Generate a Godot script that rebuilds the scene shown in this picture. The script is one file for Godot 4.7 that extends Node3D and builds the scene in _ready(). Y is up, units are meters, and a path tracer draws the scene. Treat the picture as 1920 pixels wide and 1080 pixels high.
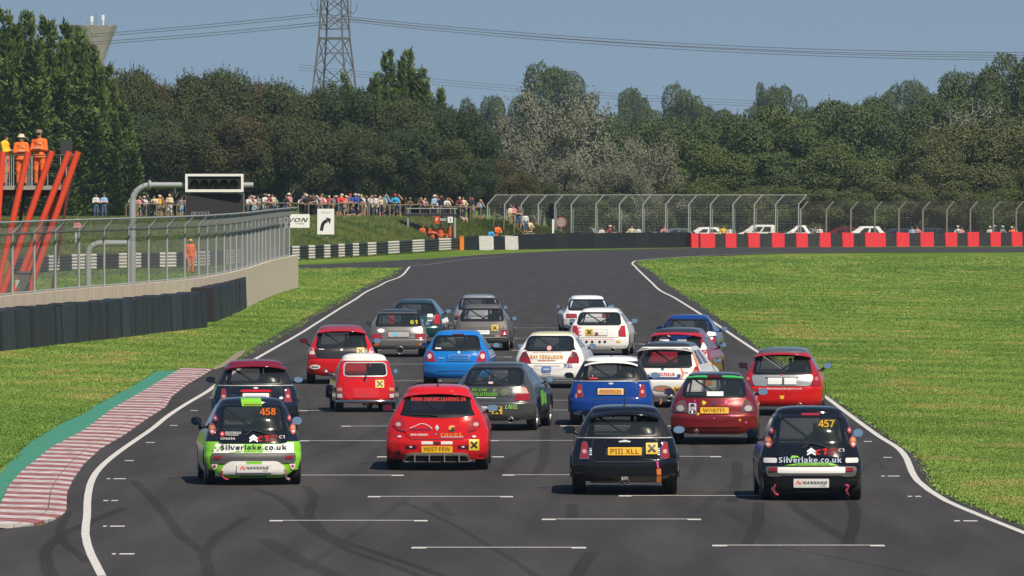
extends Node3D
# A grid of club racing hatchbacks setting off towards a right-hand bend: telephoto view from above the start.
# World: metres, y up, camera at x 0, looks along -z. d below always means distance along -z.

const F := 13600.0      # focal length in photo pixels (1920 wide)
const CH := 5.0         # camera height
var PITCH := atan(204.0 / F)
var rng := RandomNumberGenerator.new()
var taken := {}
var mats := {}
var meshes := {}

# ---------- pixel of the photograph -> direction -> point on the ground or at a known distance
func ray(px: float, py: float) -> Vector3:
	var y := 540.0 - py
	return Vector3(px - 960.0, y * cos(PITCH) - F * sin(PITCH), -F * cos(PITCH) - y * sin(PITCH))
func gp(px: float, py: float, h := 0.0) -> Vector3:
	var r := ray(px, py)
	return Vector3(0, CH, 0) + r * ((CH - h) / -r.y)
func at(px: float, py: float, d: float) -> Vector3:
	var r := ray(px, py)
	return Vector3(0, CH, 0) + r * (d / -r.z)
func gx(px: float, d: float) -> float:
	return (px - 960.0) / F * d

# ---------- a small mesh builder
class G:
	var V := PackedVector3Array()
	var N := PackedVector3Array()
	var C := PackedColorArray()
	var U := PackedVector2Array()
	var I := PackedInt32Array()
	var col := Color.WHITE
	func v(p: Vector3, n: Vector3, uv := Vector2.ZERO) -> int:
		V.append(p); N.append(n); C.append(col); U.append(uv)
		return V.size() - 1
	func tri(a: Vector3, b: Vector3, c: Vector3):
		var n := (c - a).cross(b - a).normalized()
		var i := v(a, n); v(b, n); v(c, n)
		I.append_array([i, i + 1, i + 2])
	func quad(a: Vector3, b: Vector3, c: Vector3, d: Vector3):
		var n := (c - a).cross(b - d).normalized()
		var i := v(a, n, Vector2(0, 0)); v(b, n, Vector2(1, 0)); v(c, n, Vector2(1, 1)); v(d, n, Vector2(0, 1))
		I.append_array([i, i + 1, i + 2, i, i + 2, i + 3])
	func box(c: Vector3, s: Vector3, b := Basis.IDENTITY):
		var h := s * 0.5
		var p := []
		for k in 8:
			p.append(c + b * Vector3(h.x if k & 1 else -h.x, h.y if k & 2 else -h.y, h.z if k & 4 else -h.z))
		quad(p[6], p[7], p[5], p[4]); quad(p[3], p[2], p[0], p[1]); quad(p[2], p[6], p[4], p[0])
		quad(p[7], p[3], p[1], p[5]); quad(p[2], p[3], p[7], p[6]); quad(p[4], p[5], p[1], p[0])
	func bar(a: Vector3, b: Vector3, w: float, h: float, up := Vector3.UP):
		var z := (b - a)
		var l := z.length()
		if l < 1e-5: return
		z /= l
		if absf(z.dot(up)) > 0.99: up = Vector3.RIGHT
		var x := up.cross(z).normalized()
		var y := z.cross(x)
		box((a + b) * 0.5, Vector3(w, h, l), Basis(x, y, z))
	func tube(a: Vector3, b: Vector3, r0: float, r1: float, n := 6, caps := true):
		var z := (b - a).normalized()
		var x := (Vector3.RIGHT if absf(z.y) > 0.9 else Vector3.UP).cross(z).normalized()
		var y := z.cross(x)
		var i0 := V.size()
		for k in n + 1:
			var t := TAU * k / n
			var q := x * cos(t) + y * sin(t)
			v(a + q * r0, q, Vector2(float(k) / n, 0)); v(b + q * r1, q, Vector2(float(k) / n, 1))
		for k in n:
			var i := i0 + k * 2
			I.append_array([i, i + 1, i + 2, i + 2, i + 1, i + 3])
		if caps:
			for e in 2:
				var cpt := b if e else a
				var rr := r1 if e else r0
				var nn := z if e else -z
				var ci := v(cpt, nn)
				for k in n + 1:
					var t := TAU * k / n
					v(cpt + (x * cos(t) + y * sin(t)) * rr, nn)
				for k in n:
					if e: I.append_array([ci, ci + 2 + k, ci + 1 + k])
					else: I.append_array([ci, ci + 1 + k, ci + 2 + k])
	func path(pts: Array, r: float, n := 6):
		for k in pts.size() - 1:
			tube(pts[k], pts[k + 1], r, r, n, true)
	# grid of rows x cols points with smooth normals; keep(i, j) false leaves a cell out
	func grid(P: Array, flip := false, closed := false):
		var rows := P.size()
		var cols: int = P[0].size()
		var i0 := V.size()
		var nn := []
		nn.resize(rows * cols)
		nn.fill(Vector3.ZERO)
		var cl := cols if closed else cols - 1
		var quads := []
		for i in rows - 1:
			for j in cl:
				var j2 := (j + 1) % cols
				var a := i * cols + j
				var b := i * cols + j2
				var c := (i + 1) * cols + j2
				var d := (i + 1) * cols + j
				var n: Vector3 = (P[i + 1][j2] - P[i][j]).cross(P[i][j2] - P[i + 1][j])
				if flip: n = -n
				nn[a] += n; nn[b] += n; nn[c] += n; nn[d] += n
				quads.append([a, b, c, d])
		for i in rows:
			for j in cols:
				v(P[i][j], (nn[i * cols + j] as Vector3).normalized(), Vector2(float(j) / maxi(1, cols - 1), float(i) / maxi(1, rows - 1)))
		for q in quads:
			if flip: I.append_array([i0 + q[0], i0 + q[3], i0 + q[2], i0 + q[0], i0 + q[2], i0 + q[1]])
			else: I.append_array([i0 + q[0], i0 + q[1], i0 + q[2], i0 + q[0], i0 + q[2], i0 + q[3]])
	# profile [[radius, offset]...] turned about an axis through c
	func lathe(c: Vector3, axis: Vector3, prof: Array, n := 16):
		var z := axis.normalized()
		var x := (Vector3.RIGHT if absf(z.y) > 0.9 else Vector3.UP).cross(z).normalized()
		var y := z.cross(x)
		var P := []
		for q in prof:
			var row := []
			for k in n:
				var t := TAU * k / n
				row.append(c + z * q[1] + (x * cos(t) + y * sin(t)) * q[0])
			P.append(row)
		grid(P, true, true)
	func ball(c: Vector3, r: Vector3, n := 10, m := 7):
		var P := []
		for i in m + 1:
			var a := -PI / 2 + PI * i / m
			var row := []
			for k in n:
				var t := TAU * k / n
				row.append(c + Vector3(cos(a) * cos(t) * r.x, sin(a) * r.y, cos(a) * sin(t) * r.z))
			P.append(row)
		grid(P, false, true)
	func add(o: G, tr := Transform3D.IDENTITY):
		var i0 := V.size()
		for k in o.V.size():
			V.append(tr * o.V[k]); N.append((tr.basis * o.N[k]).normalized()); C.append(o.C[k]); U.append(o.U[k])
		for k in o.I: I.append(i0 + k)
	func mesh() -> ArrayMesh:
		var a := []
		a.resize(Mesh.ARRAY_MAX)
		a[Mesh.ARRAY_VERTEX] = V; a[Mesh.ARRAY_NORMAL] = N; a[Mesh.ARRAY_COLOR] = C; a[Mesh.ARRAY_TEX_UV] = U; a[Mesh.ARRAY_INDEX] = I
		var m := ArrayMesh.new()
		m.add_surface_from_arrays(Mesh.PRIMITIVE_TRIANGLES, a)
		return m

# ---------- nodes
func numbered(n: String) -> String:
	var k: int = taken.get(n, 0)
	taken[n] = k + 1
	return n if k == 0 else "%s_%03d" % [n, k]
func put(called: String, mesh: Mesh, m: Material, parent: Node = null) -> MeshInstance3D:
	var o := MeshInstance3D.new()
	o.mesh = mesh
	o.material_override = m
	if parent == null:
		o.name = numbered(called)
		add_child(o)
	else:
		o.name = called
		parent.add_child(o, true)
	return o
func obj(called: String, g: G, m: Material, parent: Node = null) -> MeshInstance3D:
	return put(called, g.mesh(), m, parent)
func tag(o: Node, label: String, category := "", group := "", kind := ""):
	o.set_meta("label", label)
	if category != "": o.set_meta("category", category)
	if group != "": o.set_meta("group", group)
	if kind != "": o.set_meta("kind", kind)
func thing(called: String, label: String, category: String, pos := Vector3.ZERO, turn := 0.0, group := "") -> Node3D:
	var o := Node3D.new()
	o.name = numbered(called)
	add_child(o)
	o.position = pos
	o.rotation.y = turn
	tag(o, label, category, group)
	return o
func sub(called: String, parent: Node, pos := Vector3.ZERO) -> Node3D:
	var o := Node3D.new()
	o.name = called
	parent.add_child(o, true)
	o.position = pos
	return o

# ---------- materials; colours are given as linear base colours
func lin(r: float, g: float, b: float) -> Color:
	return Color(r, g, b).linear_to_srgb()
func mat(key: String, c: Color, rough := 0.8, metal := 0.0, coat := 0.0) -> StandardMaterial3D:
	if mats.has(key): return mats[key]
	var m := StandardMaterial3D.new()
	m.albedo_color = c.linear_to_srgb()
	m.roughness = rough
	m.metallic = metal
	if coat > 0.0:
		m.clearcoat_enabled = true
		m.clearcoat = coat
		m.clearcoat_roughness = 0.04
	mats[key] = m
	return m
func paint(r: float, g: float, b: float, metal := 0.0) -> StandardMaterial3D:
	return mat("paint%.3f_%.3f_%.3f_%.2f" % [r, g, b, metal], Color(r, g, b), 0.1 if metal == 0.0 else 0.28, metal, 0.0 if metal == 0.0 else 0.9)
func ink(r: float, g: float, b: float) -> StandardMaterial3D:
	return mat("ink%.3f_%.3f_%.3f" % [r, g, b], Color(r, g, b), 0.45)
func glass(key: String, c: Color, alpha: float) -> StandardMaterial3D:
	if mats.has(key): return mats[key]
	var m := StandardMaterial3D.new()
	m.albedo_color = Color(c.linear_to_srgb(), alpha)
	m.transparency = BaseMaterial3D.TRANSPARENCY_ALPHA
	m.roughness = 0.06
	mats[key] = m
	return m
func noise_tex(sd: int, freq: float, c0: Color, c1: Color, sx := 512, oct := 4, ramp_mid := -1.0, cm := Color.WHITE) -> NoiseTexture2D:
	var n := FastNoiseLite.new()
	n.seed = sd
	n.frequency = freq
	n.fractal_octaves = oct
	var t := NoiseTexture2D.new()
	t.noise = n
	t.width = sx
	t.height = sx
	t.seamless = true
	var g := Gradient.new()
	g.set_color(0, c0.linear_to_srgb())
	g.set_color(1, c1.linear_to_srgb())
	if ramp_mid > 0.0: g.add_point(ramp_mid, cm.linear_to_srgb())
	t.color_ramp = g
	return t
func textured(key: String, tex: Texture2D, scale: float, rough := 0.9) -> StandardMaterial3D:
	if mats.has(key): return mats[key]
	var m := StandardMaterial3D.new()
	m.albedo_texture = tex
	m.uv1_triplanar = true
	m.uv1_world_triplanar = true
	m.uv1_scale = Vector3.ONE * scale
	m.roughness = rough
	mats[key] = m
	return m

# lettering as a flat sheet of outlines fitted into a box (x0..x1, y0..y1)
func letters(s: String, x0: float, x1: float, y0: float, y1: float, serif := false, slant := 0.0, bold := true) -> G:
	var key := "txt" + s + str(serif) + str(bold)
	if not meshes.has(key):
		var f := SystemFont.new()
		f.font_names = PackedStringArray(["Droid Serif" if serif else "Droid Sans"])
		f.font_weight = 700 if bold else 400
		var t := TextMesh.new()
		t.text = s
		t.font = f
		t.font_size = 32
		t.pixel_size = 0.01
		t.depth = 0.0
		t.curve_step = 3.0
		meshes[key] = t.get_mesh_arrays()
	var arr: Array = meshes[key]
	var vs: PackedVector3Array = arr[Mesh.ARRAY_VERTEX]
	var ids: PackedInt32Array = arr[Mesh.ARRAY_INDEX]
	var lo := Vector3.INF
	var hi := -Vector3.INF
	for q in vs:
		lo = lo.min(q); hi = hi.max(q)
	var g := G.new()
	for q in vs:
		var ty := (q.y - lo.y) / maxf(1e-6, hi.y - lo.y)
		g.v(Vector3(lerpf(x0, x1, (q.x - lo.x) / maxf(1e-6, hi.x - lo.x)) + slant * (ty - 0.5) * (y1 - y0), lerpf(y0, y1, ty), 0), Vector3(0, 0, 1))
	g.I = ids
	return g

# ---------- cars. z = 0 is the rearmost plane, the nose points to -z, the outside of each height is a rounded plan outline
class Shape:
	var hw := 0.84; var H := 1.4; var L := 3.65
	var yb := 0.9; var yt := 1.24; var zb := -0.15; var zt := -0.4
	var wb := 0.78; var wt := 0.56; var ybump := 0.56; var zl := 0.05; var ylow := 0.2
	var n := 2.7; var c := 0.3; var he := 1.3; var wlow := 0.05
	var TZ := []; var TW := []; var TF := []
	var zra := -0.62; var zfa := -3.0; var R := 0.33; var wr := 0.295
	func setup(p: Dictionary):
		for k in p:
			if k in self: set(k, p[k])
		he = yt + 0.05
		TZ = [[ylow, -0.07], [ylow + 0.1, -0.005], [ybump - 0.04, 0.0], [ybump, -0.015], [ybump + 0.02, -zl], [(ybump + yb) * 0.5, lerpf(-zl, zb, 0.35)], [yb - 0.02, zb], [yb + 0.02, zb - 0.03], [lerpf(yb, yt, 0.5), lerpf(zb - 0.03, zt, 0.5) + 0.022], [yt, zt], [he, zt - 0.1]]
		TW = [[ylow, hw - wlow], [0.36, hw], [ybump + 0.12, hw], [yb - 0.08, lerpf(hw, wb, 0.6)], [yb, wb], [yt, wt], [he, wt - 0.05]]
		TF = [[ylow, -L + 0.1], [0.45, -L], [0.66, -L + 0.06], [0.8, -L + 0.3], [yb + 0.02, -L + 1.0], [yt, -L + 1.7], [he, -L + 1.85]]
	func tab(T: Array, y: float) -> float:
		if y <= T[0][0]: return T[0][1]
		for k in T.size() - 1:
			if y <= T[k + 1][0]:
				return lerpf(T[k][1], T[k + 1][1], (y - T[k][0]) / (T[k + 1][0] - T[k][0]))
		return T[-1][1]
	func sm(T: Array, y: float) -> float:
		return 0.25 * tab(T, y - 0.018) + 0.5 * tab(T, y) + 0.25 * tab(T, y + 0.018)
	func w(y: float) -> float: return sm(TW, y)
	func S(x: float, y: float, off := 0.0) -> Vector3:
		var p := s0(x, y)
		if off == 0.0: return p
		var e := 0.012
		var n3 := (s0(x + e, y) - s0(x - e, y)).cross(s0(x, y + e) - s0(x, y - e)).normalized()
		if n3.z < 0: n3 = -n3
		return p + n3 * off
	func s0(x: float, y: float) -> Vector3:
		var ww := w(y)
		var s := clampf(absf(x) / ww, 0.0, 0.992)
		return Vector3(clampf(x, -ww, ww), y, sm(TZ, y) - c * (1.0 - pow(1.0 - pow(s, n), 1.0 / n)))
	func low(z: float) -> float:
		var r := maxf(ylow, 0.19)
		for zc in [zra, zfa]:
			if absf(z - zc) < R: r = maxf(r, wr * 0.95 + sqrt(R * R - (z - zc) * (z - zc)))
		return r

# outlines on the tail, in metres: x to the right, y up
func rr(x0: float, x1: float, y0: float, y1: float, r := 0.02, dx := 0.0) -> PackedVector2Array:
	var o := PackedVector2Array()
	r = minf(r, minf((x1 - x0), (y1 - y0)) * 0.49)
	var cs := [[x1 - r, y0 + r, -PI / 2], [x1 - r, y1 - r, 0.0], [x0 + r, y1 - r, PI / 2], [x0 + r, y0 + r, PI]]
	var mid := (x0 + x1) * 0.5
	for q in cs:
		for k in 5:
			var a: float = q[2] + PI / 2 * k / 4.0
			var px: float = q[0] + cos(a) * r
			var py: float = q[1] + sin(a) * r
			px -= dx * (py - y0) / (y1 - y0) * signf(px - mid)
			o.append(Vector2(px, py))
	return o
func el(cx: float, cy: float, rx: float, ry: float, n := 18) -> PackedVector2Array:
	var o := PackedVector2Array()
	for k in n:
		o.append(Vector2(cx + rx * cos(TAU * k / n), cy + ry * sin(TAU * k / n)))
	return o
func pg(a: Array) -> PackedVector2Array:
	var o := PackedVector2Array()
	for k in a.size() / 2:
		o.append(Vector2(a[k * 2], a[k * 2 + 1]))
	return o
func dense(o: PackedVector2Array, step := 0.05) -> PackedVector2Array:
	var r := PackedVector2Array()
	for k in o.size():
		var a := o[k]
		var b := o[(k + 1) % o.size()]
		var m := maxi(1, ceili(a.distance_to(b) / step))
		for j in m: r.append(a.lerp(b, float(j) / m))
	return r
func mirr(o: PackedVector2Array) -> PackedVector2Array:
	var r := PackedVector2Array()
	for k in o.size(): r.append(Vector2(-o[o.size() - 1 - k].x, o[o.size() - 1 - k].y))
	return r
func grow(o: PackedVector2Array, d: float) -> PackedVector2Array:
	var r := Geometry2D.offset_polygon(o, d, Geometry2D.JOIN_ROUND)
	return r[0] if r.size() else o
# a plate laid on the tail: outline, height above the body, thickness of its edge
func patch(sh: Shape, o: PackedVector2Array, off: float, thick := 0.0) -> G:
	var g := G.new()
	o = dense(o)
	var cen := Vector2.ZERO
	for q in o: cen += q
	cen /= o.size()
	if Geometry2D.is_polygon_clockwise(o): o.reverse()
	var P := []
	for t in [1.0, 0.8, 0.55, 0.3, 0.02]:
		var row := []
		for q in o:
			var p: Vector2 = cen.lerp(q, t)
			row.append(sh.S(p.x, p.y, off))
		P.append(row)
	g.grid(P, false, true)
	if thick > 0.0:
		var E := [[], []]
		for q in o:
			E[0].append(sh.S(q.x, q.y, off - thick)); E[1].append(sh.S(q.x, q.y, off))
		g.grid(E, false, true)
	return g
# a band between an outline and the same outline taken in by wd
func band(sh: Shape, o: PackedVector2Array, inn: PackedVector2Array, off: float, thick := 0.0) -> G:
	var g := G.new()
	var n := 64
	var A := resample(o, n)
	var B := resample(inn, n)
	var P := [[], [], []]
	for k in n:
		P[0].append(sh.S(A[k].x, A[k].y, off))
		var m: Vector2 = A[k].lerp(B[k], 0.5)
		P[1].append(sh.S(m.x, m.y, off))
		P[2].append(sh.S(B[k].x, B[k].y, off))
	g.grid(P, false, true)
	if thick > 0.0:
		var E := [[], []]
		for k in n:
			E[0].append(sh.S(A[k].x, A[k].y, off - thick)); E[1].append(sh.S(A[k].x, A[k].y, off))
		g.grid(E, false, true)
		var D := [[], []]
		for k in n:
			D[0].append(sh.S(B[k].x, B[k].y, off)); D[1].append(sh.S(B[k].x, B[k].y, off - thick))
		g.grid(D, false, true)
	return g
func resample(o: PackedVector2Array, n: int) -> Array:
	if Geometry2D.is_polygon_clockwise(o): o.reverse()
	# by angle from the centre, so that two outlines pair up
	var lo := Vector2.INF
	var hi := -Vector2.INF
	for q in o:
		lo = lo.min(q); hi = hi.max(q)
	var cen := (lo + hi) * 0.5
	var sz := (hi - lo) * 0.5
	var r := []
	for k in n:
		var t := TAU * k / n
		var dir := Vector2(cos(t) * sz.x, sin(t) * sz.y) * 3.0
		var best := cen + dir * 0.3
		for j in o.size():
			var hit = Geometry2D.segment_intersects_segment(cen, cen + dir, o[j], o[(j + 1) % o.size()])
			if hit != null: best = hit
		r.append(best)
	return r
func drape(sh: Shape, g: G, off: float) -> G:
	for k in g.V.size():
		var q := g.V[k]
		g.V[k] = sh.S(q.x, q.y, off)
	return g
func word(o: Node, sh: Shape, s: String, x0: float, x1: float, y0: float, y1: float, m: Material, off := 0.022, slant := 0.0, serif := false):
	obj("lettering", drape(sh, letters(s, x0, x1, y0, y1, serif, slant), off), m, o)
func stick(o: Node, sh: Shape, called: String, ol: PackedVector2Array, m: Material, off := 0.016, thick := 0.004) -> MeshInstance3D:
	return obj(called, patch(sh, ol, off, thick), m, o)
func cross_sticker(o: Node, sh: Shape, x0: float, x1: float, y0: float, y1: float, off := 0.016):
	var p := stick(o, sh, "novice_sticker", rr(x0, x1, y0, y1, 0.008), ink(0.62, 0.42, 0.03), off)
	var cx := (x0 + x1) * 0.5
	var cy := (y0 + y1) * 0.5
	var a := (x1 - x0) * 0.3
	var t := (x1 - x0) * 0.065
	var g := patch(sh, pg([cx - a - t, cy - a + t, cx - a + t, cy - a - t, cx + a + t, cy + a - t, cx + a - t, cy + a + t]), off + 0.004)
	g.add(patch(sh, pg([cx - a - t, cy + a - t, cx + a - t, cy - a - t, cx + a + t, cy - a + t, cx - a + t, cy + a + t]), off + 0.005))
	obj("cross_mark", g, ink(0.015, 0.012, 0.01), p)

func wheel_mesh(r: float, wd: float) -> Array:
	var key := "wheel%.3f_%.3f" % [r, wd]
	if not meshes.has(key):
		var t := G.new()
		var h := wd * 0.5
		t.lathe(Vector3.ZERO, Vector3.RIGHT, [[r * 0.66, -h * 0.9], [r * 0.8, -h], [r * 0.93, -h * 0.97], [r * 0.985, -h * 0.82], [r, -h * 0.7], [r, -h * 0.32], [r * 0.975, -h * 0.3], [r * 0.975, -h * 0.22], [r, -h * 0.2], [r, h * 0.2], [r * 0.975, h * 0.22], [r * 0.975, h * 0.3], [r, h * 0.32], [r, h * 0.7], [r * 0.985, h * 0.82], [r * 0.93, h * 0.97], [r * 0.8, h], [r * 0.66, h * 0.9]], 28)
		var m := G.new()
		for s in [-1.0, 1.0]:
			m.lathe(Vector3.ZERO, Vector3.RIGHT * s, [[r * 0.67, h * 0.92], [r * 0.62, h * 0.9], [r * 0.6, h * 0.5]], 20)
			m.lathe(Vector3.ZERO, Vector3.RIGHT * s, [[r * 0.2, h * 0.55], [r * 0.17, h * 0.72], [0.005, h * 0.74]], 12)
			for k in 7:
				var a := TAU * k / 7
				m.bar(Vector3(s * h * 0.62, cos(a) * r * 0.15, sin(a) * r * 0.15), Vector3(s * h * 0.72, cos(a) * r * 0.62, sin(a) * r * 0.62), 0.035, 0.03, Vector3.RIGHT)
		m.lathe(Vector3.ZERO, Vector3.RIGHT, [[r * 0.6, -h * 0.55], [r * 0.6, h * 0.55]], 20)
		meshes[key] = [t.mesh(), m.mesh()]
	return meshes[key]

# the shell with its openings, panes, wheels, floor, cage and mirrors
func build_shell(o: Node3D, sh: Shape, cf: Dictionary):
	var rows := []
	var y := sh.ylow
	while y < sh.he - 0.012:
		rows.append(y)
		y += 0.028
	for q in [sh.yb + 0.012, sh.yt - 0.006, sh.yb + 0.05, sh.yt - 0.05]:
		for k in rows.size():
			if absf(rows[k] - q) < 0.0145: rows[k] = q
	rows.append(sh.he)
	var ss := [0.0, 0.12, 0.24, 0.36, 0.48, 0.6, 0.7, 0.78, 0.84, 0.89, 0.93, 0.96, 0.98, 0.992]
	var za := -sh.c - 0.02
	var sides := []
	for k in 26: sides.append(lerpf(0.0, 1.0, (k + 0.5) / 26.0))
	for zc in [sh.zra, sh.zfa]:
		for a in [-1.0, -0.97, -0.88, -0.72, -0.5, -0.25, 0.0, 0.25, 0.5, 0.72, 0.88, 0.97, 1.0]:
			var zz: float = zc + a * sh.R
			sides.append(clampf((zz - za) / (-sh.L + 0.4 - za), 0.01, 0.99))
	sides.sort()
	var ya := 0.7
	var cols := []      # [kind, parameter]
	for s in ss: cols.append([0, s])
	for f in sides: cols.append([1, f])
	for s in [0.98, 0.93, 0.8, 0.6, 0.4, 0.2, 0.0]: cols.append([2, s])
	var P := []
	var win := []
	var nr := rows.size()
	var dome := [0.12, 0.3, 0.5, 0.7, 0.86, 0.96, 1.0]
	for i in nr + dome.size():
		var row := []
		var yy: float = rows[i] if i < nr else sh.he
		var kk := 1.0
		var up := 0.0
		if i >= nr:
			var t: float = dome[i - nr]
			kk = pow(maxf(0.0, 1.0 - pow(t, 2.2)), 0.62)
			up = (sh.H - sh.he) * sin(t * PI / 2)
		for side in [1.0, -1.0]:
			for jj in cols.size():
				var j: int = jj if side > 0 else cols.size() - 1 - jj
				if side < 0 and (j == 0 or j == cols.size() - 1): continue
				var cl: Array = cols[j]
				var y2 := yy
				var zc0: float = lerpf(za, -sh.L + 0.4, cl[1])
				if yy < ya:
					var lo := sh.ylow
					if cl[0] == 1: lo = sh.low(zc0)
					elif cl[0] == 0: lo = sh.ylow + cf.get("lift", 0.09) * clampf((cl[1] - 0.66) * 5.0, 0.0, 1.0)
					y2 = lerpf(lo, ya, (yy - sh.ylow) / (ya - sh.ylow))
				var ww := sh.w(y2)
				var zr := sh.sm(sh.TZ, y2)
				var zf := sh.sm(sh.TF, y2)
				var p := Vector3.ZERO
				if cl[0] == 0: p = Vector3(ww * cl[1], y2, zr - sh.c * (1.0 - pow(1.0 - pow(cl[1], sh.n), 1.0 / sh.n)))
				elif cl[0] == 1:
					p = Vector3(ww, y2, lerpf(zr - sh.c, zf + 0.4, cl[1]))
				else: p = Vector3(ww * cl[1], y2, zf + 0.4 * (1.0 - pow(1.0 - pow(cl[1], 3.0), 1.0 / 3.0)))
				if kk < 1.0:
					var zm := (zr + zf) * 0.5
					p.x *= kk
					p.z = zm + (p.z - zm) * lerpf(kk, 1.0, 0.25)
				p.y += up
				p.x *= side
				row.append(p)
		P.append(row)
	# normals over the whole skin first, then cells go to the mesh they belong to
	var nc: int = P[0].size()
	var whole := G.new()
	whole.grid(P, true, true)
	var sets := {}
	var hc := cols.size()
	for i in P.size() - 1:
		var ym = 0.5 * (rows[i] + rows[mini(i + 1, nr - 1)]) if i < nr else sh.H
		for j in nc:
			var j2 := (j + 1) % nc
			var ja := j if j < hc else 2 * hc - 2 - j
			var jb := j2 if j2 < hc else 2 * hc - 2 - j2
			var a: Array = cols[mini(ja, jb)]
			var b: Array = cols[maxi(ja, jb)]
			var part := "body"
			if i >= nr - 1: part = "roof"
			elif ym > cf.get("split", 9.0): part = "upper_body"
			if i < nr - 1:
				if ym > sh.yb + 0.012 and ym < sh.yt - 0.006:
					if b[0] == 0 and b[1] <= cf.get("sw", 0.84): part = "rear_window"
					elif a[0] == 2 and a[1] <= 0.93: part = "windscreen"
				if ym > sh.yb + 0.05 and ym < sh.yt - 0.03 and a[0] == 1 and b[0] == 1:
					if a[1] > 0.06 and b[1] < 0.42: part = "side_window"
					elif a[1] > 0.45 and b[1] < 0.8: part = "side_window"
			if not sets.has(part): sets[part] = G.new()
			var g: G = sets[part]
			var q := [i * nc + j, i * nc + j2, (i + 1) * nc + j2, (i + 1) * nc + j]
			var i0 := g.V.size()
			for k in q: g.v(whole.V[k], whole.N[k])
			g.I.append_array([i0, i0 + 3, i0 + 2, i0, i0 + 2, i0 + 1])
	for part in sets:
		var m: Material = cf.body
		match part:
			"upper_body": m = cf.get("upper", cf.body)
			"roof": m = cf.get("roof", cf.body)
			"rear_window": m = cf.get("rear_glass", glass("rear_glass", Color(0.05, 0.065, 0.065), 0.28))
			"windscreen": m = glass("screen_glass", Color(0.05, 0.06, 0.06), 0.12)
			"side_window": m = glass("side_glass", Color(0.04, 0.05, 0.05), 0.3)
		obj(part, sets[part], m, o)
	# underside and cabin floor
	var dark := mat("underside", Color(0.012, 0.012, 0.013), 0.85)
	var g2 := G.new()
	g2.box(Vector3(0, 0.29, -sh.L * 0.5), Vector3(sh.hw * 1.2, 0.16, sh.L - 0.5))
	g2.box(Vector3(0, 0.34, -0.4), Vector3(sh.hw * 1.5, 0.2, 0.36))
	g2.tube(Vector3(-sh.hw + 0.15, 0.26, sh.zra), Vector3(sh.hw - 0.15, 0.26, sh.zra), 0.045, 0.045, 8)
	obj("underbody", g2, dark, o)
	var g3 := G.new()
	g3.box(Vector3(0, sh.yb - 0.12, -sh.L + 1.25), Vector3(sh.wb * 1.7, 0.2, 0.45))
	g3.box(Vector3(0, 0.42, -sh.L * 0.45), Vector3(sh.hw * 1.8, 0.04, sh.L * 0.62))
	obj("dashboard", g3, mat("dash", Color(0.02, 0.02, 0.022), 0.8), o)
	# seat, cage
	var seat := G.new()
	var sz := -sh.L * 0.52
	seat.box(Vector3(0.34, 0.52, sz - 0.22), Vector3(0.48, 0.12, 0.5))
	seat.bar(Vector3(0.34, 0.5, sz + 0.02), Vector3(0.34, sh.yb + 0.17, sz + 0.2), 0.44, 0.1, Vector3.BACK)
	seat.bar(Vector3(0.34, sh.yb + 0.1, sz + 0.17), Vector3(0.34, sh.yb + 0.3, sz + 0.22), 0.3, 0.09, Vector3.BACK)
	for s in [-1, 1]: seat.box(Vector3(0.34 + s * 0.21, sh.yb + 0.16, sz + 0.1), Vector3(0.06, 0.26, 0.22))
	obj("seat", seat, mat("seat_cloth", Color(0.014, 0.014, 0.016), 0.85), o)
	if cf.get("cage", true):
		var c := G.new()
		var hz := sz + 0.32
		var tw := sh.wt - 0.1
		var bw := sh.hw - 0.16
		var ty := sh.yt - 0.01
		for s in [-1.0, 1.0]:
			c.path([Vector3(s * bw, 0.42, hz), Vector3(s * (sh.wb - 0.08), sh.yb, hz), Vector3(s * tw, ty, hz)], 0.022)
			c.tube(Vector3(s * tw, ty, hz), Vector3(s * (sh.wb - 0.22), 0.62, -0.5), 0.02, 0.02)
			c.path([Vector3(s * tw, ty, hz), Vector3(s * (tw - 0.02), ty, -sh.L + 1.9), Vector3(s * (sh.wb - 0.06), sh.yb, -sh.L + 1.25)], 0.02)
		c.tube(Vector3(-tw, ty, hz), Vector3(tw, ty, hz), 0.022, 0.022)
		c.tube(Vector3(-tw, ty, hz), Vector3(bw - 0.05, 0.5, hz), 0.02, 0.02)
		if cf.get("xcage", true): c.tube(Vector3(tw, ty, hz), Vector3(-sh.wb + 0.22, 0.62, -0.5), 0.02, 0.02)
		obj("roll_cage", c, cf.get("cage_mat", mat("cage", Color(0.05, 0.05, 0.055), 0.5)), o)
	# wheels
	var wm := wheel_mesh(sh.wr, cf.get("tyre_w", 0.2))
	for zc in [sh.zra, sh.zfa]:
		for s in [-1.0, 1.0]:
			var wn := sub("wheel", o, Vector3(s * (sh.hw - cf.get("tyre_w", 0.2) * 0.5 - 0.012), sh.wr, zc))
			if s < 0: wn.rotation.y = PI
			put("tyre", wm[0], mat("tyre", Color(0.012, 0.012, 0.013), 0.8), wn)
			put("rim", wm[1], cf.get("rim", mat("rim_silver", Color(0.4, 0.4, 0.41), 0.3, 0.8)), wn)
	# door mirrors
	var mw: float = cf.get("mir_w", 0.085)
	var mh: float = cf.get("mir_h", 0.058)
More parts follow.
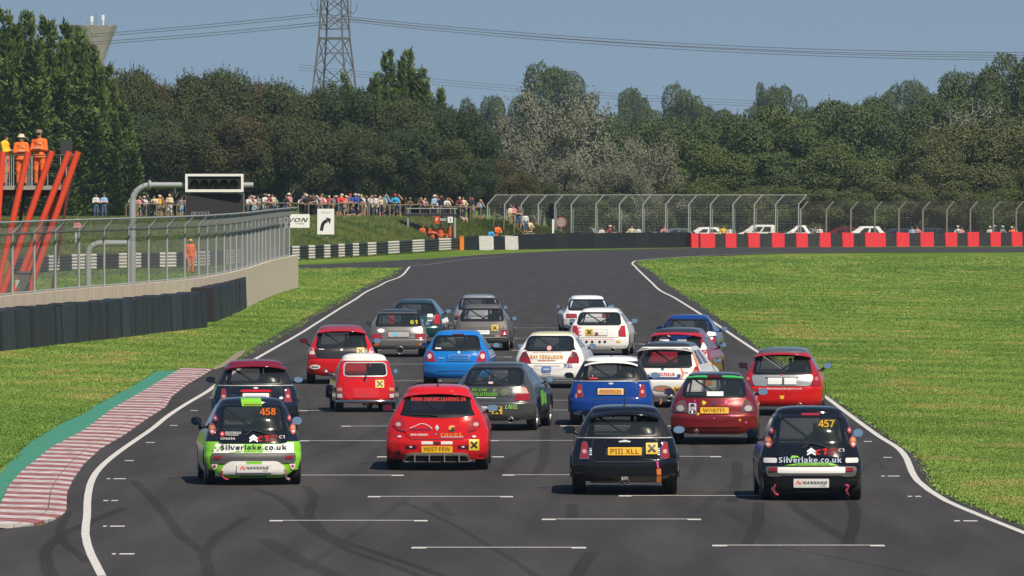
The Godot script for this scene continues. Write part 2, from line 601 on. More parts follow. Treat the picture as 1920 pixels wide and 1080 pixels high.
	for s in [-1.0, 1.0]:
		var c3 := Vector3(s * (cf.get("mir_x", sh.wb + 0.1)), cf.get("mir_y", sh.yb + 0.06), -sh.L + cf.get("mir_z", 1.5))
		var hg := G.new()
		var Pm := []
		for q in [[1.0, 0.0], [1.02, -0.02], [0.95, -0.06], [0.7, -0.1], [0.3, -0.13], [0.02, -0.135]]:
			var row := []
			for k in 20:
				var t := TAU * k / 20
				var ex: float = 2.0 / cf.get("mir_n", 2.2)
				row.append(c3 + Vector3(signf(cos(t)) * pow(absf(cos(t)), ex) * mw * q[0], signf(sin(t)) * pow(absf(sin(t)), ex) * mh * q[0], q[1]))
			Pm.append(row)
		hg.grid(Pm, true, true)
		hg.tube(c3 + Vector3(-s * mw * 0.6, -mh * 0.5, -0.05), Vector3(s * (sh.wb - 0.03), sh.yb - 0.02, c3.z - 0.06), 0.022, 0.03, 8)
		var mn := obj("mirror", hg, cf.get("mirror_mat", cf.body), o)
		var mg := G.new()
		var tilt := Basis(Vector3.RIGHT, -0.06) * Basis(Vector3.UP, -0.015 if s > 0 else 0.3)
		var Pg := []
		for q in [0.93, 0.5, 0.02]:
			var row := []
			for k in 20:
				var t := TAU * k / 20
				var ex: float = 2.0 / cf.get("mir_n", 2.2)
				row.append(c3 + Vector3(0, 0, 0.004) + tilt * Vector3(signf(cos(t)) * pow(absf(cos(t)), ex) * mw * q, signf(sin(t)) * pow(absf(sin(t)), ex) * mh * q, 0))
			Pg.append(row)
		mg.grid(Pg, false, true)
		obj("mirror_glass", mg, mat("mirror_glass", Color(0.85, 0.87, 0.88), 0.04, 1.0), mn)

func window_frame(o: Node, sh: Shape, outer: PackedVector2Array, inner: PackedVector2Array, m: Material = null, off := 0.008):
	obj("window_frame", band(sh, outer, inner, off, 0.01), m if m else mat("frit", Color(0.01, 0.01, 0.011), 0.25), o)
func pair(o: Node, sh: Shape, called: String, ol: PackedVector2Array, m: Material, off := 0.014, thick := 0.02) -> Array:
	return [obj(called, patch(sh, ol, off, thick), m, o), obj(called, patch(sh, mirr(ol), off, thick), m, o)]
func lens(r: float, g: float, b: float) -> StandardMaterial3D:
	return mat("lens%.2f_%.2f_%.2f" % [r, g, b], Color(r, g, b), 0.15, 0.0, 1.0)
func exhaust(o: Node, x: float, y: float, r := 0.03, z := 0.02):
	var g := G.new()
	g.lathe(Vector3(x, y, z), Vector3.BACK, [[r * 0.75, -0.2], [r * 0.8, -0.01], [r, 0.0], [r, -0.02], [r * 0.95, -0.25]], 14)
	obj("exhaust_pipe", g, mat("steel", Color(0.4, 0.39, 0.38), 0.3, 0.9), o)
	var d := G.new()
	d.lathe(Vector3(x, y, z - 0.06), Vector3.BACK, [[r * 0.78, 0.0], [0.002, 0.0]], 12)
	obj("exhaust_bore", d, mat("soot_and_hole_shade", Color(0.006, 0.006, 0.006), 0.95), o)
func plate(o: Node, sh: Shape, x0: float, x1: float, y0: float, y1: float, bg: Material, s := "", fg: Material = null, off := 0.03):
	var p := stick(o, sh, "number_plate", rr(x0, x1, y0, y1, 0.01), bg, off, 0.012)
	if s != "":
		var w := x1 - x0
		var h := y1 - y0
		obj("lettering", drape(sh, letters(s, x0 + w * 0.08, x1 - w * 0.08, y0 + h * 0.18, y1 - h * 0.18, false, 0.0, false), off + 0.004), fg, p)
func wiper(o: Node, sh: Shape, pts: Array):
	var g := G.new()
	for k in pts.size() / 2 - 1:
		g.tube(sh.S(pts[k * 2], pts[k * 2 + 1], 0.03), sh.S(pts[k * 2 + 2], pts[k * 2 + 3], 0.03), 0.011, 0.008, 6)
	obj("wiper", g, mat("wiper_black", Color(0.01, 0.01, 0.01), 0.6), o)
# a lip or wing over the rear window: spans +-hw at height y0..y1, sticking out by dz
func spoiler(o: Node, sh: Shape, hwid: float, y0: float, y1: float, dz: float, m: Material):
	var P := []
	var n := 14
	for q in [[y1, -0.12], [y1 + 0.01, -0.02], [y1, 1.0], [(y0 + y1) * 0.5, 1.02], [y0, 0.96], [y0 + 0.01, 0.4], [y0 + 0.015, -0.1]]:
		var row := []
		for k in n + 1:
			var t := -1.0 + 2.0 * k / n
			var sag := -0.045 * t * t - 0.03 * pow(absf(t), 6.0)
			var b := sh.s0(hwid * t, minf(q[0] + sag, sh.he - 0.005))
			row.append(Vector3(hwid * t, q[0] + sag, b.z - 0.01 + (dz * (1.0 - 0.35 * t * t)) * q[1]))
		P.append(row)
	var g := G.new()
	g.grid(P, false, false)
	obj("roof_spoiler", g, m, o)
func strap(o: Node, sh: Shape, pts: Array, w: float, m: Material):
	var g := G.new()
	for k in pts.size() / 2 - 1:
		var a := sh.S(pts[k * 2], pts[k * 2 + 1], 0.03)
		var b := sh.S(pts[k * 2 + 2], pts[k * 2 + 3], 0.035)
		g.bar(a, b, w, 0.008, Vector3.BACK)
	obj("tow_strap", g, m, o)
func antenna(o: Node, sh: Shape, x: float, z: float, l: float):
	var g := G.new()
	g.lathe(Vector3(x, sh.H - 0.025, z), Vector3.UP, [[0.03, 0.0], [0.022, 0.03], [0.008, 0.045]], 8)
	g.tube(Vector3(x, sh.H, z), Vector3(x, sh.H + l, z + l * 0.3), 0.006, 0.004, 5)
	obj("aerial", g, mat("wiper_black", Color(0.01, 0.01, 0.01), 0.6), o)

var car_list := []
# px, py: middle of the tail where the rear tyres meet the road; rel: degrees that the car shows its left side
func new_car(label: String, px: float, py: float, rel: float, p: Dictionary, cf: Dictionary) -> Array:
	var g := gp(px, py)
	var sh := Shape.new()
	sh.setup(p)
	sh.zfa = sh.zra - p.get("wheelbase", 2.47)
	var turn := -atan2(g.x, -g.z) + deg_to_rad(rel)
	var o := thing("race_car", label, "race car", Vector3.ZERO, turn, "race cars leaving the grid")
	# the photographed contact point is the rear axle, not the tail
	o.position = g - Basis(Vector3.UP, turn) * Vector3(0, 0, sh.zra)
	o.position.y = 0.003
	build_shell(o, sh, cf)
	car_list.append([o, sh, label])
	return [o, sh]

# ---------- the three modern small hatchbacks with the floating roof share one shape
func small_hatch(label: String, px: float, py: float, rel: float, body: Material, roof: Material) -> Array:
	var dk := mat("black_plastic", Color(0.012, 0.012, 0.013), 0.4)
	var r := new_car(label, px, py, rel,
		{"hw": 0.845, "H": 1.395, "L": 3.65, "yb": 0.91, "yt": 1.25, "zb": -0.14, "zt": -0.36, "wb": 0.765, "wt": 0.585, "ybump": 0.53, "zl": 0.05, "ylow": 0.2, "c": 0.34, "n": 2.6, "zra": -0.6, "wheelbase": 2.47, "R": 0.335},
		{"body": body, "upper": dk, "split": 0.925, "roof": roof, "sw": 0.84, "mir_x": 0.885, "mir_y": 0.965, "mir_w": 0.095, "mir_h": 0.062, "tyre_w": 0.215, "mirror_mat": dk})
	var o: Node3D = r[0]
	var sh: Shape = r[1]
	window_frame(o, sh, rr(-0.6, 0.6, 0.905, 1.258, 0.05, 0.085), rr(-0.49, 0.49, 0.945, 1.235, 0.04, 0.03))
	# bright belt strip
	stick(o, sh, "belt_trim", rr(-0.735, 0.735, 0.892, 0.906, 0.005), mat("trim_silver", Color(0.6, 0.61, 0.62), 0.28, 0.35), 0.012, 0.012)
	stick(o, sh, "tailgate", rr(-0.52, 0.52, 0.535, 0.888, 0.06, 0.02), body, 0.007, 0.012)
	shut_line_shade(o, sh, rr(-0.52, 0.52, 0.535, 0.888, 0.06, 0.02))
	# lamps with bright surrounds
	for q in pair(o, sh, "tail_light", pg([-0.712, 0.565, -0.55, 0.565, -0.588, 0.83, -0.625, 0.848, -0.672, 0.83]), mat("chrome", Color(0.62, 0.63, 0.65), 0.12, 1.0), 0.012, 0.02):
		pass
	var li := pair(o, sh, "lamp_lens", pg([-0.7, 0.578, -0.562, 0.578, -0.597, 0.825, -0.628, 0.836, -0.664, 0.822]), lens(0.3, 0.025, 0.03), 0.02, 0.01)
	for k in 2:
		var sx := -1.0 if k == 0 else 1.0
		stick(li[k], sh, "reversing_lens", rr(minf(sx * 0.6, sx * 0.66), maxf(sx * 0.6, sx * 0.66), 0.655, 0.715, 0.02), lens(0.6, 0.33, 0.28), 0.024, 0.004)
	var b := G.new()
	b = patch(sh, rr(-0.79, 0.79, 0.225, 0.515, 0.1), 0.012, 0.02)
	obj("bumper", b, body, o)
	stick(o, sh, "bumper_grille", rr(-0.56, 0.56, 0.222, 0.31, 0.04, 0.02), dk, 0.018, 0.006)
	stick(o, sh, "grille_lip", rr(-0.54, 0.54, 0.205, 0.222, 0.008), mat("gloss_black", Color(0.02, 0.02, 0.022), 0.15, 0.0, 1.0), 0.034, 0.03)
	stick(o, sh, "plate_recess", rr(-0.3, 0.3, 0.61, 0.775, 0.03), dk, 0.013, 0.004)
	stick(o, sh, "boot_handle", rr(-0.29, 0.29, 0.755, 0.785, 0.012), body, 0.04, 0.03)
	stick(o, sh, "badge", el(0, 0.85, 0.05, 0.018), mat("trim_silver", Color(0.6, 0.61, 0.62), 0.28, 0.35), 0.02, 0.006)
	exhaust(o, -0.045, 0.2, 0.036); exhaust(o, 0.05, 0.2, 0.036)
	for s in [-1.0, 1.0]:       # dark lip round the rear arch
		var ar := G.new()
		var pts := []
		for k in 13:
			var a := PI * k / 12.0
			pts.append(Vector3(s * (sh.hw + 0.004), sh.wr * 0.95 + sin(a) * 0.345, sh.zra + cos(a) * 0.345))
		ar.path(pts, 0.022, 5)
		obj("arch_trim", ar, dk, o)
	return r

# the tiny city car: tail almost all glass
func city_car(label: String, px: float, py: float, rel: float, body: Material, upper: Material, dh := 0.0) -> Array:
	var dk := mat("black_plastic", Color(0.012, 0.012, 0.013), 0.4)
	var r := new_car(label, px, py, rel,
		{"hw": 0.8, "H": 1.445 - dh, "L": 3.44, "yb": 0.86, "yt": 1.29 - dh * 0.6, "zb": -0.17, "zt": -0.4, "wb": 0.735, "wt": 0.565, "ybump": 0.5, "zl": 0.04, "ylow": 0.12, "c": 0.36, "n": 2.5, "zra": -0.48, "wheelbase": 2.34, "R": 0.315, "wr": 0.282},
		{"body": body, "upper": upper, "split": 0.72, "roof": upper, "sw": 0.84, "mir_x": 0.84, "mir_y": 0.98, "mir_w": 0.085, "mir_h": 0.07, "mir_z": 1.2, "tyre_w": 0.17, "mirror_mat": dk, "lift": 0.13})
	var o: Node3D = r[0]
	var sh: Shape = r[1]
	# black glass tailgate with a clear upper part
	window_frame(o, sh, rr(-0.575, 0.575, 0.68, 1.305, 0.07, 0.075), rr(-0.5, 0.5, 0.875, 1.275, 0.05, 0.05), mat("tail_glass", Color(0.008, 0.009, 0.01), 0.06, 0.0, 0.6), 0.012)
	# lamps: small round above, long oval below
	var l1 := pair(o, sh, "tail_light", el(-0.6, 1.08, 0.032, 0.05), lens(0.35, 0.03, 0.04), 0.012, 0.02)
	for q in l1:
		pass
	var l2 := pair(o, sh, "tail_light", el(-0.655, 0.905, 0.052, 0.092), lens(0.42, 0.07, 0.05), 0.014, 0.02)
	for k in 2:
		var sx := -1.0 if k == 0 else 1.0
		stick(l2[k], sh, "indicator_lens", el(sx * 0.655, 0.93, 0.034, 0.034), lens(0.62, 0.28, 0.08), 0.02, 0.006)
		stick(l2[k], sh, "reversing_lens", el(sx * 0.655, 0.862, 0.026, 0.024), lens(0.6, 0.55, 0.5), 0.02, 0.006)
		stick(l1[k], sh, "lamp_centre", el(sx * 0.6, 1.08, 0.014, 0.022), lens(0.65, 0.4, 0.4), 0.017, 0.005)
		var hg := G.new()
		hg.bar(sh.S(sx * 0.46, 1.24, 0.02), sh.S(sx * 0.455, 1.31, 0.02), 0.03, 0.03, Vector3.BACK)
		obj("tailgate_hinge", hg, dk, o)
	wiper(o, sh, [-0.13, 0.8, -0.02, 0.875, 0.1, 0.855, 0.28, 0.8])
	for s in [-1.0, 1.0]:
		stick(o, sh, "tow_eye_cap", el(s * 0.42, 0.27, 0.025, 0.02), dk, 0.02, 0.01)
	var bp := G.new()
	bp.box(Vector3(0, 0.17, -0.1), Vector3(0.42, 0.08, 0.1))
	obj("silencer", bp, mat("old_steel", Color(0.06, 0.06, 0.06), 0.6, 0.4), o)
	return r
# club decals shared by the two city cars
func club_marks(o: Node, sh: Shape, white: Material, red: Material):
	for k in 2:
		var y := 0.775 - k * 0.045
		obj("chevron_badge", patch(sh, pg([-0.065, y - 0.035, 0.0, y + 0.012, 0.065, y - 0.035, 0.065, y - 0.012, 0.0, y + 0.038, -0.065, y - 0.012]), 0.022, 0.006), mat("trim_silver", Color(0.6, 0.61, 0.62), 0.28, 0.35), o)
	word(o, sh, "c1", 0.07, 0.235, 0.705, 0.81, red, 0.02, 0.2)
	word(o, sh, "Racing", 0.245, 0.395, 0.76, 0.81, red, 0.02)
	word(o, sh, "Club", 0.245, 0.345, 0.708, 0.752, red, 0.02)
	word(o, sh, "C1", 0.42, 0.51, 0.75, 0.8, white, 0.02)

# ---------- plain hatchback used for the other cars; cf/p as in new_car, features follow
func hatch(label: String, px: float, py: float, rel: float, p: Dictionary, cf: Dictionary, wi: Array) -> Array:
	var r := new_car(label, px, py, rel, p, cf)
	var sh: Shape = r[1]
	# wi: half width at bottom and top of the glass, corner radius
	var b: float = wi[0]
	var t: float = wi[1]
	window_frame(r[0], sh, rr(-b - 0.07, b + 0.07, sh.yb - 0.02, sh.yt + 0.018, wi[2] + 0.04, b - t), rr(-b, b, sh.yb + 0.02, sh.yt - 0.02, wi[2], b - t), cf.get("frame", null))
	if cf.get("gate", true):
		var go := rr(-b - 0.03, b + 0.03, sh.ybump + 0.03, sh.yb - 0.025, 0.06, -0.05)
		stick(r[0], sh, "tailgate", go, cf.get("gate_mat", cf.body), 0.008, 0.014)
		shut_line_shade(r[0], sh, go)
	var bp := patch(sh, rr(-sh.hw * 0.95, sh.hw * 0.95, sh.ylow + 0.03, sh.ybump - 0.02, 0.08), 0.012, 0.02)
	obj("bumper", bp, cf.get("bumper", cf.body), r[0])
	return r

func build_cars():
	var blk := paint(0.008, 0.009, 0.012)
	var navy := paint(0.012, 0.016, 0.026)
	var white := paint(0.72, 0.72, 0.7)
	var wink := ink(0.75, 0.75, 0.75)
	var bink := ink(0.012, 0.012, 0.014)
	var red := paint(0.5, 0.012, 0.014)
	var rink := ink(0.62, 0.03, 0.03)
	var yplate := ink(0.68, 0.38, 0.015)
	var wplate := ink(0.66, 0.66, 0.66)
	var green := ink(0.2, 0.55, 0.04)
	var dk := mat("black_plastic", Color(0.012, 0.012, 0.013), 0.4)
	var grey_pl := mat("grey_plastic", Color(0.07, 0.07, 0.072), 0.55)
	var pinkst := mat("pink_webbing", Color(0.5, 0.05, 0.09), 0.8)
	var chrome := mat("chrome", Color(0.62, 0.63, 0.65), 0.12, 1.0)
	var o: Node3D
	var sh: Shape
	var r: Array
	# ===== black small hatchback, plate PIII XLL
	r = small_hatch("black small hatchback with yellow plate PIII XLL and orange tow strap", 1171, 926, 0.3, blk, blk)
	o = r[0]; sh = r[1]
	plate(o, sh, -0.265, 0.265, 0.628, 0.748, yplate, "PIII XLL", bink)
	cross_sticker(o, sh, 0.334, 0.518, 0.647, 0.822)
	spoiler(o, sh, 0.54, 1.25, 1.32, 0.16, blk)
	stick(o, sh, "silver_badge", rr(-0.055, 0.055, 0.255, 0.305, 0.02), mat("steel", Color(0.4, 0.39, 0.38), 0.3, 0.9), 0.026, 0.008)
	strap(o, sh, [0.53, 0.42, 0.535, 0.33, 0.53, 0.225], 0.07, mat("orange_webbing", Color(0.6, 0.16, 0.03), 0.8))
	strap(o, sh, [0.51, 0.52, 0.52, 0.43], 0.03, mat("magenta_tape", Color(0.55, 0.04, 0.25), 0.7))
	stick(o, sh, "text_line", rr(-0.09, 0.09, 0.832, 0.852, 0.004), ink(0.6, 0.6, 0.6), 0.018, 0.002)
	for s in [-1.0, 1.0]:
		for k in 4: stick(o, sh, "blue_sticker", rr(s * 0.535 - 0.018, s * 0.535 + 0.018, 0.63 + k * 0.03, 0.65 + k * 0.03, 0.003), ink(0.25, 0.4, 0.55) if k % 2 else wink, 0.018, 0.002)
	antenna(o, sh, 0.0, -0.75, 0.14)
	# ===== black small hatchback with dark red roof
	r = small_hatch("black small hatchback with dark red roof and white plate", 479, 807, 0.8, navy, paint(0.16, 0.008, 0.02))
	o = r[0]; sh = r[1]
	plate(o, sh, -0.26, 0.26, 0.63, 0.745, wplate)
	stick(o, sh, "text_line", rr(-0.2, 0.2, 0.665, 0.7, 0.004), ink(0.42, 0.43, 0.5), 0.036, 0.002)
	spoiler(o, sh, 0.6, 1.262, 1.325, 0.2, paint(0.16, 0.008, 0.02))
	stick(o, sh, "red_handle_trim", rr(-0.31, 0.31, 0.765, 0.81, 0.015, 0.03), paint(0.5, 0.015, 0.02), 0.045, 0.02)
	stick(o, sh, "white_sticker", el(0.5, 0.655, 0.04, 0.025), wink, 0.018, 0.003)
	stick(o, sh, "white_sticker", rr(0.52, 0.565, 0.47, 0.51, 0.005), wink, 0.018, 0.003)
	stick(o, sh, "badge", rr(-0.5, -0.4, 0.705, 0.72, 0.005), chrome, 0.018, 0.003)
	antenna(o, sh, 0.0, -0.75, 0.02)
	# ===== blue small hatchback with white roof
	r = small_hatch("bright blue small hatchback with white roof and orange plate", 1146, 797, -0.6, paint(0.008, 0.045, 0.24), white)
	o = r[0]; sh = r[1]
	plate(o, sh, -0.265, 0.25, 0.628, 0.748, wplate)
	stick(o, sh, "orange_plate_panel", rr(-0.25, 0.235, 0.64, 0.736, 0.03), ink(0.7, 0.3, 0.03), 0.036, 0.003)
	word(o, sh, "POWERFLEX", -0.22, 0.205, 0.655, 0.72, ink(0.28, 0.2, 0.14), 0.04)
	spoiler(o, sh, 0.54, 1.26, 1.3, 0.1, white)
	antenna(o, sh, 0.0, -0.75, 0.03)
	stick(o, sh, "red_sticker", rr(-0.44, -0.27, 0.94, 0.965, 0.004), rink, 0.014, 0.002)
	# ===== city car 457
	r = city_car("black city car with yellow number 457 in its rear window", 1519, 937, 2.6, blk, blk)
	o = r[0]; sh = r[1]
	var yel := ink(0.75, 0.42, 0.01)
	word(o, sh, "457", 0.125, 0.37, 1.13, 1.24, yel, 0.012)
	stick(o, sh, "brake_light", rr(-0.14, 0.14, 1.302, 1.336, 0.01), lens(0.3, 0.015, 0.02), 0.02, 0.02)
	club_marks(o, sh, wink, rink)
	word(o, sh, "Silverlake.co.uk", -0.5, 0.47, 0.585, 0.675, ink(0.5, 0.6, 0.75), 0.02)
	stick(o, sh, "green_swoosh", pg([-0.42, 0.545, -0.2, 0.582, 0.3, 0.585, 0.42, 0.545]), green, 0.016, 0.003)
	word(o, sh, "automotive recycling", -0.25, 0.27, 0.553, 0.578, ink(0.02, 0.12, 0.02), 0.022)
	stick(o, sh, "green_car_motif", pg([-0.33, 0.65, -0.3, 0.695, -0.22, 0.69, -0.17, 0.66, -0.22, 0.672]), green, 0.016, 0.003)
	for s in [-1.0, 1.0]: stick(o, sh, "white_panel", rr(s * 0.63 - 0.1, s * 0.63 + 0.1, 0.585, 0.66, 0.02), ink(0.6, 0.6, 0.6), 0.012, 0.003)
	stick(o, sh, "bumper_band", rr(-0.68, 0.68, 0.375, 0.525, 0.05, -0.03), grey_pl, 0.014, 0.02)
	stick(o, sh, "white_strip", rr(-0.52, 0.52, 0.43, 0.51, 0.015), ink(0.62, 0.62, 0.6), 0.02, 0.004)
	pair(o, sh, "reflector", rr(-0.645, -0.525, 0.455, 0.503, 0.008), lens(0.2, 0.01, 0.015), 0.022, 0.008)
	stick(o, sh, "bumper", rr(-0.6, 0.6, 0.19, 0.395, 0.1, 0.06), blk, 0.024, 0.03)
	plate(o, sh, -0.275, 0.265, 0.222, 0.345, wplate, "", null, 0.05)
	word(o, sh, "N", -0.235, -0.15, 0.262, 0.315, ink(0.7, 0.1, 0.05), 0.056, 0.5)
	word(o, sh, "NANKANG", -0.13, 0.235, 0.265, 0.31, bink, 0.056, 0.4)
	word(o, sh, "TYRE", 0.13, 0.215, 0.236, 0.252, ink(0.3, 0.3, 0.3), 0.056)
	strap(o, sh, [-0.55, 0.255, -0.58, 0.2, -0.55, 0.13, -0.5, 0.09], 0.03, pinkst)
	strap(o, sh, [0.52, 0.25, 0.57, 0.24, 0.53, 0.17, 0.56, 0.12], 0.03, pinkst)
	# ===== city car 458
	r = city_car("green and white city car with orange number 458 in its rear window", 473, 908, 3.0, paint(0.2, 0.52, 0.035), navy, 0.035)
	o = r[0]; sh = r[1]
	word(o, sh, "458", 0.12, 0.375, 1.13, 1.24, ink(0.8, 0.16, 0.01), 0.012)
	club_marks(o, sh, wink, rink)
	# roof stripe, laid on the roof skin
	var g := G.new()
	var P := []
	var zr := sh.sm(sh.TZ, sh.he)
	var zm := (zr + sh.sm(sh.TF, sh.he)) * 0.5
	for k in 13:
		var t := k / 13.0
		var kk := pow(maxf(0.0, 1.0 - pow(t, 2.2)), 0.62)
		var row := []
		for x in [-0.18, -0.1, -0.02, 0.06, 0.15]:
			var q := minf(0.95, absf(x) / (sh.w(sh.he) * kk))
			var zz := zr - sh.c * (1.0 - pow(1.0 - pow(q, sh.n), 1.0 / sh.n))
			row.append(Vector3(x, sh.he + (sh.H - sh.he) * sin(t * PI / 2) + 0.006, zm + (zz - zm) * lerpf(kk, 1.0, 0.25)))
		P.append(row)
	g.grid(P)
	g.add(patch(sh, rr(-0.17, 0.15, 1.272, sh.he - 0.002, 0.004), 0.014, 0.01))
	obj("roof_stripe", g, paint(0.2, 0.52, 0.035), o)
	stick(o, sh, "brake_light", rr(-0.14, 0.14, 1.278, 1.298, 0.008), lens(0.2, 0.12, 0.02), 0.022, 0.01)
	stick(o, sh, "white_hatch_panel", pg([-0.66, 0.5, 0.66, 0.5, 0.66, 0.69, 0.585, 0.69, 0.55, 0.665, -0.55, 0.665, -0.585, 0.69, -0.62, 0.66]), ink(0.7, 0.7, 0.68), 0.01, 0.004)
	stick(o, sh, "green_stripe", rr(-0.16, 0.15, 0.5, 0.662, 0.003), ink(0.2, 0.52, 0.035), 0.014, 0.002)
	word(o, sh, "Silverlake.co.uk", -0.53, 0.54, 0.575, 0.655, ink(0.03, 0.05, 0.04), 0.022)
	word(o, sh, "automotive recycling", -0.28, 0.3, 0.535, 0.56, ink(0.05, 0.2, 0.05), 0.022)
	stick(o, sh, "green_swoosh", pg([-0.42, 0.522, -0.2, 0.535, -0.2, 0.555, -0.3, 0.548]), green, 0.016, 0.003)
	for k in 5: stick(o, sh, "green_check", rr(-0.66 + k * 0.035, -0.635 + k * 0.035, 0.56 + (k % 2) * 0.04, 0.585 + (k % 2) * 0.04, 0.002), green, 0.016, 0.003)
	stick(o, sh, "bumper_band", rr(-0.68, 0.68, 0.36, 0.52, 0.05, -0.01), grey_pl, 0.016, 0.02)
	pair(o, sh, "reflector", rr(-0.635, -0.51, 0.43, 0.475, 0.008), lens(0.24, 0.012, 0.018), 0.022, 0.008)
	stick(o, sh, "bumper", rr(-0.56, 0.56, 0.185, 0.395, 0.12, 0.12), white, 0.026, 0.03)
	stick(o, sh, "green_stripe", rr(-0.12, 0.13, 0.345, 0.392, 0.003), ink(0.2, 0.52, 0.035), 0.032, 0.002)
	plate(o, sh, -0.275, 0.295, 0.222, 0.345, wplate, "", null, 0.05)
	word(o, sh, "N", -0.215, -0.135, 0.262, 0.315, ink(0.7, 0.1, 0.05), 0.056, 0.5)
	word(o, sh, "NANKANG", -0.115, 0.235, 0.265, 0.31, bink, 0.056, 0.4)
	word(o, sh, "TYRE", 0.14, 0.22, 0.236, 0.252, ink(0.3, 0.3, 0.3), 0.056)
	for s in [-1.0, 1.0]:
		var sp := stick(o, sh, "shield_sticker", pg([s * 0.63 - 0.05, 0.345, s * 0.63 + 0.05, 0.345, s * 0.63 + 0.03, 0.275, s * 0.63, 0.255, s * 0.63 - 0.03, 0.275]), wink, 0.016, 0.003)
		stick(sp, sh, "shield_mark", el(s * 0.63, 0.31, 0.025, 0.022), rink, 0.021, 0.002)
	var ds := stick(o, sh, "red_round_sticker", el(-0.5, 0.825, 0.035, 0.038), rink, 0.016, 0.003)
	stick(ds, sh, "sticker_centre", el(-0.5, 0.825, 0.012, 0.013), wink, 0.021, 0.002)
	word(o, sh, "DISTRIGO", -0.45, -0.2, 0.825, 0.86, wink, 0.02)
	stick(o, sh, "text_line", rr(-0.45, -0.24, 0.8, 0.815, 0.002), ink(0.3, 0.3, 0.3), 0.02, 0.002)
	word(o, sh, "CITROËN", -0.53, -0.3, 0.735, 0.775, wink, 0.02)
	strap(o, sh, [-0.5, 0.24, -0.51, 0.18, -0.46, 0.12, -0.4, 0.1], 0.022, pinkst)
	strap(o, sh, [0.5, 0.27, 0.51, 0.2, 0.53, 0.13, 0.58, 0.09], 0.035, mat("dusty_pink_webbing", Color(0.45, 0.25, 0.25), 0.8))
	# ===== red hot hatch, plate WJ57 FEW
	r = new_car("red hot hatch with silver diffuser and yellow plate WJ57 FEW", 821, 880, -1.3,
		{"hw": 0.885, "H": 1.445, "L": 3.99, "yb": 0.93, "yt": 1.28, "zb": -0.13, "zt": -0.42, "wb": 0.78, "wt": 0.585, "ybump": 0.52, "zl": 0.03, "ylow": 0.19, "c": 0.34, "n": 2.5, "zra": -0.68, "wheelbase": 2.58, "R": 0.35, "wr": 0.305},
		{"body": red, "sw": 0.84, "rear_glass": glass("dark_rear_glass", Color(0.01, 0.012, 0.016), 0.88), "mir_x": 0.92, "mir_y": 1.0, "mir_w": 0.095, "mir_h": 0.058, "mir_n": 3.5, "tyre_w": 0.225, "mirror_mat": dk, "mir_z": 1.45, "lift": 0.0})
	o = r[0]; sh = r[1]
	window_frame(o, sh, pg([-0.62, 0.94, -0.3, 0.905, 0.0, 0.898, 0.3, 0.905, 0.62, 0.94, 0.535, 1.295, -0.535, 1.295]), rr(-0.56, 0.56, 0.955, 1.255, 0.03, 0.06))
	spoiler(o, sh, 0.585, 1.295, 1.345, 0.1, red)
	word(o, sh, "WWW.ONPARCLEANING.UK", -0.455, 0.485, 1.17, 1.235, ink(0.75, 0.06, 0.05), 0.02)
	stick(o, sh, "tailgate", pg([-0.62, 0.93, -0.52, 0.6, -0.44, 0.54, 0.44, 0.54, 0.52, 0.6, 0.62, 0.93, 0.3, 0.9, 0.0, 0.893, -0.3, 0.9]), red, 0.009, 0.014)
	shut_line_shade(o, sh, pg([-0.62, 0.93, -0.52, 0.6, -0.44, 0.54, 0.44, 0.54, 0.52, 0.6, 0.62, 0.93, 0.3, 0.9, 0.0, 0.893, -0.3, 0.9]))
	var lo := pg([-0.63, 0.905, -0.545, 0.84, -0.525, 0.66, -0.665, 0.69, -0.755, 0.77, -0.715, 0.86])
	var la := pair(o, sh, "tail_light", lo, lens(0.32, 0.015, 0.02), 0.016, 0.02)
	for k in 2:
		var sx := -1.0 if k == 0 else 1.0
		stick(la[k], sh, "reversing_lens", el(sx * 0.66, 0.785, 0.045, 0.034), lens(0.5, 0.32, 0.3), 0.021, 0.004)
	wiper(o, sh, [0.0, 0.925, -0.43, 0.945])
	stick(o, sh, "diamond_badge", pg([0.0, 0.675, 0.035, 0.73, 0.0, 0.785, -0.035, 0.73]), mat("trim_silver", Color(0.6, 0.61, 0.62), 0.28, 0.35), 0.022, 0.008)
	g = G.new()
	var car_line := [-0.47, 0.72, -0.38, 0.755, -0.28, 0.8, -0.2, 0.79, -0.12, 0.75, -0.085, 0.71]
	for k in 5: g.tube(sh.S(car_line[k * 2], car_line[k * 2 + 1], 0.016), sh.S(car_line[k * 2 + 2], car_line[k * 2 + 3], 0.016), 0.006, 0.006, 4)
	obj("car_outline_decal", g, wink, o)
	word(o, sh, "CGRperformance", -0.47, -0.1, 0.68, 0.725, ink(0.02, 0.03, 0.12), 0.02)
	word(o, sh, "MOD REMAPS", -0.45, -0.155, 0.595, 0.63, wink, 0.02)
	ds = stick(o, sh, "round_decal", el(0.255, 0.715, 0.055, 0.055), bink, 0.016, 0.003)
	stick(ds, sh, "decal_mark", pg([0.2, 0.7, 0.2, 0.75, 0.24, 0.77, 0.3, 0.76, 0.3, 0.74, 0.24, 0.735, 0.235, 0.695]), ink(0.75, 0.28, 0.03), 0.021, 0.002)
	word(o, sh, "raceL", 0.065, 0.44, 0.595, 0.65, ink(0.75, 0.25, 0.02), 0.02, 0.2)
	word(o, sh, "AUTOLEASE", 0.065, 0.445, 0.565, 0.588, wink, 0.02)
	ds = stick(o, sh, "lock", el(-0.02, 0.625, 0.022, 0.022), mat("steel", Color(0.4, 0.39, 0.38), 0.3, 0.9), 0.018, 0.005)
	b_bumper(o, sh, red, 0.86, 0.2, 0.52)
	plate(o, sh, -0.265, 0.265, 0.312, 0.425, yplate, "WJ57 FEW", bink, 0.036)
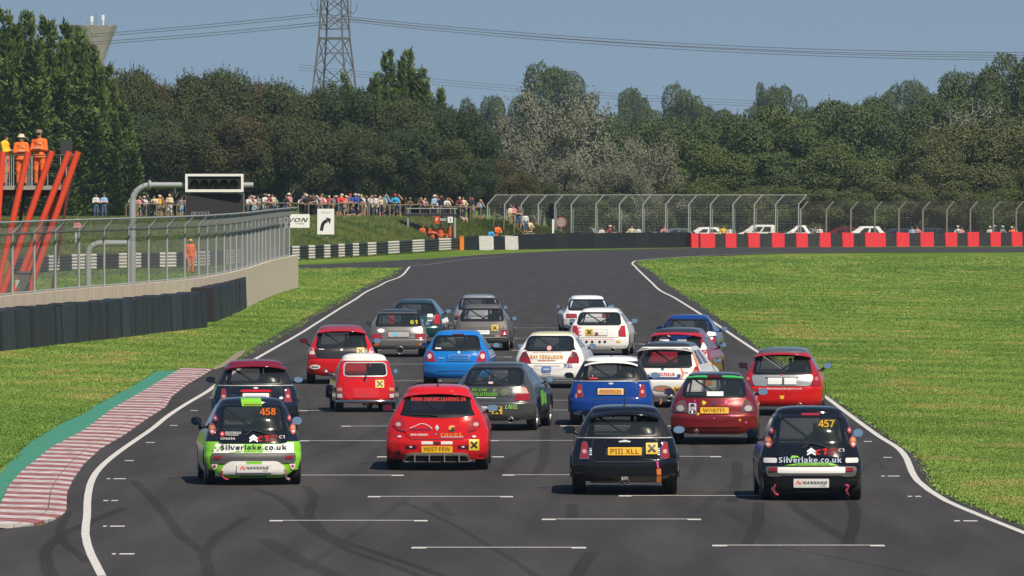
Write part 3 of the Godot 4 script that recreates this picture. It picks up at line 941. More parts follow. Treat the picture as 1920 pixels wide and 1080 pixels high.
	for q in [-0.265, 0.07]: stick(o, sh, "white_sticker", rr(q, q + 0.195, 0.452, 0.497, 0.006), ink(0.65, 0.62, 0.6), 0.02, 0.003)
	for i in 4:
		for j in 2: stick(o, sh, "black_check", rr(-0.055 + i * 0.028, -0.032 + i * 0.028, 0.452 + j * 0.024, 0.47 + j * 0.024, 0.002), bink, 0.02, 0.002)
	cross_sticker(o, sh, 0.545, 0.715, 0.348, 0.53)
	for s in [[-0.54, -0.35], [0.35, 0.54]]:
		for j in 3: stick(o, sh, "navy_sticker", rr(s[0], s[1], 0.372 + j * 0.024, 0.388 + j * 0.024, 0.003), ink(0.06, 0.005, 0.02), 0.017, 0.002)
		stick(o, sh, "white_dot", el((s[0] + s[1]) * 0.5, 0.41, 0.025, 0.012), wink, 0.021, 0.002)
	for s in [-0.64, 0.63]: stick(o, sh, "white_oval_sticker", el(s, 0.582, 0.035, 0.018), ink(0.6, 0.6, 0.72), 0.018, 0.002)
	obj("tow_arrow", patch(sh, pg([-0.71, 0.18 + 0.03, -0.66, 0.33, -0.685, 0.325, -0.635, 0.37, -0.62, 0.31, -0.64, 0.32, -0.695, 0.205]), 0.018), bink, o)
	var dif := stick(o, sh, "diffuser_shade_panel", pg([-0.56, 0.16, -0.5, 0.285, -0.44, 0.295, 0.44, 0.295, 0.5, 0.285, 0.56, 0.16]), dk, 0.014, 0.01)  # black patch stands in for the shaded opening behind the fins
	obj("diffuser_surround", band(sh, pg([-0.59, 0.155, -0.52, 0.29, -0.44, 0.307, 0.44, 0.307, 0.52, 0.29, 0.59, 0.155]), pg([-0.55, 0.15, -0.49, 0.262, -0.42, 0.272, 0.42, 0.272, 0.49, 0.262, 0.55, 0.15]), 0.034, 0.03), mat("diffuser_grey", Color(0.2, 0.19, 0.18), 0.4), dif)
	for x in [-0.38, -0.13, 0.13, 0.38]:
		var f := G.new()
		f.box(Vector3(x, 0.215, -0.02), Vector3(0.016, 0.13, 0.14))
		obj("diffuser_fin", f, mat("diffuser_grey", Color(0.2, 0.19, 0.18), 0.4), dif)
	antenna(o, sh, 0.0, -0.7, 0.05)
	build_classic()
	build_mid_cars()
	build_far_cars()

# dark band painted for the shade in the shut line round a tailgate
func shut_line_shade(o: Node, sh: Shape, ol: PackedVector2Array):
	obj("gap_shade_band", band(sh, grow(ol, 0.012), ol, 0.003), mat("gap_shade_black", Color(0.014, 0.014, 0.015), 0.7), o)
func b_bumper(o: Node, sh: Shape, m: Material, hwid: float, y0: float, y1: float):
	obj("bumper", patch(sh, rr(-hwid, hwid, y0, y1, 0.09), 0.012, 0.02), m, o)

# ===== classic little red saloon with white roof
func build_classic():
	var red := paint(0.5, 0.012, 0.014)
	var chrome := mat("chrome", Color(0.62, 0.63, 0.65), 0.12, 1.0)
	var r := new_car("classic red compact saloon with white roof and chrome bumper", 684, 772, 3.4,
		{"hw": 0.655, "H": 1.25, "L": 3.05, "yb": 0.745, "yt": 1.06, "zb": -0.12, "zt": -0.36, "wb": 0.605, "wt": 0.525, "ybump": 0.24, "zl": 0.0, "ylow": 0.19, "c": 0.27, "n": 2.7, "zra": -0.44, "wheelbase": 2.03, "R": 0.275, "wr": 0.25},
		{"body": red, "upper": paint(0.66, 0.66, 0.62), "split": 1.08, "roof": paint(0.66, 0.66, 0.62), "sw": 0.84, "mir_x": 0.76, "mir_y": 0.83, "mir_w": 0.05, "mir_h": 0.05, "mir_z": 1.1, "tyre_w": 0.18, "mirror_mat": chrome, "cage": false})
	var o: Node3D = r[0]
	var sh: Shape = r[1]
	window_frame(o, sh, rr(-0.53, 0.53, 0.735, 1.075, 0.07, 0.03), rr(-0.455, 0.455, 0.77, 1.04, 0.06, 0.02), red, 0.006)
	obj("window_surround", band(sh, rr(-0.472, 0.472, 0.754, 1.056, 0.075, 0.02), rr(-0.452, 0.452, 0.772, 1.038, 0.06, 0.02), 0.014, 0.012), mat("trim_silver", Color(0.6, 0.61, 0.62), 0.28, 0.35), o)
	var dr := G.new()
	var pts := []
	for k in 15:
		var x := lerpf(-0.515, 0.515, k / 14.0)
		pts.append(sh.S(x, 1.085, 0.014))
	dr.path(pts, 0.011, 5)
	obj("roof_gutter", dr, paint(0.66, 0.66, 0.62), o)
	stick(o, sh, "boot_lid", rr(-0.465, 0.465, 0.28, 0.71, 0.1, -0.0), red, 0.009, 0.014)
	shut_line_shade(o, sh, rr(-0.465, 0.465, 0.28, 0.71, 0.1, -0.0))
	stick(o, sh, "plate_mount", rr(-0.275, 0.28, 0.31, 0.51, 0.02), paint(0.52, 0.03, 0.035), 0.018, 0.01)
	stick(o, sh, "boot_handle", rr(-0.04, 0.04, 0.355, 0.372, 0.006), chrome, 0.024, 0.01)
	stick(o, sh, "boot_badge", pg([0.0, 0.7, 0.018, 0.64, 0.0, 0.62, -0.018, 0.64]), chrome, 0.02, 0.008)
	var la := pair(o, sh, "tail_light", rr(-0.61, -0.495, 0.3, 0.525, 0.02), chrome, 0.014, 0.02)
	for k in 2:
		var sx := -1.0 if k == 0 else 1.0
		var x0 := minf(sx * 0.598, sx * 0.507)
		var x1 := maxf(sx * 0.598, sx * 0.507)
		stick(la[k], sh, "indicator_lens", rr(x0, x1, 0.45, 0.515, 0.01), lens(0.6, 0.2, 0.05), 0.02, 0.006)
		stick(la[k], sh, "lamp_lens", rr(x0, x1, 0.39, 0.447, 0.01), lens(0.25, 0.015, 0.02), 0.02, 0.006)
		stick(la[k], sh, "reversing_lens", rr(x0, x1, 0.31, 0.387, 0.01), lens(0.5, 0.45, 0.42), 0.02, 0.006)
	cross_sticker(o, sh, 0.205, 0.39, 0.52, 0.685, 0.018)
	# bumper blade
	var b := G.new()
	var P := []
	for q in [[0.262, 0.0], [0.27, 0.03], [0.25, 0.055], [0.222, 0.055], [0.2, 0.03], [0.205, 0.0]]:
		var row := []
		for k in 21:
			var t := -1.0 + 2.0 * k / 20
			row.append(Vector3(t * 0.665, q[0], sh.s0(t * 0.64, 0.26).z + 0.015 + q[1] * (1.0 - 0.25 * pow(absf(t), 6.0))))
		P.append(row)
	b.grid(P)
	obj("bumper", b, chrome, o)
	var dk := mat("black_plastic", Color(0.012, 0.012, 0.013), 0.4)
	for s in [-1.0, 1.0]:
		for zc in [sh.zra, sh.zfa]:
			var a := G.new()
			var Q := [[], []]
			for k in 13:
				var t := PI * k / 12.0
				for e in 2: Q[e].append(Vector3(s * (0.64 + 0.075 * e), 0.24 + sin(t) * 0.285, zc + cos(t) * 0.285))
			a.grid(Q, s < 0)
			obj("arch_extension", a, dk, o)
	exhaust(o, -0.03, 0.17, 0.03, 0.0); exhaust(o, 0.06, 0.17, 0.03, 0.0)
	var fc := G.new()
	fc.tube(Vector3(0.0, 0.765, -0.02), Vector3(0.0, 0.765, -0.12), 0.02, 0.02, 10)
	obj("fuel_cap", fc, chrome, o)

func build_mid_cars():
	var bink := ink(0.012, 0.012, 0.014)
	var wink := ink(0.75, 0.75, 0.75)
	var rink := ink(0.62, 0.03, 0.03)
	var white := paint(0.72, 0.72, 0.7)
	var red := paint(0.5, 0.012, 0.014)
	var chrome := mat("chrome", Color(0.62, 0.63, 0.65), 0.12, 1.0)
	var dk := mat("black_plastic", Color(0.012, 0.012, 0.013), 0.4)
	var wplate := ink(0.66, 0.66, 0.66)
	var rov := {"hw": 0.835, "H": 1.335, "L": 3.97, "yb": 0.9, "yt": 1.225, "zb": -0.14, "zt": -0.52, "wb": 0.76, "wt": 0.545, "ybump": 0.56, "zl": 0.05, "ylow": 0.2, "c": 0.4, "n": 2.3, "zra": -0.72, "wheelbase": 2.5, "R": 0.335}
	var o: Node3D
	var sh: Shape
	var r: Array
	# ===== grey hatchback IN CAR SOLUTIONS
	var gm := paint(0.07, 0.072, 0.075, 0.3)
	r = hatch("dark grey hatchback with green lettering and green flashes on its sides", 931, 806, -6.5, rov, {"body": gm, "mir_x": 0.87, "mir_y": 0.96, "mir_w": 0.085, "mir_h": 0.06, "roof": paint(0.03, 0.033, 0.038)}, [0.53, 0.47, 0.08])
	o = r[0]; sh = r[1]
	var gl := ink(0.16, 0.5, 0.05)
	stick(o, sh, "dark_decal", rr(-0.46, 0.38, 0.68, 0.845, 0.02), ink(0.03, 0.032, 0.034), 0.013, 0.002)
	word(o, sh, "IN CAR", -0.43, -0.12, 0.78, 0.835, gl, 0.02, 0.2)
	word(o, sh, "SOLUTIONS", -0.43, 0.085, 0.69, 0.752, gl, 0.02, 0.2)
	stick(o, sh, "white_text_line", rr(-0.4, 0.06, 0.645, 0.665, 0.003), ink(0.5, 0.55, 0.5), 0.018, 0.002)
	obj("green_motif", band(sh, el(0.22, 0.76, 0.05, 0.06), el(0.22, 0.76, 0.03, 0.04), 0.02), ink(0.08, 0.22, 0.05), o)
	stick(o, sh, "green_motif", pg([0.0, 0.74, 0.06, 0.8, 0.07, 0.83, 0.0, 0.82]), ink(0.06, 0.18, 0.05), 0.018, 0.002)
	rover_lights(o, sh)
	plate(o, sh, -0.34, -0.03, 0.385, 0.49, wplate)
	stick(o, sh, "text_line", rr(-0.29, -0.08, 0.43, 0.455, 0.003), ink(0.25, 0.27, 0.45), 0.036, 0.002)
	cross_sticker(o, sh, -0.01, 0.195, 0.335, 0.49, 0.03)
	word(o, sh, "LNXL", 0.26, 0.5, 0.44, 0.52, ink(0.3, 0.55, 0.15), 0.02, 0.3)
	exhaust(o, 0.36, 0.22, 0.06, 0.0)
	stick(o, sh, "white_sticker", rr(-0.1, -0.01, 0.925, 0.965, 0.004), ink(0.6, 0.4, 0.42), 0.012, 0.002)
	for s in [-1.0, 1.0]:       # green flashes down the flanks
		var f := G.new()
		for q in [[-1.1, 0.76, -1.6, 0.79, -1.95, 0.52, -1.35, 0.46], [-1.75, 0.7, -2.1, 0.72, -2.3, 0.5, -2.05, 0.45]]:
			var xx: float = s * (sh.hw + 0.005)
			f.quad(Vector3(xx, q[1], q[0]), Vector3(xx, q[3], q[2]), Vector3(xx, q[5], q[4]), Vector3(xx, q[7], q[6]))
		obj("flank_decal", f, gl, o)
	# ===== white hatchback RAY FERGUSON
	r = hatch("white hatchback with cream roof and large yellow lettering on its tailgate", 1033, 727, -4.5, rov, {"body": white, "roof": paint(0.55, 0.52, 0.3), "mir_x": 0.87, "mir_y": 0.96, "mirror_mat": dk}, [0.53, 0.47, 0.08])
	o = r[0]; sh = r[1]
	word(o, sh, "RAY FERGUSON", -0.44, 0.33, 0.705, 0.79, ink(0.7, 0.36, 0.02), 0.02)
	word(o, sh, "www.rayferguson.co.uk", -0.38, 0.3, 0.84, 0.865, ink(0.6, 0.15, 0.12), 0.02)
	stick(o, sh, "text_line", rr(-0.26, 0.16, 0.658, 0.68, 0.003), ink(0.62, 0.25, 0.15), 0.02, 0.002)
	rover_lights(o, sh, true)
	plate(o, sh, -0.16, 0.06, 0.4, 0.52, ink(0.12, 0.2, 0.5))
	stick(o, sh, "text_line", rr(-0.12, 0.02, 0.44, 0.48, 0.003), ink(0.5, 0.55, 0.7), 0.036, 0.002)
	stick(o, sh, "plate_recess", rr(-0.36, 0.28, 0.53, 0.545, 0.004), ink(0.35, 0.3, 0.28), 0.018, 0.003)
	word(o, sh, "msc", 0.36, 0.56, 0.5, 0.565, ink(0.08, 0.1, 0.4), 0.02)
	stick(o, sh, "pink_round_sticker", el(0.0, 0.955, 0.055, 0.055), ink(0.6, 0.3, 0.3), 0.012, 0.003)
	stick(o, sh, "blue_text_line", rr(-0.15, 0.05, 0.345, 0.36, 0.002), ink(0.3, 0.4, 0.65), 0.02, 0.002)
	# ===== red metallic hatchback WORZEL
	r = hatch("metallic red hatchback with paint splats, portrait sticker and green roof lip", 1340, 832, -0.8, rov, {"body": paint(0.2, 0.012, 0.014, 0.35), "roof": paint(0.02, 0.02, 0.022), "mir_x": 0.9, "mir_y": 0.93, "mirror_mat": dk, "mir_w": 0.1, "mir_h": 0.065}, [0.54, 0.48, 0.06])
	o = r[0]; sh = r[1]
	rover_lights(o, sh, false, true)
	plate(o, sh, -0.26, 0.27, 0.575, 0.7, ink(0.68, 0.38, 0.015))
	obj("lettering", drape(sh, letters("WORZEL", -0.21, 0.22, 0.6, 0.675, true, 0.0, false), 0.036), bink, o)
	var grn := paint(0.05, 0.4, 0.1)
	for s in [-1.0, 1.0]: stick(o, sh, "green_roof_lip", pg([s * 0.14, 1.24, s * 0.14, 1.27, s * 0.34, 1.265, s * 0.51, 1.235, s * 0.53, 1.21, s * 0.4, 1.23]), grn, 0.03, 0.04)
	stick(o, sh, "brake_light", rr(-0.13, 0.13, 1.232, 1.272, 0.008), paint(0.08, 0.005, 0.008), 0.03, 0.03)
	stick(o, sh, "white_sticker", rr(-0.14, 0.17, 0.91, 0.99, 0.004), ink(0.62, 0.65, 0.62), 0.014, 0.002)
	stick(o, sh, "diamond_badge", pg([0, 0.735, 0.035, 0.775, 0, 0.82, -0.035, 0.775]), chrome, 0.02, 0.006)
	# painted splats
	var sr := RandomNumberGenerator.new()
	sr.seed = 11
	for q in [[-0.19, 0.785, 0.055, 0.75, 0.5, 0.02], [0.22, 0.79, 0.055, 0.5, 0.03, 0.22], [-0.36, 0.82, 0.03, 0.5, 0.03, 0.25], [0.33, 0.545, 0.03, 0.55, 0.04, 0.25], [0.48, 0.47, 0.03, 0.7, 0.45, 0.03], [0.59, 0.42, 0.03, 0.6, 0.05, 0.3], [-0.3, 0.57, 0.03, 0.7, 0.45, 0.03], [0.0, 0.5, 0.025, 0.55, 0.05, 0.3]]:
		var ol := PackedVector2Array()
		for k in 18:
			var rad: float = q[2] * (sr.randf_range(0.8, 1.3) if k % 3 == 0 else sr.randf_range(0.4, 0.6))
			ol.append(Vector2(q[0], q[1]) + Vector2.from_angle(TAU * k / 18.0) * rad)
		stick(o, sh, "paint_splat", ol, ink(q[3], q[4], q[5]), 0.02, 0.002)
	# portrait sticker: plain figure in dark hat and coat
	var ps := stick(o, sh, "portrait_sticker", rr(-0.475, -0.335, 0.57, 0.775, 0.003), ink(0.42, 0.45, 0.62), 0.016, 0.003)
	stick(ps, sh, "portrait_coat", pg([-0.47, 0.575, -0.34, 0.575, -0.35, 0.64, -0.39, 0.665, -0.42, 0.665, -0.455, 0.63]), bink, 0.02, 0.002)
	stick(ps, sh, "portrait_shirt", pg([-0.425, 0.58, -0.395, 0.58, -0.39, 0.65, -0.42, 0.655]), wink, 0.023, 0.001)
	stick(ps, sh, "portrait_face", el(-0.405, 0.695, 0.022, 0.03), ink(0.5, 0.3, 0.22), 0.022, 0.001)
	stick(ps, sh, "portrait_hat", pg([-0.45, 0.715, -0.36, 0.715, -0.38, 0.76, -0.43, 0.76]), bink, 0.024, 0.001)
	stick(o, sh, "bumper_crease", rr(-0.5, 0.5, 0.34, 0.365, 0.01), paint(0.2, 0.012, 0.014, 0.35), 0.03, 0.02)
	exhaust(o, -0.35, 0.25, 0.05, 0.01)
	# ===== red hatchback with silver tailgate (right)
	var civ := {"hw": 0.845, "H": 1.42, "L": 4.13, "yb": 0.885, "yt": 1.27, "zb": -0.1, "zt": -0.42, "wb": 0.775, "wt": 0.57, "ybump": 0.6, "zl": 0.03, "ylow": 0.2, "c": 0.32, "n": 2.7, "zra": -0.72, "wheelbase": 2.57, "R": 0.345, "wr": 0.305}
	r = hatch("red hatchback with silver tailgate and white plate beside the grass verge", 1468, 778, -1.5, civ, {"body": red, "roof": paint(0.13, 0.14, 0.15, 0.4), "gate_mat": paint(0.42, 0.43, 0.44, 0.5), "upper": paint(0.3, 0.02, 0.03), "split": 0.9, "mir_x": 0.91, "mir_y": 1.0, "mir_w": 0.092, "mir_h": 0.06, "mir_n": 3.2, "mirror_mat": dk}, [0.57, 0.47, 0.05])
	o = r[0]; sh = r[1]
	spoiler(o, sh, 0.6, 1.275, 1.325, 0.2, paint(0.34, 0.015, 0.025))
	civic_lights(o, sh)
	plate(o, sh, -0.3, 0.3, 0.66, 0.795, wplate)
	stick(o, sh, "plate_strip", rr(0.0, 0.045, 0.665, 0.79, 0.003), ink(0.06, 0.06, 0.07), 0.036, 0.002)
	stick(o, sh, "boot_handle", rr(-0.34, 0.34, 0.8, 0.83, 0.01), paint(0.42, 0.43, 0.44, 0.5), 0.04, 0.03)
	stick(o, sh, "badge", rr(-0.02, 0.02, 0.84, 0.872, 0.004), mat("red_badge", Color(0.4, 0.03, 0.04), 0.3), 0.02, 0.004)
	word(o, sh, "www.silverstonemotorsport.co.uk", -0.49, 0.42, 0.545, 0.59, wink, 0.02)
	stick(o, sh, "yellow_shield", pg([-0.045, 0.43, 0.045, 0.43, 0.04, 0.37, 0.0, 0.35, -0.04, 0.37]), ink(0.75, 0.5, 0.02), 0.018, 0.003)
	exhaust(o, 0.36, 0.22, 0.06, 0.0)
	# ===== red hatchback with black tailgate (left)
	r = hatch("red hatchback with black tailgate and white oval sticker on its bumper", 640, 719, 0.6, civ, {"body": red, "roof": paint(0.22, 0.04, 0.06), "gate_mat": dk, "mir_x": 0.91, "mir_y": 1.0, "mir_w": 0.092, "mir_h": 0.06, "mir_n": 3.2, "mirror_mat": dk}, [0.57, 0.47, 0.05])
	o = r[0]; sh = r[1]
	spoiler(o, sh, 0.6, 1.275, 1.325, 0.2, paint(0.4, 0.015, 0.025))
	civic_lights(o, sh, true)
	stick(o, sh, "plate_recess", rr(-0.36, 0.36, 0.64, 0.79, 0.03), paint(0.035, 0.036, 0.04), 0.02, 0.008)
	stick(o, sh, "badge", rr(-0.03, 0.03, 0.81, 0.855, 0.006), wink, 0.02, 0.004)
	stick(o, sh, "white_sticker", rr(-0.55, -0.42, 0.83, 0.855, 0.003), ink(0.6, 0.45, 0.45), 0.02, 0.003)
	cross_sticker(o, sh, 0.37, 0.55, 0.72, 0.88, 0.02)
	var ov := stick(o, sh, "white_oval_sticker", el(-0.64, 0.42, 0.125, 0.055), ink(0.7, 0.7, 0.7), 0.02, 0.003)
	stick(ov, sh, "text_line", rr(-0.72, -0.56, 0.408, 0.432, 0.004), ink(0.05, 0.05, 0.06), 0.026, 0.002)
	# ===== white and orange hatchback
	r = hatch("white hatchback with orange stripes and blue chevron round its plate", 1249, 763, -7.0, civ, {"body": white, "roof": paint(0.03, 0.032, 0.036), "mir_x": 0.91, "mir_y": 0.98, "mirror_mat": paint(0.6, 0.16, 0.03), "mir_w": 0.092, "mir_h": 0.06, "mir_n": 3.2}, [0.58, 0.48, 0.05])
	o = r[0]; sh = r[1]
	spoiler(o, sh, 0.62, 1.27, 1.3, 0.26, paint(0.4, 0.4, 0.39))
	civic_lights(o, sh)
	var org := ink(0.75, 0.17, 0.03)
	var blu := ink(0.02, 0.05, 0.25)
	stick(o, sh, "blue_chevron", pg([-0.4, 0.66, -0.36, 0.62, 0.36, 0.62, 0.4, 0.66, 0.4, 0.74, 0.33, 0.68, -0.33, 0.68, -0.4, 0.74]), blu, 0.016, 0.003)
	plate(o, sh, -0.28, 0.32, 0.665, 0.775, wplate)
	word(o, sh, "TEGIWA", -0.22, 0.28, 0.69, 0.755, ink(0.65, 0.05, 0.06), 0.036, 0.3)
	for s in [-1.0, 1.0]:
		stick(o, sh, "orange_stripe", pg([s * 0.42, 0.86, s * 0.39, 0.86, s * 0.45, 0.75, s * 0.39, 0.62, s * 0.42, 0.62, s * 0.485, 0.75]), org, 0.016, 0.003)
		var f := G.new()
		f.box(Vector3(s * (sh.hw + 0.005), 0.6, -1.5), Vector3(0.006, 0.3, 1.2))
		obj("flank_decal", f, org, o)
		stick(o, sh, "pillar_stripe", pg([s * 0.6, 1.27, s * 0.56, 1.27, s * 0.72, 0.9, s * 0.76, 0.9]), org, 0.012, 0.003)
	word(o, sh, "TSM", 0.46, 0.56, 0.75, 0.775, bink, 0.02, 0.3)
	ov = stick(o, sh, "grey_oval_decal", el(0.0, 0.42, 0.22, 0.075), ink(0.22, 0.2, 0.18), 0.016, 0.003)
	obj("lettering", drape(sh, letters("UNICH", -0.15, 0.15, 0.385, 0.45, false, 0.2), 0.022), org, ov)
	cross_sticker(o, sh, 0.25, 0.4, 0.3, 0.47)
	stick(o, sh, "badge", rr(-0.03, 0.03, 0.82, 0.86, 0.006), chrome, 0.02, 0.004)
	exhaust(o, 0.16, 0.22, 0.07, 0.02)
	strap(o, sh, [-0.04, 0.22, -0.02, 0.14, -0.05, 0.08], 0.03, mat("orange_webbing", Color(0.6, 0.16, 0.03), 0.8))
	# ===== blue hatchback
	r = hatch("sky blue hatchback with navy outlined lettering panel on its tailgate", 857, 725, -3.0,
		{"hw": 0.81, "H": 1.35, "L": 3.8, "yb": 0.885, "yt": 1.22, "zb": -0.13, "zt": -0.4, "wb": 0.74, "wt": 0.555, "ybump": 0.58, "zl": 0.05, "ylow": 0.21, "c": 0.36, "n": 2.4, "zra": -0.62, "wheelbase": 2.49, "R": 0.33},
		{"body": paint(0.01, 0.16, 0.52), "mir_x": 0.87, "mir_y": 0.96, "mirror_mat": dk, "mir_n": 2.8}, [0.53, 0.45, 0.06])
	o = r[0]; sh = r[1]
	var bl := pg([-0.65, 0.88, -0.56, 0.82, -0.48, 0.6, -0.72, 0.61, -0.715, 0.76])
	var la := pair(o, sh, "tail_light", bl, lens(0.32, 0.012, 0.025), 0.016, 0.02)
	for k in 2: stick(la[k], sh, "reversing_lens", el(-0.63 if k == 0 else 0.63, 0.735, 0.05, 0.06), lens(0.65, 0.5, 0.5), 0.022, 0.004)
	var pn := stick(o, sh, "navy_plate_panel", rr(-0.2, 0.36, 0.625, 0.785, 0.015), ink(0.015, 0.05, 0.22), 0.018, 0.004)
	stick(pn, sh, "panel_face", rr(-0.187, 0.347, 0.635, 0.775, 0.012), ink(0.015, 0.2, 0.6), 0.024, 0.002)
	word(pn, sh, "Corinium", -0.15, 0.3, 0.712, 0.765, ink(0.01, 0.02, 0.1), 0.03, 0.0, true)
	word(pn, sh, "Motorsport", -0.17, 0.33, 0.64, 0.695, ink(0.01, 0.02, 0.1), 0.03, 0.0, true)
	stick(o, sh, "diamond_badge", pg([0.07, 0.79, 0.11, 0.83, 0.07, 0.87, 0.03, 0.83]), mat("trim_silver", Color(0.6, 0.61, 0.62), 0.28, 0.35), 0.022, 0.006)
	stick(o, sh, "chrome_text_line", rr(-0.43, -0.27, 0.685, 0.705, 0.003), ink(0.3, 0.4, 0.55), 0.02, 0.002)
	stick(o, sh, "brake_light", rr(-0.1, 0.18, 1.238, 1.262, 0.008), lens(0.12, 0.01, 0.03), 0.02, 0.02)
	stick(o, sh, "white_sticker", rr(-0.5, -0.36, 0.91, 0.94, 0.003), wink, 0.014, 0.002)
	stick(o, sh, "bumper_slot", rr(-0.45, 0.45, 0.37, 0.4, 0.01), ink(0.01, 0.06, 0.2), 0.016, 0.003)

func rover_lights(o: Node, sh: Shape, darkred := false, clear := false):
	var ol := pg([-0.55, 0.88, -0.64, 0.85, -0.705, 0.72, -0.705, 0.6, -0.42, 0.6, -0.46, 0.72])
	if clear: ol = pg([-0.55, 0.83, -0.64, 0.83, -0.73, 0.72, -0.74, 0.62, -0.5, 0.6, -0.5, 0.7])
	var la := pair(o, sh, "tail_light", ol, lens(0.1, 0.07, 0.07) if clear else lens(0.28, 0.012, 0.02), 0.016, 0.02)
	for k in 2:
		var sx := -1.0 if k == 0 else 1.0
		if clear:
			stick(la[k], sh, "lamp_centre", el(sx * 0.63, 0.68, 0.07, 0.055), lens(0.4, 0.36, 0.36), 0.022, 0.004)
			stick(la[k], sh, "lamp_ring", el(sx * 0.63, 0.765, 0.04, 0.035), lens(0.2, 0.06, 0.06), 0.022, 0.004)
		elif darkred: stick(la[k], sh, "upper_lens", pg([sx * 0.55, 0.87, sx * 0.635, 0.84, sx * 0.69, 0.735, sx * 0.48, 0.735]), lens(0.12, 0.03, 0.035), 0.021, 0.004)
		else: stick(la[k], sh, "upper_lens", pg([sx * 0.55, 0.87, sx * 0.635, 0.84, sx * 0.69, 0.735, sx * 0.48, 0.735]), lens(0.5, 0.33, 0.3), 0.021, 0.004)
func civic_lights(o: Node, sh: Shape, pale := false):
	var ol := pg([-0.8, 0.63, -0.6, 0.63, -0.645, 0.72, -0.685, 0.89, -0.745, 0.89, -0.79, 0.78])
	var la := pair(o, sh, "tail_light", ol, lens(0.28, 0.012, 0.02), 0.016, 0.02)
	for k in 2:
		var sx := -1.0 if k == 0 else 1.0
		stick(la[k], sh, "reversing_lens", el(sx * 0.715, 0.775, 0.04, 0.04) if not pale else pg([sx * 0.775, 0.72, sx * 0.64, 0.72, sx * 0.685, 0.87, sx * 0.74, 0.87]), lens(0.6, 0.5, 0.5) if pale else lens(0.45, 0.12, 0.14), 0.022, 0.004)
		if pale: stick(la[k], sh, "lamp_centre", el(sx * 0.715, 0.83, 0.026, 0.032), lens(0.35, 0.03, 0.05), 0.027, 0.004)

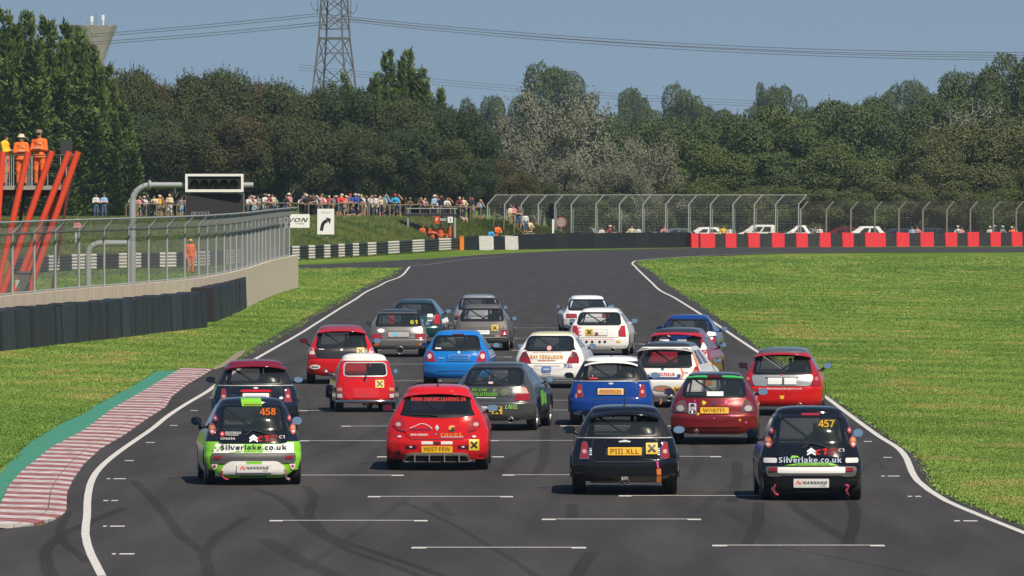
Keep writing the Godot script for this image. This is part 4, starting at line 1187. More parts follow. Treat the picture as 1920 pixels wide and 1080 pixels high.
func build_far_cars():
	var bink := ink(0.012, 0.012, 0.014)
	var wink := ink(0.75, 0.75, 0.75)
	var white := paint(0.72, 0.72, 0.7)
	var dk := mat("black_plastic", Color(0.012, 0.012, 0.013), 0.4)
	var wplate := ink(0.66, 0.66, 0.66)
	var o: Node3D
	var sh: Shape
	var r: Array
	var old := {"hw": 0.8, "H": 1.335, "L": 3.75, "yb": 0.87, "yt": 1.2, "zb": -0.18, "zt": -0.5, "wb": 0.75, "wt": 0.555, "ybump": 0.5, "zl": 0.05, "ylow": 0.22, "c": 0.2, "n": 3.6, "zra": -0.65, "wheelbase": 2.42, "R": 0.31, "wr": 0.28}
	# dark red and black
	var civ := {"hw": 0.845, "H": 1.42, "L": 4.13, "yb": 0.885, "yt": 1.27, "zb": -0.1, "zt": -0.42, "wb": 0.775, "wt": 0.57, "ybump": 0.6, "zl": 0.03, "ylow": 0.2, "c": 0.32, "n": 2.7, "zra": -0.72, "wheelbase": 2.57, "R": 0.345, "wr": 0.305}
	r = hatch("dark roofed hatchback with crimson spoiler, between the orange striped and the blue cars", 1270, 726, -6.0, civ, {"body": paint(0.28, 0.015, 0.03), "roof": paint(0.03, 0.033, 0.04), "mir_x": 0.91, "mir_y": 0.98, "mirror_mat": dk, "mir_n": 3.2}, [0.58, 0.48, 0.05])
	o = r[0]; sh = r[1]
	spoiler(o, sh, 0.62, 1.26, 1.32, 0.2, paint(0.4, 0.015, 0.03))
	civic_lights(o, sh, true)
	stick(o, sh, "white_decal", pg([-0.4, 1.13, -0.16, 1.1, -0.15, 1.14, -0.3, 1.22, -0.37, 1.2]), wink, 0.012, 0.002)
	for s in [-1.0, 1.0]: stick(o, sh, "white_corner_panel", pg([s * 0.6, 0.9, s * 0.72, 0.9, s * 0.77, 0.98, s * 0.64, 1.08]), wink, 0.012, 0.003)
	# blue and white
	r = hatch("dark blue hatchback with white corner flash, nearest the white verge line", 1291, 683, -3.5, old, {"body": paint(0.01, 0.045, 0.2), "mir_x": 0.88, "mir_y": 0.93, "mir_n": 3.0, "mirror_mat": dk}, [0.62, 0.53, 0.04])
	o = r[0]; sh = r[1]
	for s in [-1.0, 1.0]: stick(o, sh, "white_flash", pg([s * 0.45, 0.74, s * 0.76, 0.78, s * 0.74, 0.86, s * 0.56, 0.89]), ink(0.7, 0.7, 0.7), 0.016, 0.003)
	pair(o, sh, "tail_light", rr(-0.76, -0.5, 0.58, 0.73, 0.02), lens(0.34, 0.02, 0.03), 0.016, 0.02)
	plate(o, sh, -0.26, 0.26, 0.56, 0.67, wplate)
	# grey 61
	var g61 := paint(0.16, 0.155, 0.15, 0.4)
	r = hatch("silver grey hatchback with yellow number 61 in its rear window", 747, 669, 0.5, old, {"body": g61, "roof": paint(0.03, 0.04, 0.055), "mir_x": 0.84, "mir_y": 0.91, "mir_w": 0.07, "mir_h": 0.062, "mir_n": 2.6, "mirror_mat": dk}, [0.59, 0.5, 0.04])
	o = r[0]; sh = r[1]
	word(o, sh, "61", 0.33, 0.53, 0.92, 1.03, ink(0.75, 0.7, 0.05), 0.012)
	pair(o, sh, "tail_light", rr(-0.74, -0.46, 0.51, 0.65, 0.02), lens(0.26, 0.02, 0.03), 0.016, 0.02)
	stick(o, sh, "plate_recess", rr(-0.33, 0.33, 0.55, 0.75, 0.03), mat("grey_plastic", Color(0.07, 0.07, 0.072), 0.55), 0.014, 0.004)
	plate(o, sh, -0.29, 0.29, 0.565, 0.69, ink(0.3, 0.3, 0.3))
	stick(o, sh, "blue_dot_sticker", el(-0.08, 0.635, 0.055, 0.055), ink(0.05, 0.4, 0.65), 0.036, 0.002)
	stick(o, sh, "white_oval_sticker", el(-0.49, 0.74, 0.1, 0.055), wink, 0.018, 0.003)
	pair(o, sh, "side_reflector", rr(-0.7, -0.56, 0.32, 0.4, 0.01), lens(0.45, 0.12, 0.03), 0.018, 0.006)
	exhaust(o, 0.03, 0.2, 0.11, 0.0)
	# dark green
	var ek := {"hw": 0.845, "H": 1.36, "L": 4.18, "yb": 0.9, "yt": 1.225, "zb": -0.12, "zt": -0.5, "wb": 0.77, "wt": 0.56, "ybump": 0.52, "zl": 0.04, "ylow": 0.21, "c": 0.3, "n": 2.8, "zra": -0.75, "wheelbase": 2.62, "R": 0.335}
	r = hatch("dark green hatchback with red lamps behind the silver grey car 61", 779, 645, -3.5, ek, {"body": paint(0.008, 0.05, 0.055, 0.2), "roof": paint(0.03, 0.05, 0.07), "mir_x": 0.89, "mir_y": 0.96, "mirror_mat": paint(0.02, 0.05, 0.08), "mir_n": 3.0}, [0.57, 0.49, 0.06])
	o = r[0]; sh = r[1]
	pair(o, sh, "tail_light", pg([-0.78, 0.6, -0.6, 0.62, -0.58, 0.74, -0.64, 0.9, -0.74, 0.9]), lens(0.38, 0.015, 0.025), 0.016, 0.02)
	plate(o, sh, -0.26, 0.28, 0.63, 0.75, ink(0.1, 0.22, 0.27))
	stick(o, sh, "white_sticker", rr(0.4, 0.55, 0.82, 0.91, 0.004), wink, 0.018, 0.003)
	stick(o, sh, "white_text_line", rr(0.4, 0.54, 0.7, 0.74, 0.004), ink(0.4, 0.45, 0.45), 0.018, 0.003)
	exhaust(o, 0.4, 0.22, 0.05, 0.0)
	# matt grey with cross
	var ng := mat("matt_grey", Color(0.075, 0.075, 0.075), 0.5)
	r = hatch("matt grey stripped hatchback with yellow cross sticker and white plate", 905, 657, -3.0, old, {"body": ng, "mir_x": 0.85, "mir_y": 0.9, "mir_w": 0.065, "mir_h": 0.06, "mirror_mat": dk, "cage_mat": mat("pale_cage", Color(0.3, 0.3, 0.3), 0.5)}, [0.58, 0.5, 0.03])
	o = r[0]; sh = r[1]
	pair(o, sh, "tail_light", rr(-0.74, -0.55, 0.45, 0.61, 0.015), lens(0.22, 0.02, 0.025), 0.016, 0.02)
	plate(o, sh, -0.17, 0.23, 0.475, 0.59, wplate)
	stick(o, sh, "text_line", rr(-0.12, 0.18, 0.51, 0.55, 0.003), ink(0.4, 0.38, 0.45), 0.036, 0.002)
	cross_sticker(o, sh, 0.29, 0.48, 0.58, 0.75)
	stick(o, sh, "bumper_strip", rr(-0.7, 0.7, 0.385, 0.4, 0.004), ink(0.4, 0.4, 0.4), 0.028, 0.01)
	stick(o, sh, "white_sticker", rr(0.4, 0.54, 0.41, 0.45, 0.004), ink(0.5, 0.3, 0.3), 0.02, 0.003)
	# silver in front
	r = hatch("pale silver hatchback ahead of the matt grey one", 898, 631, 0.0, old, {"body": paint(0.28, 0.3, 0.33, 0.4), "mir_x": 0.85, "mir_y": 0.9, "mir_w": 0.065, "mir_h": 0.06, "mirror_mat": dk}, [0.6, 0.52, 0.03])
	o = r[0]; sh = r[1]
	pair(o, sh, "tail_light", rr(-0.75, -0.58, 0.54, 0.68, 0.015), lens(0.35, 0.03, 0.03), 0.016, 0.02)
	plate(o, sh, -0.26, 0.26, 0.5, 0.61, wplate)
	# white hatch with cross
	r = hatch("white hatchback with red lamps and row of round black holes in its bumper", 1125, 668, -3.0, ek, {"body": white, "mir_x": 0.89, "mir_y": 0.96, "mir_n": 3.0}, [0.57, 0.49, 0.06])
	o = r[0]; sh = r[1]
	pair(o, sh, "tail_light", pg([-0.76, 0.56, -0.56, 0.57, -0.55, 0.72, -0.62, 0.87, -0.72, 0.87]), lens(0.38, 0.02, 0.03), 0.016, 0.02)
	stick(o, sh, "plate_recess", rr(-0.37, 0.26, 0.585, 0.78, 0.02), ink(0.5, 0.49, 0.46), 0.018, 0.006)
	plate(o, sh, -0.16, 0.23, 0.6, 0.75, wplate)
	cross_sticker(o, sh, -0.36, -0.17, 0.6, 0.775, 0.026)
	stick(o, sh, "brown_sticker", rr(-0.11, -0.01, 0.61, 0.68, 0.004), ink(0.25, 0.05, 0.03), 0.04, 0.002)
	for x in [-0.34, -0.18, 0.03, 0.18]: stick(o, sh, "hole_shade_disc", el(x, 0.425, 0.037, 0.037, 12), mat("soot_and_hole_shade", Color(0.006, 0.006, 0.006), 0.95), 0.02, 0.004)  # black discs painted for the shade inside the bumper holes
	for k in 14: stick(o, sh, "red_text_mark", rr(-0.5 + k * 0.068, -0.455 + k * 0.068, 0.478 + (k % 3) * 0.006, 0.512, 0.004), ink(0.62, 0.28, 0.25), 0.02, 0.002)
	for q in [[-0.6, 0.8], [-0.6, 0.7], [-0.58, 0.6]]: stick(o, sh, "pink_sticker", rr(q[0], q[0] + 0.1, q[1], q[1] + 0.025, 0.003), ink(0.6, 0.25, 0.25), 0.018, 0.002)
	stick(o, sh, "yellow_sticker", rr(0.5, 0.61, 0.4, 0.46, 0.004), ink(0.7, 0.45, 0.05), 0.018, 0.003)
	exhaust(o, 0.4, 0.2, 0.06, 0.0)
	# white coupe
	r = hatch("plain white coupe ahead of the white hatchback with cross sticker", 1103, 628, 3.0,
		{"hw": 0.845, "H": 1.26, "L": 4.38, "yb": 0.8, "yt": 1.12, "zb": -0.4, "zt": -1.0, "wb": 0.73, "wt": 0.56, "ybump": 0.55, "zl": 0.04, "ylow": 0.21, "c": 0.35, "n": 2.5, "zra": -0.85, "wheelbase": 2.57, "R": 0.335},
		{"body": paint(0.66, 0.68, 0.7), "mir_x": 0.87, "mir_y": 0.88, "mirror_mat": dk}, [0.6, 0.53, 0.04])
	o = r[0]; sh = r[1]
	pair(o, sh, "tail_light", rr(-0.74, -0.4, 0.55, 0.68, 0.03), lens(0.24, 0.03, 0.03), 0.016, 0.02)
	stick(o, sh, "number_panel", el(-0.55, 0.4, 0.09, 0.06), dk, 0.016, 0.003)
	plate(o, sh, -0.26, 0.26, 0.36, 0.47, wplate)

# ---------- ground, road, kerb, markings
func strip_mesh(pts: Array, w: float, y: float) -> G:       # painted line: ground points, width
	var g := G.new()
	var P := [[], []]
	for k in pts.size():
		var a: Vector3 = pts[maxi(0, k - 1)]
		var b: Vector3 = pts[mini(pts.size() - 1, k + 1)]
		var t := Vector3(b.x - a.x, 0, b.z - a.z).normalized()
		var s := Vector3(-t.z, 0, t.x) * w * 0.5
		P[0].append(Vector3(pts[k].x, y, pts[k].z) - s)
		P[1].append(Vector3(pts[k].x, y, pts[k].z) + s)
	g.grid(P, true)
	return g
func smooth_path(a: Array, step := 2.0) -> Array:           # a: photo pixels x, y on the ground
	var p := []
	for k in a.size() / 2: p.append(gp(a[k * 2], a[k * 2 + 1]))
	var o := []
	for k in p.size() - 1:
		var p0: Vector3 = p[maxi(0, k - 1)]
		var p3: Vector3 = p[mini(p.size() - 1, k + 2)]
		var m := maxi(1, int((p[k + 1] - p[k]).length() / step))
		for j in m:
			var t := float(j) / m
			# limited cubic, so that unequal spacing does not overshoot
			var q: Vector3 = p[k].cubic_interpolate_in_time(p[k + 1], p0, p3, t, (p[k + 1] - p[k]).length(), -(p[k] - p0).length(), (p3 - p[k]).length()) if k > 0 and k < p.size() - 2 else p[k].lerp(p[k + 1], t)
			o.append(q)
	o.append(p[-1])
	return o
const WHITE_L := [191, 1080, 171, 1041, 160, 1002, 163, 970, 165, 928, 169, 909, 179, 888, 195, 870, 218, 851, 249, 829, 288, 802, 311, 783, 350, 757, 389, 734, 410, 718, 469, 679, 502, 660, 534, 642, 567, 623, 589, 609, 616, 592, 638, 578, 665, 562, 689, 546, 709, 537, 726, 528, 746, 521, 758, 513, 768, 500]
const WHITE_R := [1975, 1021, 1920, 999, 1827, 962, 1774, 939, 1743, 920, 1721, 902, 1709, 883, 1700, 860, 1686, 842, 1651, 820, 1616, 795, 1581, 769, 1542, 740, 1500, 713, 1450, 679, 1415, 656, 1380, 633, 1348, 611, 1317, 591, 1290, 574, 1262, 557, 1240, 546, 1222, 530, 1204, 513, 1192, 501, 1187, 492, 1195, 488.5, 1215, 486.5, 1260, 483, 1320, 479.5, 1400, 476, 1480, 473.6, 1600, 472, 1960, 471.4]
const EDGE_R := [2100, 1046, 1990, 1006, 1920, 982, 1827, 946, 1778, 925, 1757, 908, 1743, 880, 1725, 855, 1693, 832, 1658, 809, 1616, 781, 1581, 756, 1545, 733, 1500, 702, 1455, 672, 1425, 652, 1390, 625, 1360, 602, 1330, 582, 1300, 562, 1272, 546, 1250, 530, 1228, 513, 1206, 499, 1200, 492, 1206, 489, 1222, 487.3, 1262, 484, 1320, 480.5, 1400, 477, 1480, 474.6, 1600, 473, 2100, 472.2]
func build_land():
	# grass sheet, colour from patches of clover, dry and long grass; far part coarse
	var n1 := FastNoiseLite.new(); n1.seed = 3; n1.frequency = 0.05; n1.fractal_octaves = 4
	var n2 := FastNoiseLite.new(); n2.seed = 9; n2.frequency = 0.3; n2.fractal_octaves = 3
	var n3 := FastNoiseLite.new(); n3.seed = 21; n3.frequency = 0.035
	var xs := [-3000.0, -800.0, -200.0, -80.0]
	var x := -40.0
	while x < 45.0:
		xs.append(x); x += 0.5
	xs.append_array([50.0, 60.0, 80.0, 200.0, 800.0, 3000.0])
	var ds := [-2000.0, -200.0, 0.0, 50.0]
	var d := 80.0
	while d < 560.0:
		ds.append(d); d += 1.0 if d < 220 else 2.0
	ds.append_array([600.0, 700.0, 900.0, 1500.0, 4000.0])
	var g := G.new()
	for dd in ds:
		for xx in xs:
			g.col = grass_col(xx, dd, n1, n2, n3)
			g.v(Vector3(xx, -0.03, -dd), Vector3.UP, Vector2(xx, dd))
	var nx := xs.size()
	for i in ds.size() - 1:
		for j in nx - 1:
			var a := i * nx + j
			g.I.append_array([a, a + nx, a + nx + 1, a, a + nx + 1, a + 1])
	var gm := StandardMaterial3D.new()
	gm.vertex_color_use_as_albedo = true
	gm.albedo_texture = noise_tex(5, 0.06, Color(0.58, 0.58, 0.58), Color(0.82, 0.82, 0.82), 512, 5)
	gm.uv1_scale = Vector3(0.22, 0.22, 1)
	gm.roughness = 1.0
	gm.metallic_specular = 0.1
	mats["grass"] = gm
	var o := obj("ground", g, gm)
	tag(o, "mown grass field on both sides of the track", "", "", "structure")
	build_road()
	build_kerb()
	build_tufts(n1, n2, n3)

func grass_col(x: float, d: float, n1: FastNoiseLite, n2: FastNoiseLite, n3: FastNoiseLite) -> Color:
	var a := n1.get_noise_2d(x * 1.6, d * 0.5)
	var b := n2.get_noise_2d(x, d * 0.45)
	# mowing swathes sweep round the inside of the bend
	var rad := Vector2(x - 46.0, (d - 395.0) * 0.42).length()
	var mow := sin(rad * 2.4 + 2.0 * n3.get_noise_2d(x, d)) * 0.5 + 0.5
	var c := Color(0.125, 0.225, 0.032).lerp(Color(0.195, 0.3, 0.05), clampf(0.5 + a * 1.2 + (mow - 0.5) * 0.75, 0, 1))
	var worn := 0.0       # thin, scorched turf in ragged patches near the track edge
	if x > 5.0 and x < 16.0 and d > 95.0 and d < 330.0:
		var e := x - edge_line(EDGE_R, d)
		worn = 0.3 * clampf(1.0 - absf(e - 2.2) / 2.4, 0.0, 1.0)
	var dry := clampf((b + 0.6 * a - 0.31 + worn) * 3.0, 0.0, 1.0)
	c = c.lerp(Color(0.36, 0.27, 0.1), dry * 0.5)
	return c * (0.97 + 0.14 * b)

func up_tris(g: G, ids: PackedInt32Array, i0: int):      # triangles turned so that they face up
	for t in ids.size() / 3:
		var a := i0 + ids[t * 3]
		var b := i0 + ids[t * 3 + 1]
		var c := i0 + ids[t * 3 + 2]
		if (g.V[c] - g.V[a]).cross(g.V[b] - g.V[a]).y > 0.0: g.I.append_array([a, b, c])
		else: g.I.append_array([a, c, b])
func build_road():
	var poly := PackedVector2Array()
	var left := [-700, 1240, -120, 1240, -120, 1000, 0, 992, 40, 988, 75, 985, 110, 972, 124, 960, 124, 948, 125, 925, 136, 901, 156, 872, 187, 843, 233, 816, 272, 788, 311, 763, 317, 744, 350, 722, 379, 705, 401, 691, 425, 682, 455, 664, 490, 643, 540, 615, 580, 592, 620, 569, 655, 549, 690, 533, 715, 521, 740, 509, 755, 500.5, 700, 501.5, 600, 503.5, 470, 507, 250, 513, -100, 530, -100, 517, 250, 505, 470, 499.5, 600, 495.5, 700, 490.6, 790, 485.5, 830, 483, 900, 477.5, 960, 474, 1060, 469.6, 1200, 466.6, 1300, 464.8, 1500, 463.6, 1700, 463.2, 2100, 463.0]
	for k in left.size() / 2:
		var q := gp(left[k * 2], left[k * 2 + 1])
		poly.append(Vector2(q.x, -q.z))
	for k in range(EDGE_R.size() / 2 - 1, -1, -1):
		var q := gp(EDGE_R[k * 2], EDGE_R[k * 2 + 1])
		poly.append(Vector2(q.x, -q.z))
	var q2 := gp(2100, 1240)
	poly.append(Vector2(q2.x, -q2.z))
	var near_m := road_near_material()
	var far_m := StandardMaterial3D.new()
	far_m.albedo_texture = noise_tex(31, 0.02, Color(0.034, 0.033, 0.0335), Color(0.058, 0.0565, 0.057), 512, 5)
	far_m.uv1_triplanar = true
	far_m.uv1_world_triplanar = true
	far_m.uv1_scale = Vector3(0.12, 0.12, 0.02)
	far_m.roughness = 0.9
	far_m.metallic_specular = 0.25
	for part in 2:
		var d0 := -50.0 if part == 0 else 216.0
		var d1 := 216.0 if part == 0 else 900.0
		var cut := PackedVector2Array([Vector2(-500, d0), Vector2(500, d0), Vector2(500, d1), Vector2(-500, d1)])
		var g := G.new()
		for pc in Geometry2D.intersect_polygons(poly, cut):
			var ids := Geometry2D.triangulate_polygon(pc)
			var i0 := g.V.size()
			for v in pc: g.v(Vector3(v.x, 0.0, -v.y), Vector3.UP, Vector2((v.x + 10.0) / 20.0, (v.y - 86.0) / 130.0))
			up_tris(g, ids, i0)
		var o := obj("road", g, near_m if part == 0 else far_m)
		tag(o, "dark asphalt start straight with tyre marks" if part == 0 else "dark asphalt of the far bend", "", "", "structure")
	# edge lines
	var paintw := textured("road_paint", noise_tex(41, 0.05, Color(0.42, 0.41, 0.38), Color(0.68, 0.67, 0.63), 256, 4), 0.8, 0.7)
	var o2 := obj("road_marking", strip_mesh(smooth_path(WHITE_L), 0.115, 0.004), paintw)
	tag(o2, "white line along the verge side with the kerb", "", "", "structure")
	o2 = obj("road_marking", strip_mesh(smooth_path(WHITE_R), 0.115, 0.004), paintw)
	tag(o2, "white line along the inside of the bend", "", "", "structure")
	o2 = obj("road_marking", strip_mesh(smooth_path([768, 499, 800, 496, 840, 490.5, 880, 486, 920, 482, 960, 479.5]), 0.1, 0.004), mat("worn_paint", Color(0.25, 0.22, 0.19), 0.8))
	tag(o2, "worn pale line across the mouth of the service road", "", "", "structure")
	o2 = obj("road_marking", strip_mesh(smooth_path([795, 486, 850, 481.5, 920, 476.6, 1000, 472.7, 1060, 470.3, 1120, 469]), 0.1, 0.004), mat("worn_paint", Color(0.25, 0.22, 0.19), 0.8))
	tag(o2, "worn pale line along the outside of the bend", "", "", "structure")
	# grid boxes: a thin line with thicker ends, every eight metres
	var rows := [[1026.5, 772, 1099], [1022.5, 1335, 1658], [976, 506, 802], [973.5, 1016, 1314], [931, 690, 962], [929.5, 1160, 1456], [891, 530, 757], [890.5, 942, 1230], [856.5, 707, 945], [856, 1118, 1352], [826.5, 560, 790], [826, 915, 1160], [799, 640, 850], [798.5, 1050, 1260], [770, 560, 770], [769, 905, 1110]]
	for k in 12:
		var dd := 164.0 + 8.0 * k
		var yy := 336.0 + 68000.0 / dd
		var off := 0.0 if k % 2 else -1.75
		for c in [-2.3, 1.75]: rows.append([yy, 960 + F / dd * (c + off), 960 + F / dd * (c + off + 2.3)])
	for r in rows:
		var a := gp(r[1], r[0])
		var b := gp(r[2], r[0])
		var line := G.new()
		line.quad(Vector3(a.x, 0.004, a.z - 0.07), Vector3(b.x, 0.004, b.z - 0.07), Vector3(b.x, 0.004, b.z + 0.07), Vector3(a.x, 0.004, a.z + 0.07))
		for e in [[a.x, a.x + 0.2], [b.x - 0.2, b.x]]:
			line.quad(Vector3(e[0], 0.004, a.z + 0.071), Vector3(e[1], 0.004, a.z + 0.071), Vector3(e[1], 0.004, a.z + 0.32), Vector3(e[0], 0.004, a.z + 0.32))
		var o3 := obj("grid_line", line, paintw)
		tag(o3, "white starting box line across the asphalt", "", "starting box lines", "structure")
	for r in [[210, 217, 252, 1039], [193, 200, 234, 987], [194, 203, 221, 939], [200, 207, 236, 898], [229, 229, 251, 864], [269, 269, 290, 830], [314, 314, 333, 798], [353, 353, 371, 770], [389, 389, 404, 746], [1789, 1800, 1833, 977], [1702, 1710, 1727, 931], [1652, 1659, 1687, 893], [1651, 1651, 1672, 858], [1615, 1615, 1635, 828]]:
		var line := G.new()
		var a := gp(r[0], r[3])
		var b := gp(r[2], r[3])
		var m := gp(r[1], r[3])
		if r[1] > r[0]: line.quad(Vector3(a.x, 0.004, a.z - 0.15), Vector3(m.x, 0.004, a.z - 0.15), Vector3(m.x, 0.004, a.z + 0.15), Vector3(a.x, 0.004, a.z + 0.15))
		line.quad(Vector3(m.x + 0.05, 0.004, a.z - 0.15), Vector3(b.x, 0.004, a.z - 0.15), Vector3(b.x, 0.004, a.z + 0.15), Vector3(m.x + 0.05, 0.004, a.z + 0.15))
		var o3 := obj("grid_tick", line, paintw)
		tag(o3, "short white tick beside the edge line", "", "grid ticks beside the edge lines", "structure")

const SKIDS := [
	[0.16, 0.55, 480, 917, 520, 932, 545, 952, 565, 977, 600, 1005, 660, 1035, 720, 1055, 800, 1085],
	[0.18, 0.6, 572, 912, 588, 930, 582, 950, 578, 968, 605, 1000, 640, 1015, 700, 1035, 760, 1055, 840, 1085],
	[0.12, 0.45, 755, 942, 800, 960, 860, 990, 900, 1015, 960, 1050, 1010, 1085],
	[0.2, 0.35, 818, 941, 830, 955, 845, 968], [0.2, 0.8, 1594, 938, 1602, 960, 1600, 985, 1588, 1020],
	[0.2, 0.55, 1482, 943, 1500, 960, 1540, 985, 1583, 1012], [0.2, 0.5, 1380, 865, 1382, 898, 1378, 912, 1370, 942],
	[0.2, 0.6, 1422, 942, 1420, 980, 1400, 1020], [0.2, 0.5, 1022, 805, 1020, 860, 1000, 895], [0.18, 0.4, 1000, 840, 960, 862, 935, 890],
	[0.18, 0.5, 249, 901, 272, 924, 303, 956, 335, 1002, 381, 1037, 392, 1085], [0.18, 0.5, 459, 971, 405, 1006, 381, 1037],
	[0.16, 0.6, 126, 960, 111, 991, 117, 1018, 165, 1055], [0.2, 0.6, 233, 952, 167, 979, 113, 1002, 82, 1033, 89, 1070, 100, 1085],
	[0.1, 0.4, 1612, 902, 1680, 905, 1728, 902], [0.08, 0.35, 1616, 864, 1697, 857], [0.08, 0.5, 1461, 1027, 1581, 1048, 1743, 1082],
	[0.22, 0.55, 1110, 1035, 1090, 1060, 1075, 1090], [0.2, 0.45, 1072, 945, 1070, 975], [0.3, 0.4, 490, 1010, 560, 1050, 640, 1085],
	[0.25, 0.3, 1360, 955, 1420, 1000, 1450, 1030], [0.14, 0.3, 600, 770, 700, 745, 790, 735], [0.16, 0.3, 560, 860, 640, 840, 720, 800],
	[0.14, 0.35, 430, 900, 420, 860, 470, 820], [0.2, 0.3, 1290, 900, 1310, 860, 1300, 830], [0.12, 0.3, 1660, 880, 1640, 860, 1590, 900],
	[0.12, 0.45, 1000, 600, 1060, 588, 1110, 575], [0.12, 0.3, 640, 645, 700, 625, 720, 612]]
func road_near_material() -> StandardMaterial3D:
	var W := 1024
	var Hh := 2048
	var dark := PackedFloat32Array()
	dark.resize(W * Hh)
	var sr := RandomNumberGenerator.new()
	sr.seed = 77
	var lines := SKIDS.duplicate()
	for k in 26:     # old faint arcs
		var d0 := sr.randf_range(92, 205)
		var x0 := sr.randf_range(-5.5, 5.5)
		var ar := [sr.randf_range(0.12, 0.24), sr.randf_range(0.1, 0.26)]
		var bend := sr.randf_range(-0.004, 0.004)
		var sl := sr.randf_range(-0.08, 0.08)
		for j in 8:
			var l := j * sr.randf_range(2.0, 4.0)
			var dd := d0 + l
			ar.append(960.0 + F / dd * (x0 + sl * l + bend * l * l))
			ar.append(336.0 + 68000.0 / dd)
		lines.append(ar)
	for s in lines:
		var w: float = s[0]
		var pts := []
		for k in (s.size() - 2) / 2: pts.append(gp(s[2 + k * 2], s[3 + k * 2]))
		for k in pts.size() - 1:
			var a: Vector3 = pts[k]
			var b: Vector3 = pts[k + 1]
			var m := maxi(2, int((b - a).length() / 0.05))
			for j in m:
				var q := a.lerp(b, float(j) / m)
				var v := int((-q.z - 86.0) / 130.0 * Hh)
				if v < 0 or v >= Hh: continue
				var cx := (q.x + 10.0) / 20.0 * W
				var hwp := w * 0.5 / 20.0 * W
				var fade := sr.randf_range(0.75, 1.0)
				for u in range(int(cx - hwp - 1), int(cx + hwp + 2)):
					if u < 0 or u >= W: continue
					var t := absf(u - cx) / hwp
					if t > 1.15: continue
					var e = (1.0 - smoothstep(0.75, 1.15, t)) * (0.78 + 0.22 * cos(t * 11.0)) * fade * s[1]
					dark[v * W + u] = maxf(dark[v * W + u], e)
	var na := FastNoiseLite.new(); na.seed = 50; na.frequency = 0.012; na.fractal_octaves = 4
	var nb := FastNoiseLite.new(); nb.seed = 51; nb.frequency = 0.35; nb.fractal_octaves = 2
	var bytes := PackedByteArray()
	bytes.resize(W * Hh * 3)
	for v in Hh:
		for u in W:
			var a := na.get_noise_2d(u * 1.2, v * 0.35)
			var b := nb.get_noise_2d(u, v)
			var k := 0.237 + a * 0.045 + b * 0.035
			k *= 1.0 - 0.48 * dark[v * W + u]
			var i := (v * W + u) * 3
			bytes[i] = int(clampf(k * 1.01, 0, 1) * 255)
			bytes[i + 1] = int(clampf(k * 0.985, 0, 1) * 255)
			bytes[i + 2] = int(clampf(k * 0.98, 0, 1) * 255)
	var img := Image.create_from_data(W, Hh, false, Image.FORMAT_RGB8, bytes)
	var m := StandardMaterial3D.new()
	m.albedo_texture = ImageTexture.create_from_image(img)
	m.texture_repeat = false
	m.roughness = 0.9
	m.metallic_specular = 0.25
	return m

# kerb: outer edge, joint and inner edge in photo pixels, cut into bars across the view
const K_OUT := [344, 691, 280, 730, 210, 771, 156, 812, 97, 843, 39, 890, 16, 917, 0, 952, -12, 990]
const K_IN := [401, 691, 379, 705, 350, 722, 322, 744, 311, 763, 272, 788, 233, 816, 187, 843, 156, 872, 136, 901, 125, 925, 124, 960, 109, 971, 47, 987, 30, 990]
const K_GRN := [294, 696, 249, 724, 175, 763, 156, 777, 117, 792, 54, 831, 0, 884, -40, 930, -60, 990]
func edge_x(a: Array, d: float) -> float:
	var y := 336.0 + 68000.0 / d
	for k in a.size() / 2 - 1:
		if y >= a[k * 2 + 1] and y <= a[k * 2 + 3]:
			var t := inverse_lerp(336.0 + 0.0, 1.0, 0.0)
			t = (68000.0 / (a[k * 2 + 1] - 336.0) - d) / (68000.0 / (a[k * 2 + 1] - 336.0) - 68000.0 / (a[k * 2 + 3] - 336.0) + 1e-9)
			var xa := gx(a[k * 2], 68000.0 / (a[k * 2 + 1] - 336.0))
			var xb := gx(a[k * 2 + 2], 68000.0 / (a[k * 2 + 3] - 336.0))
			return lerpf(xa, xb, t)
	var last := a.size() - 2
	return gx(a[0], 68000.0 / (a[1] - 336.0)) if y < a[1] else gx(a[last], 68000.0 / (a[last + 1] - 336.0))
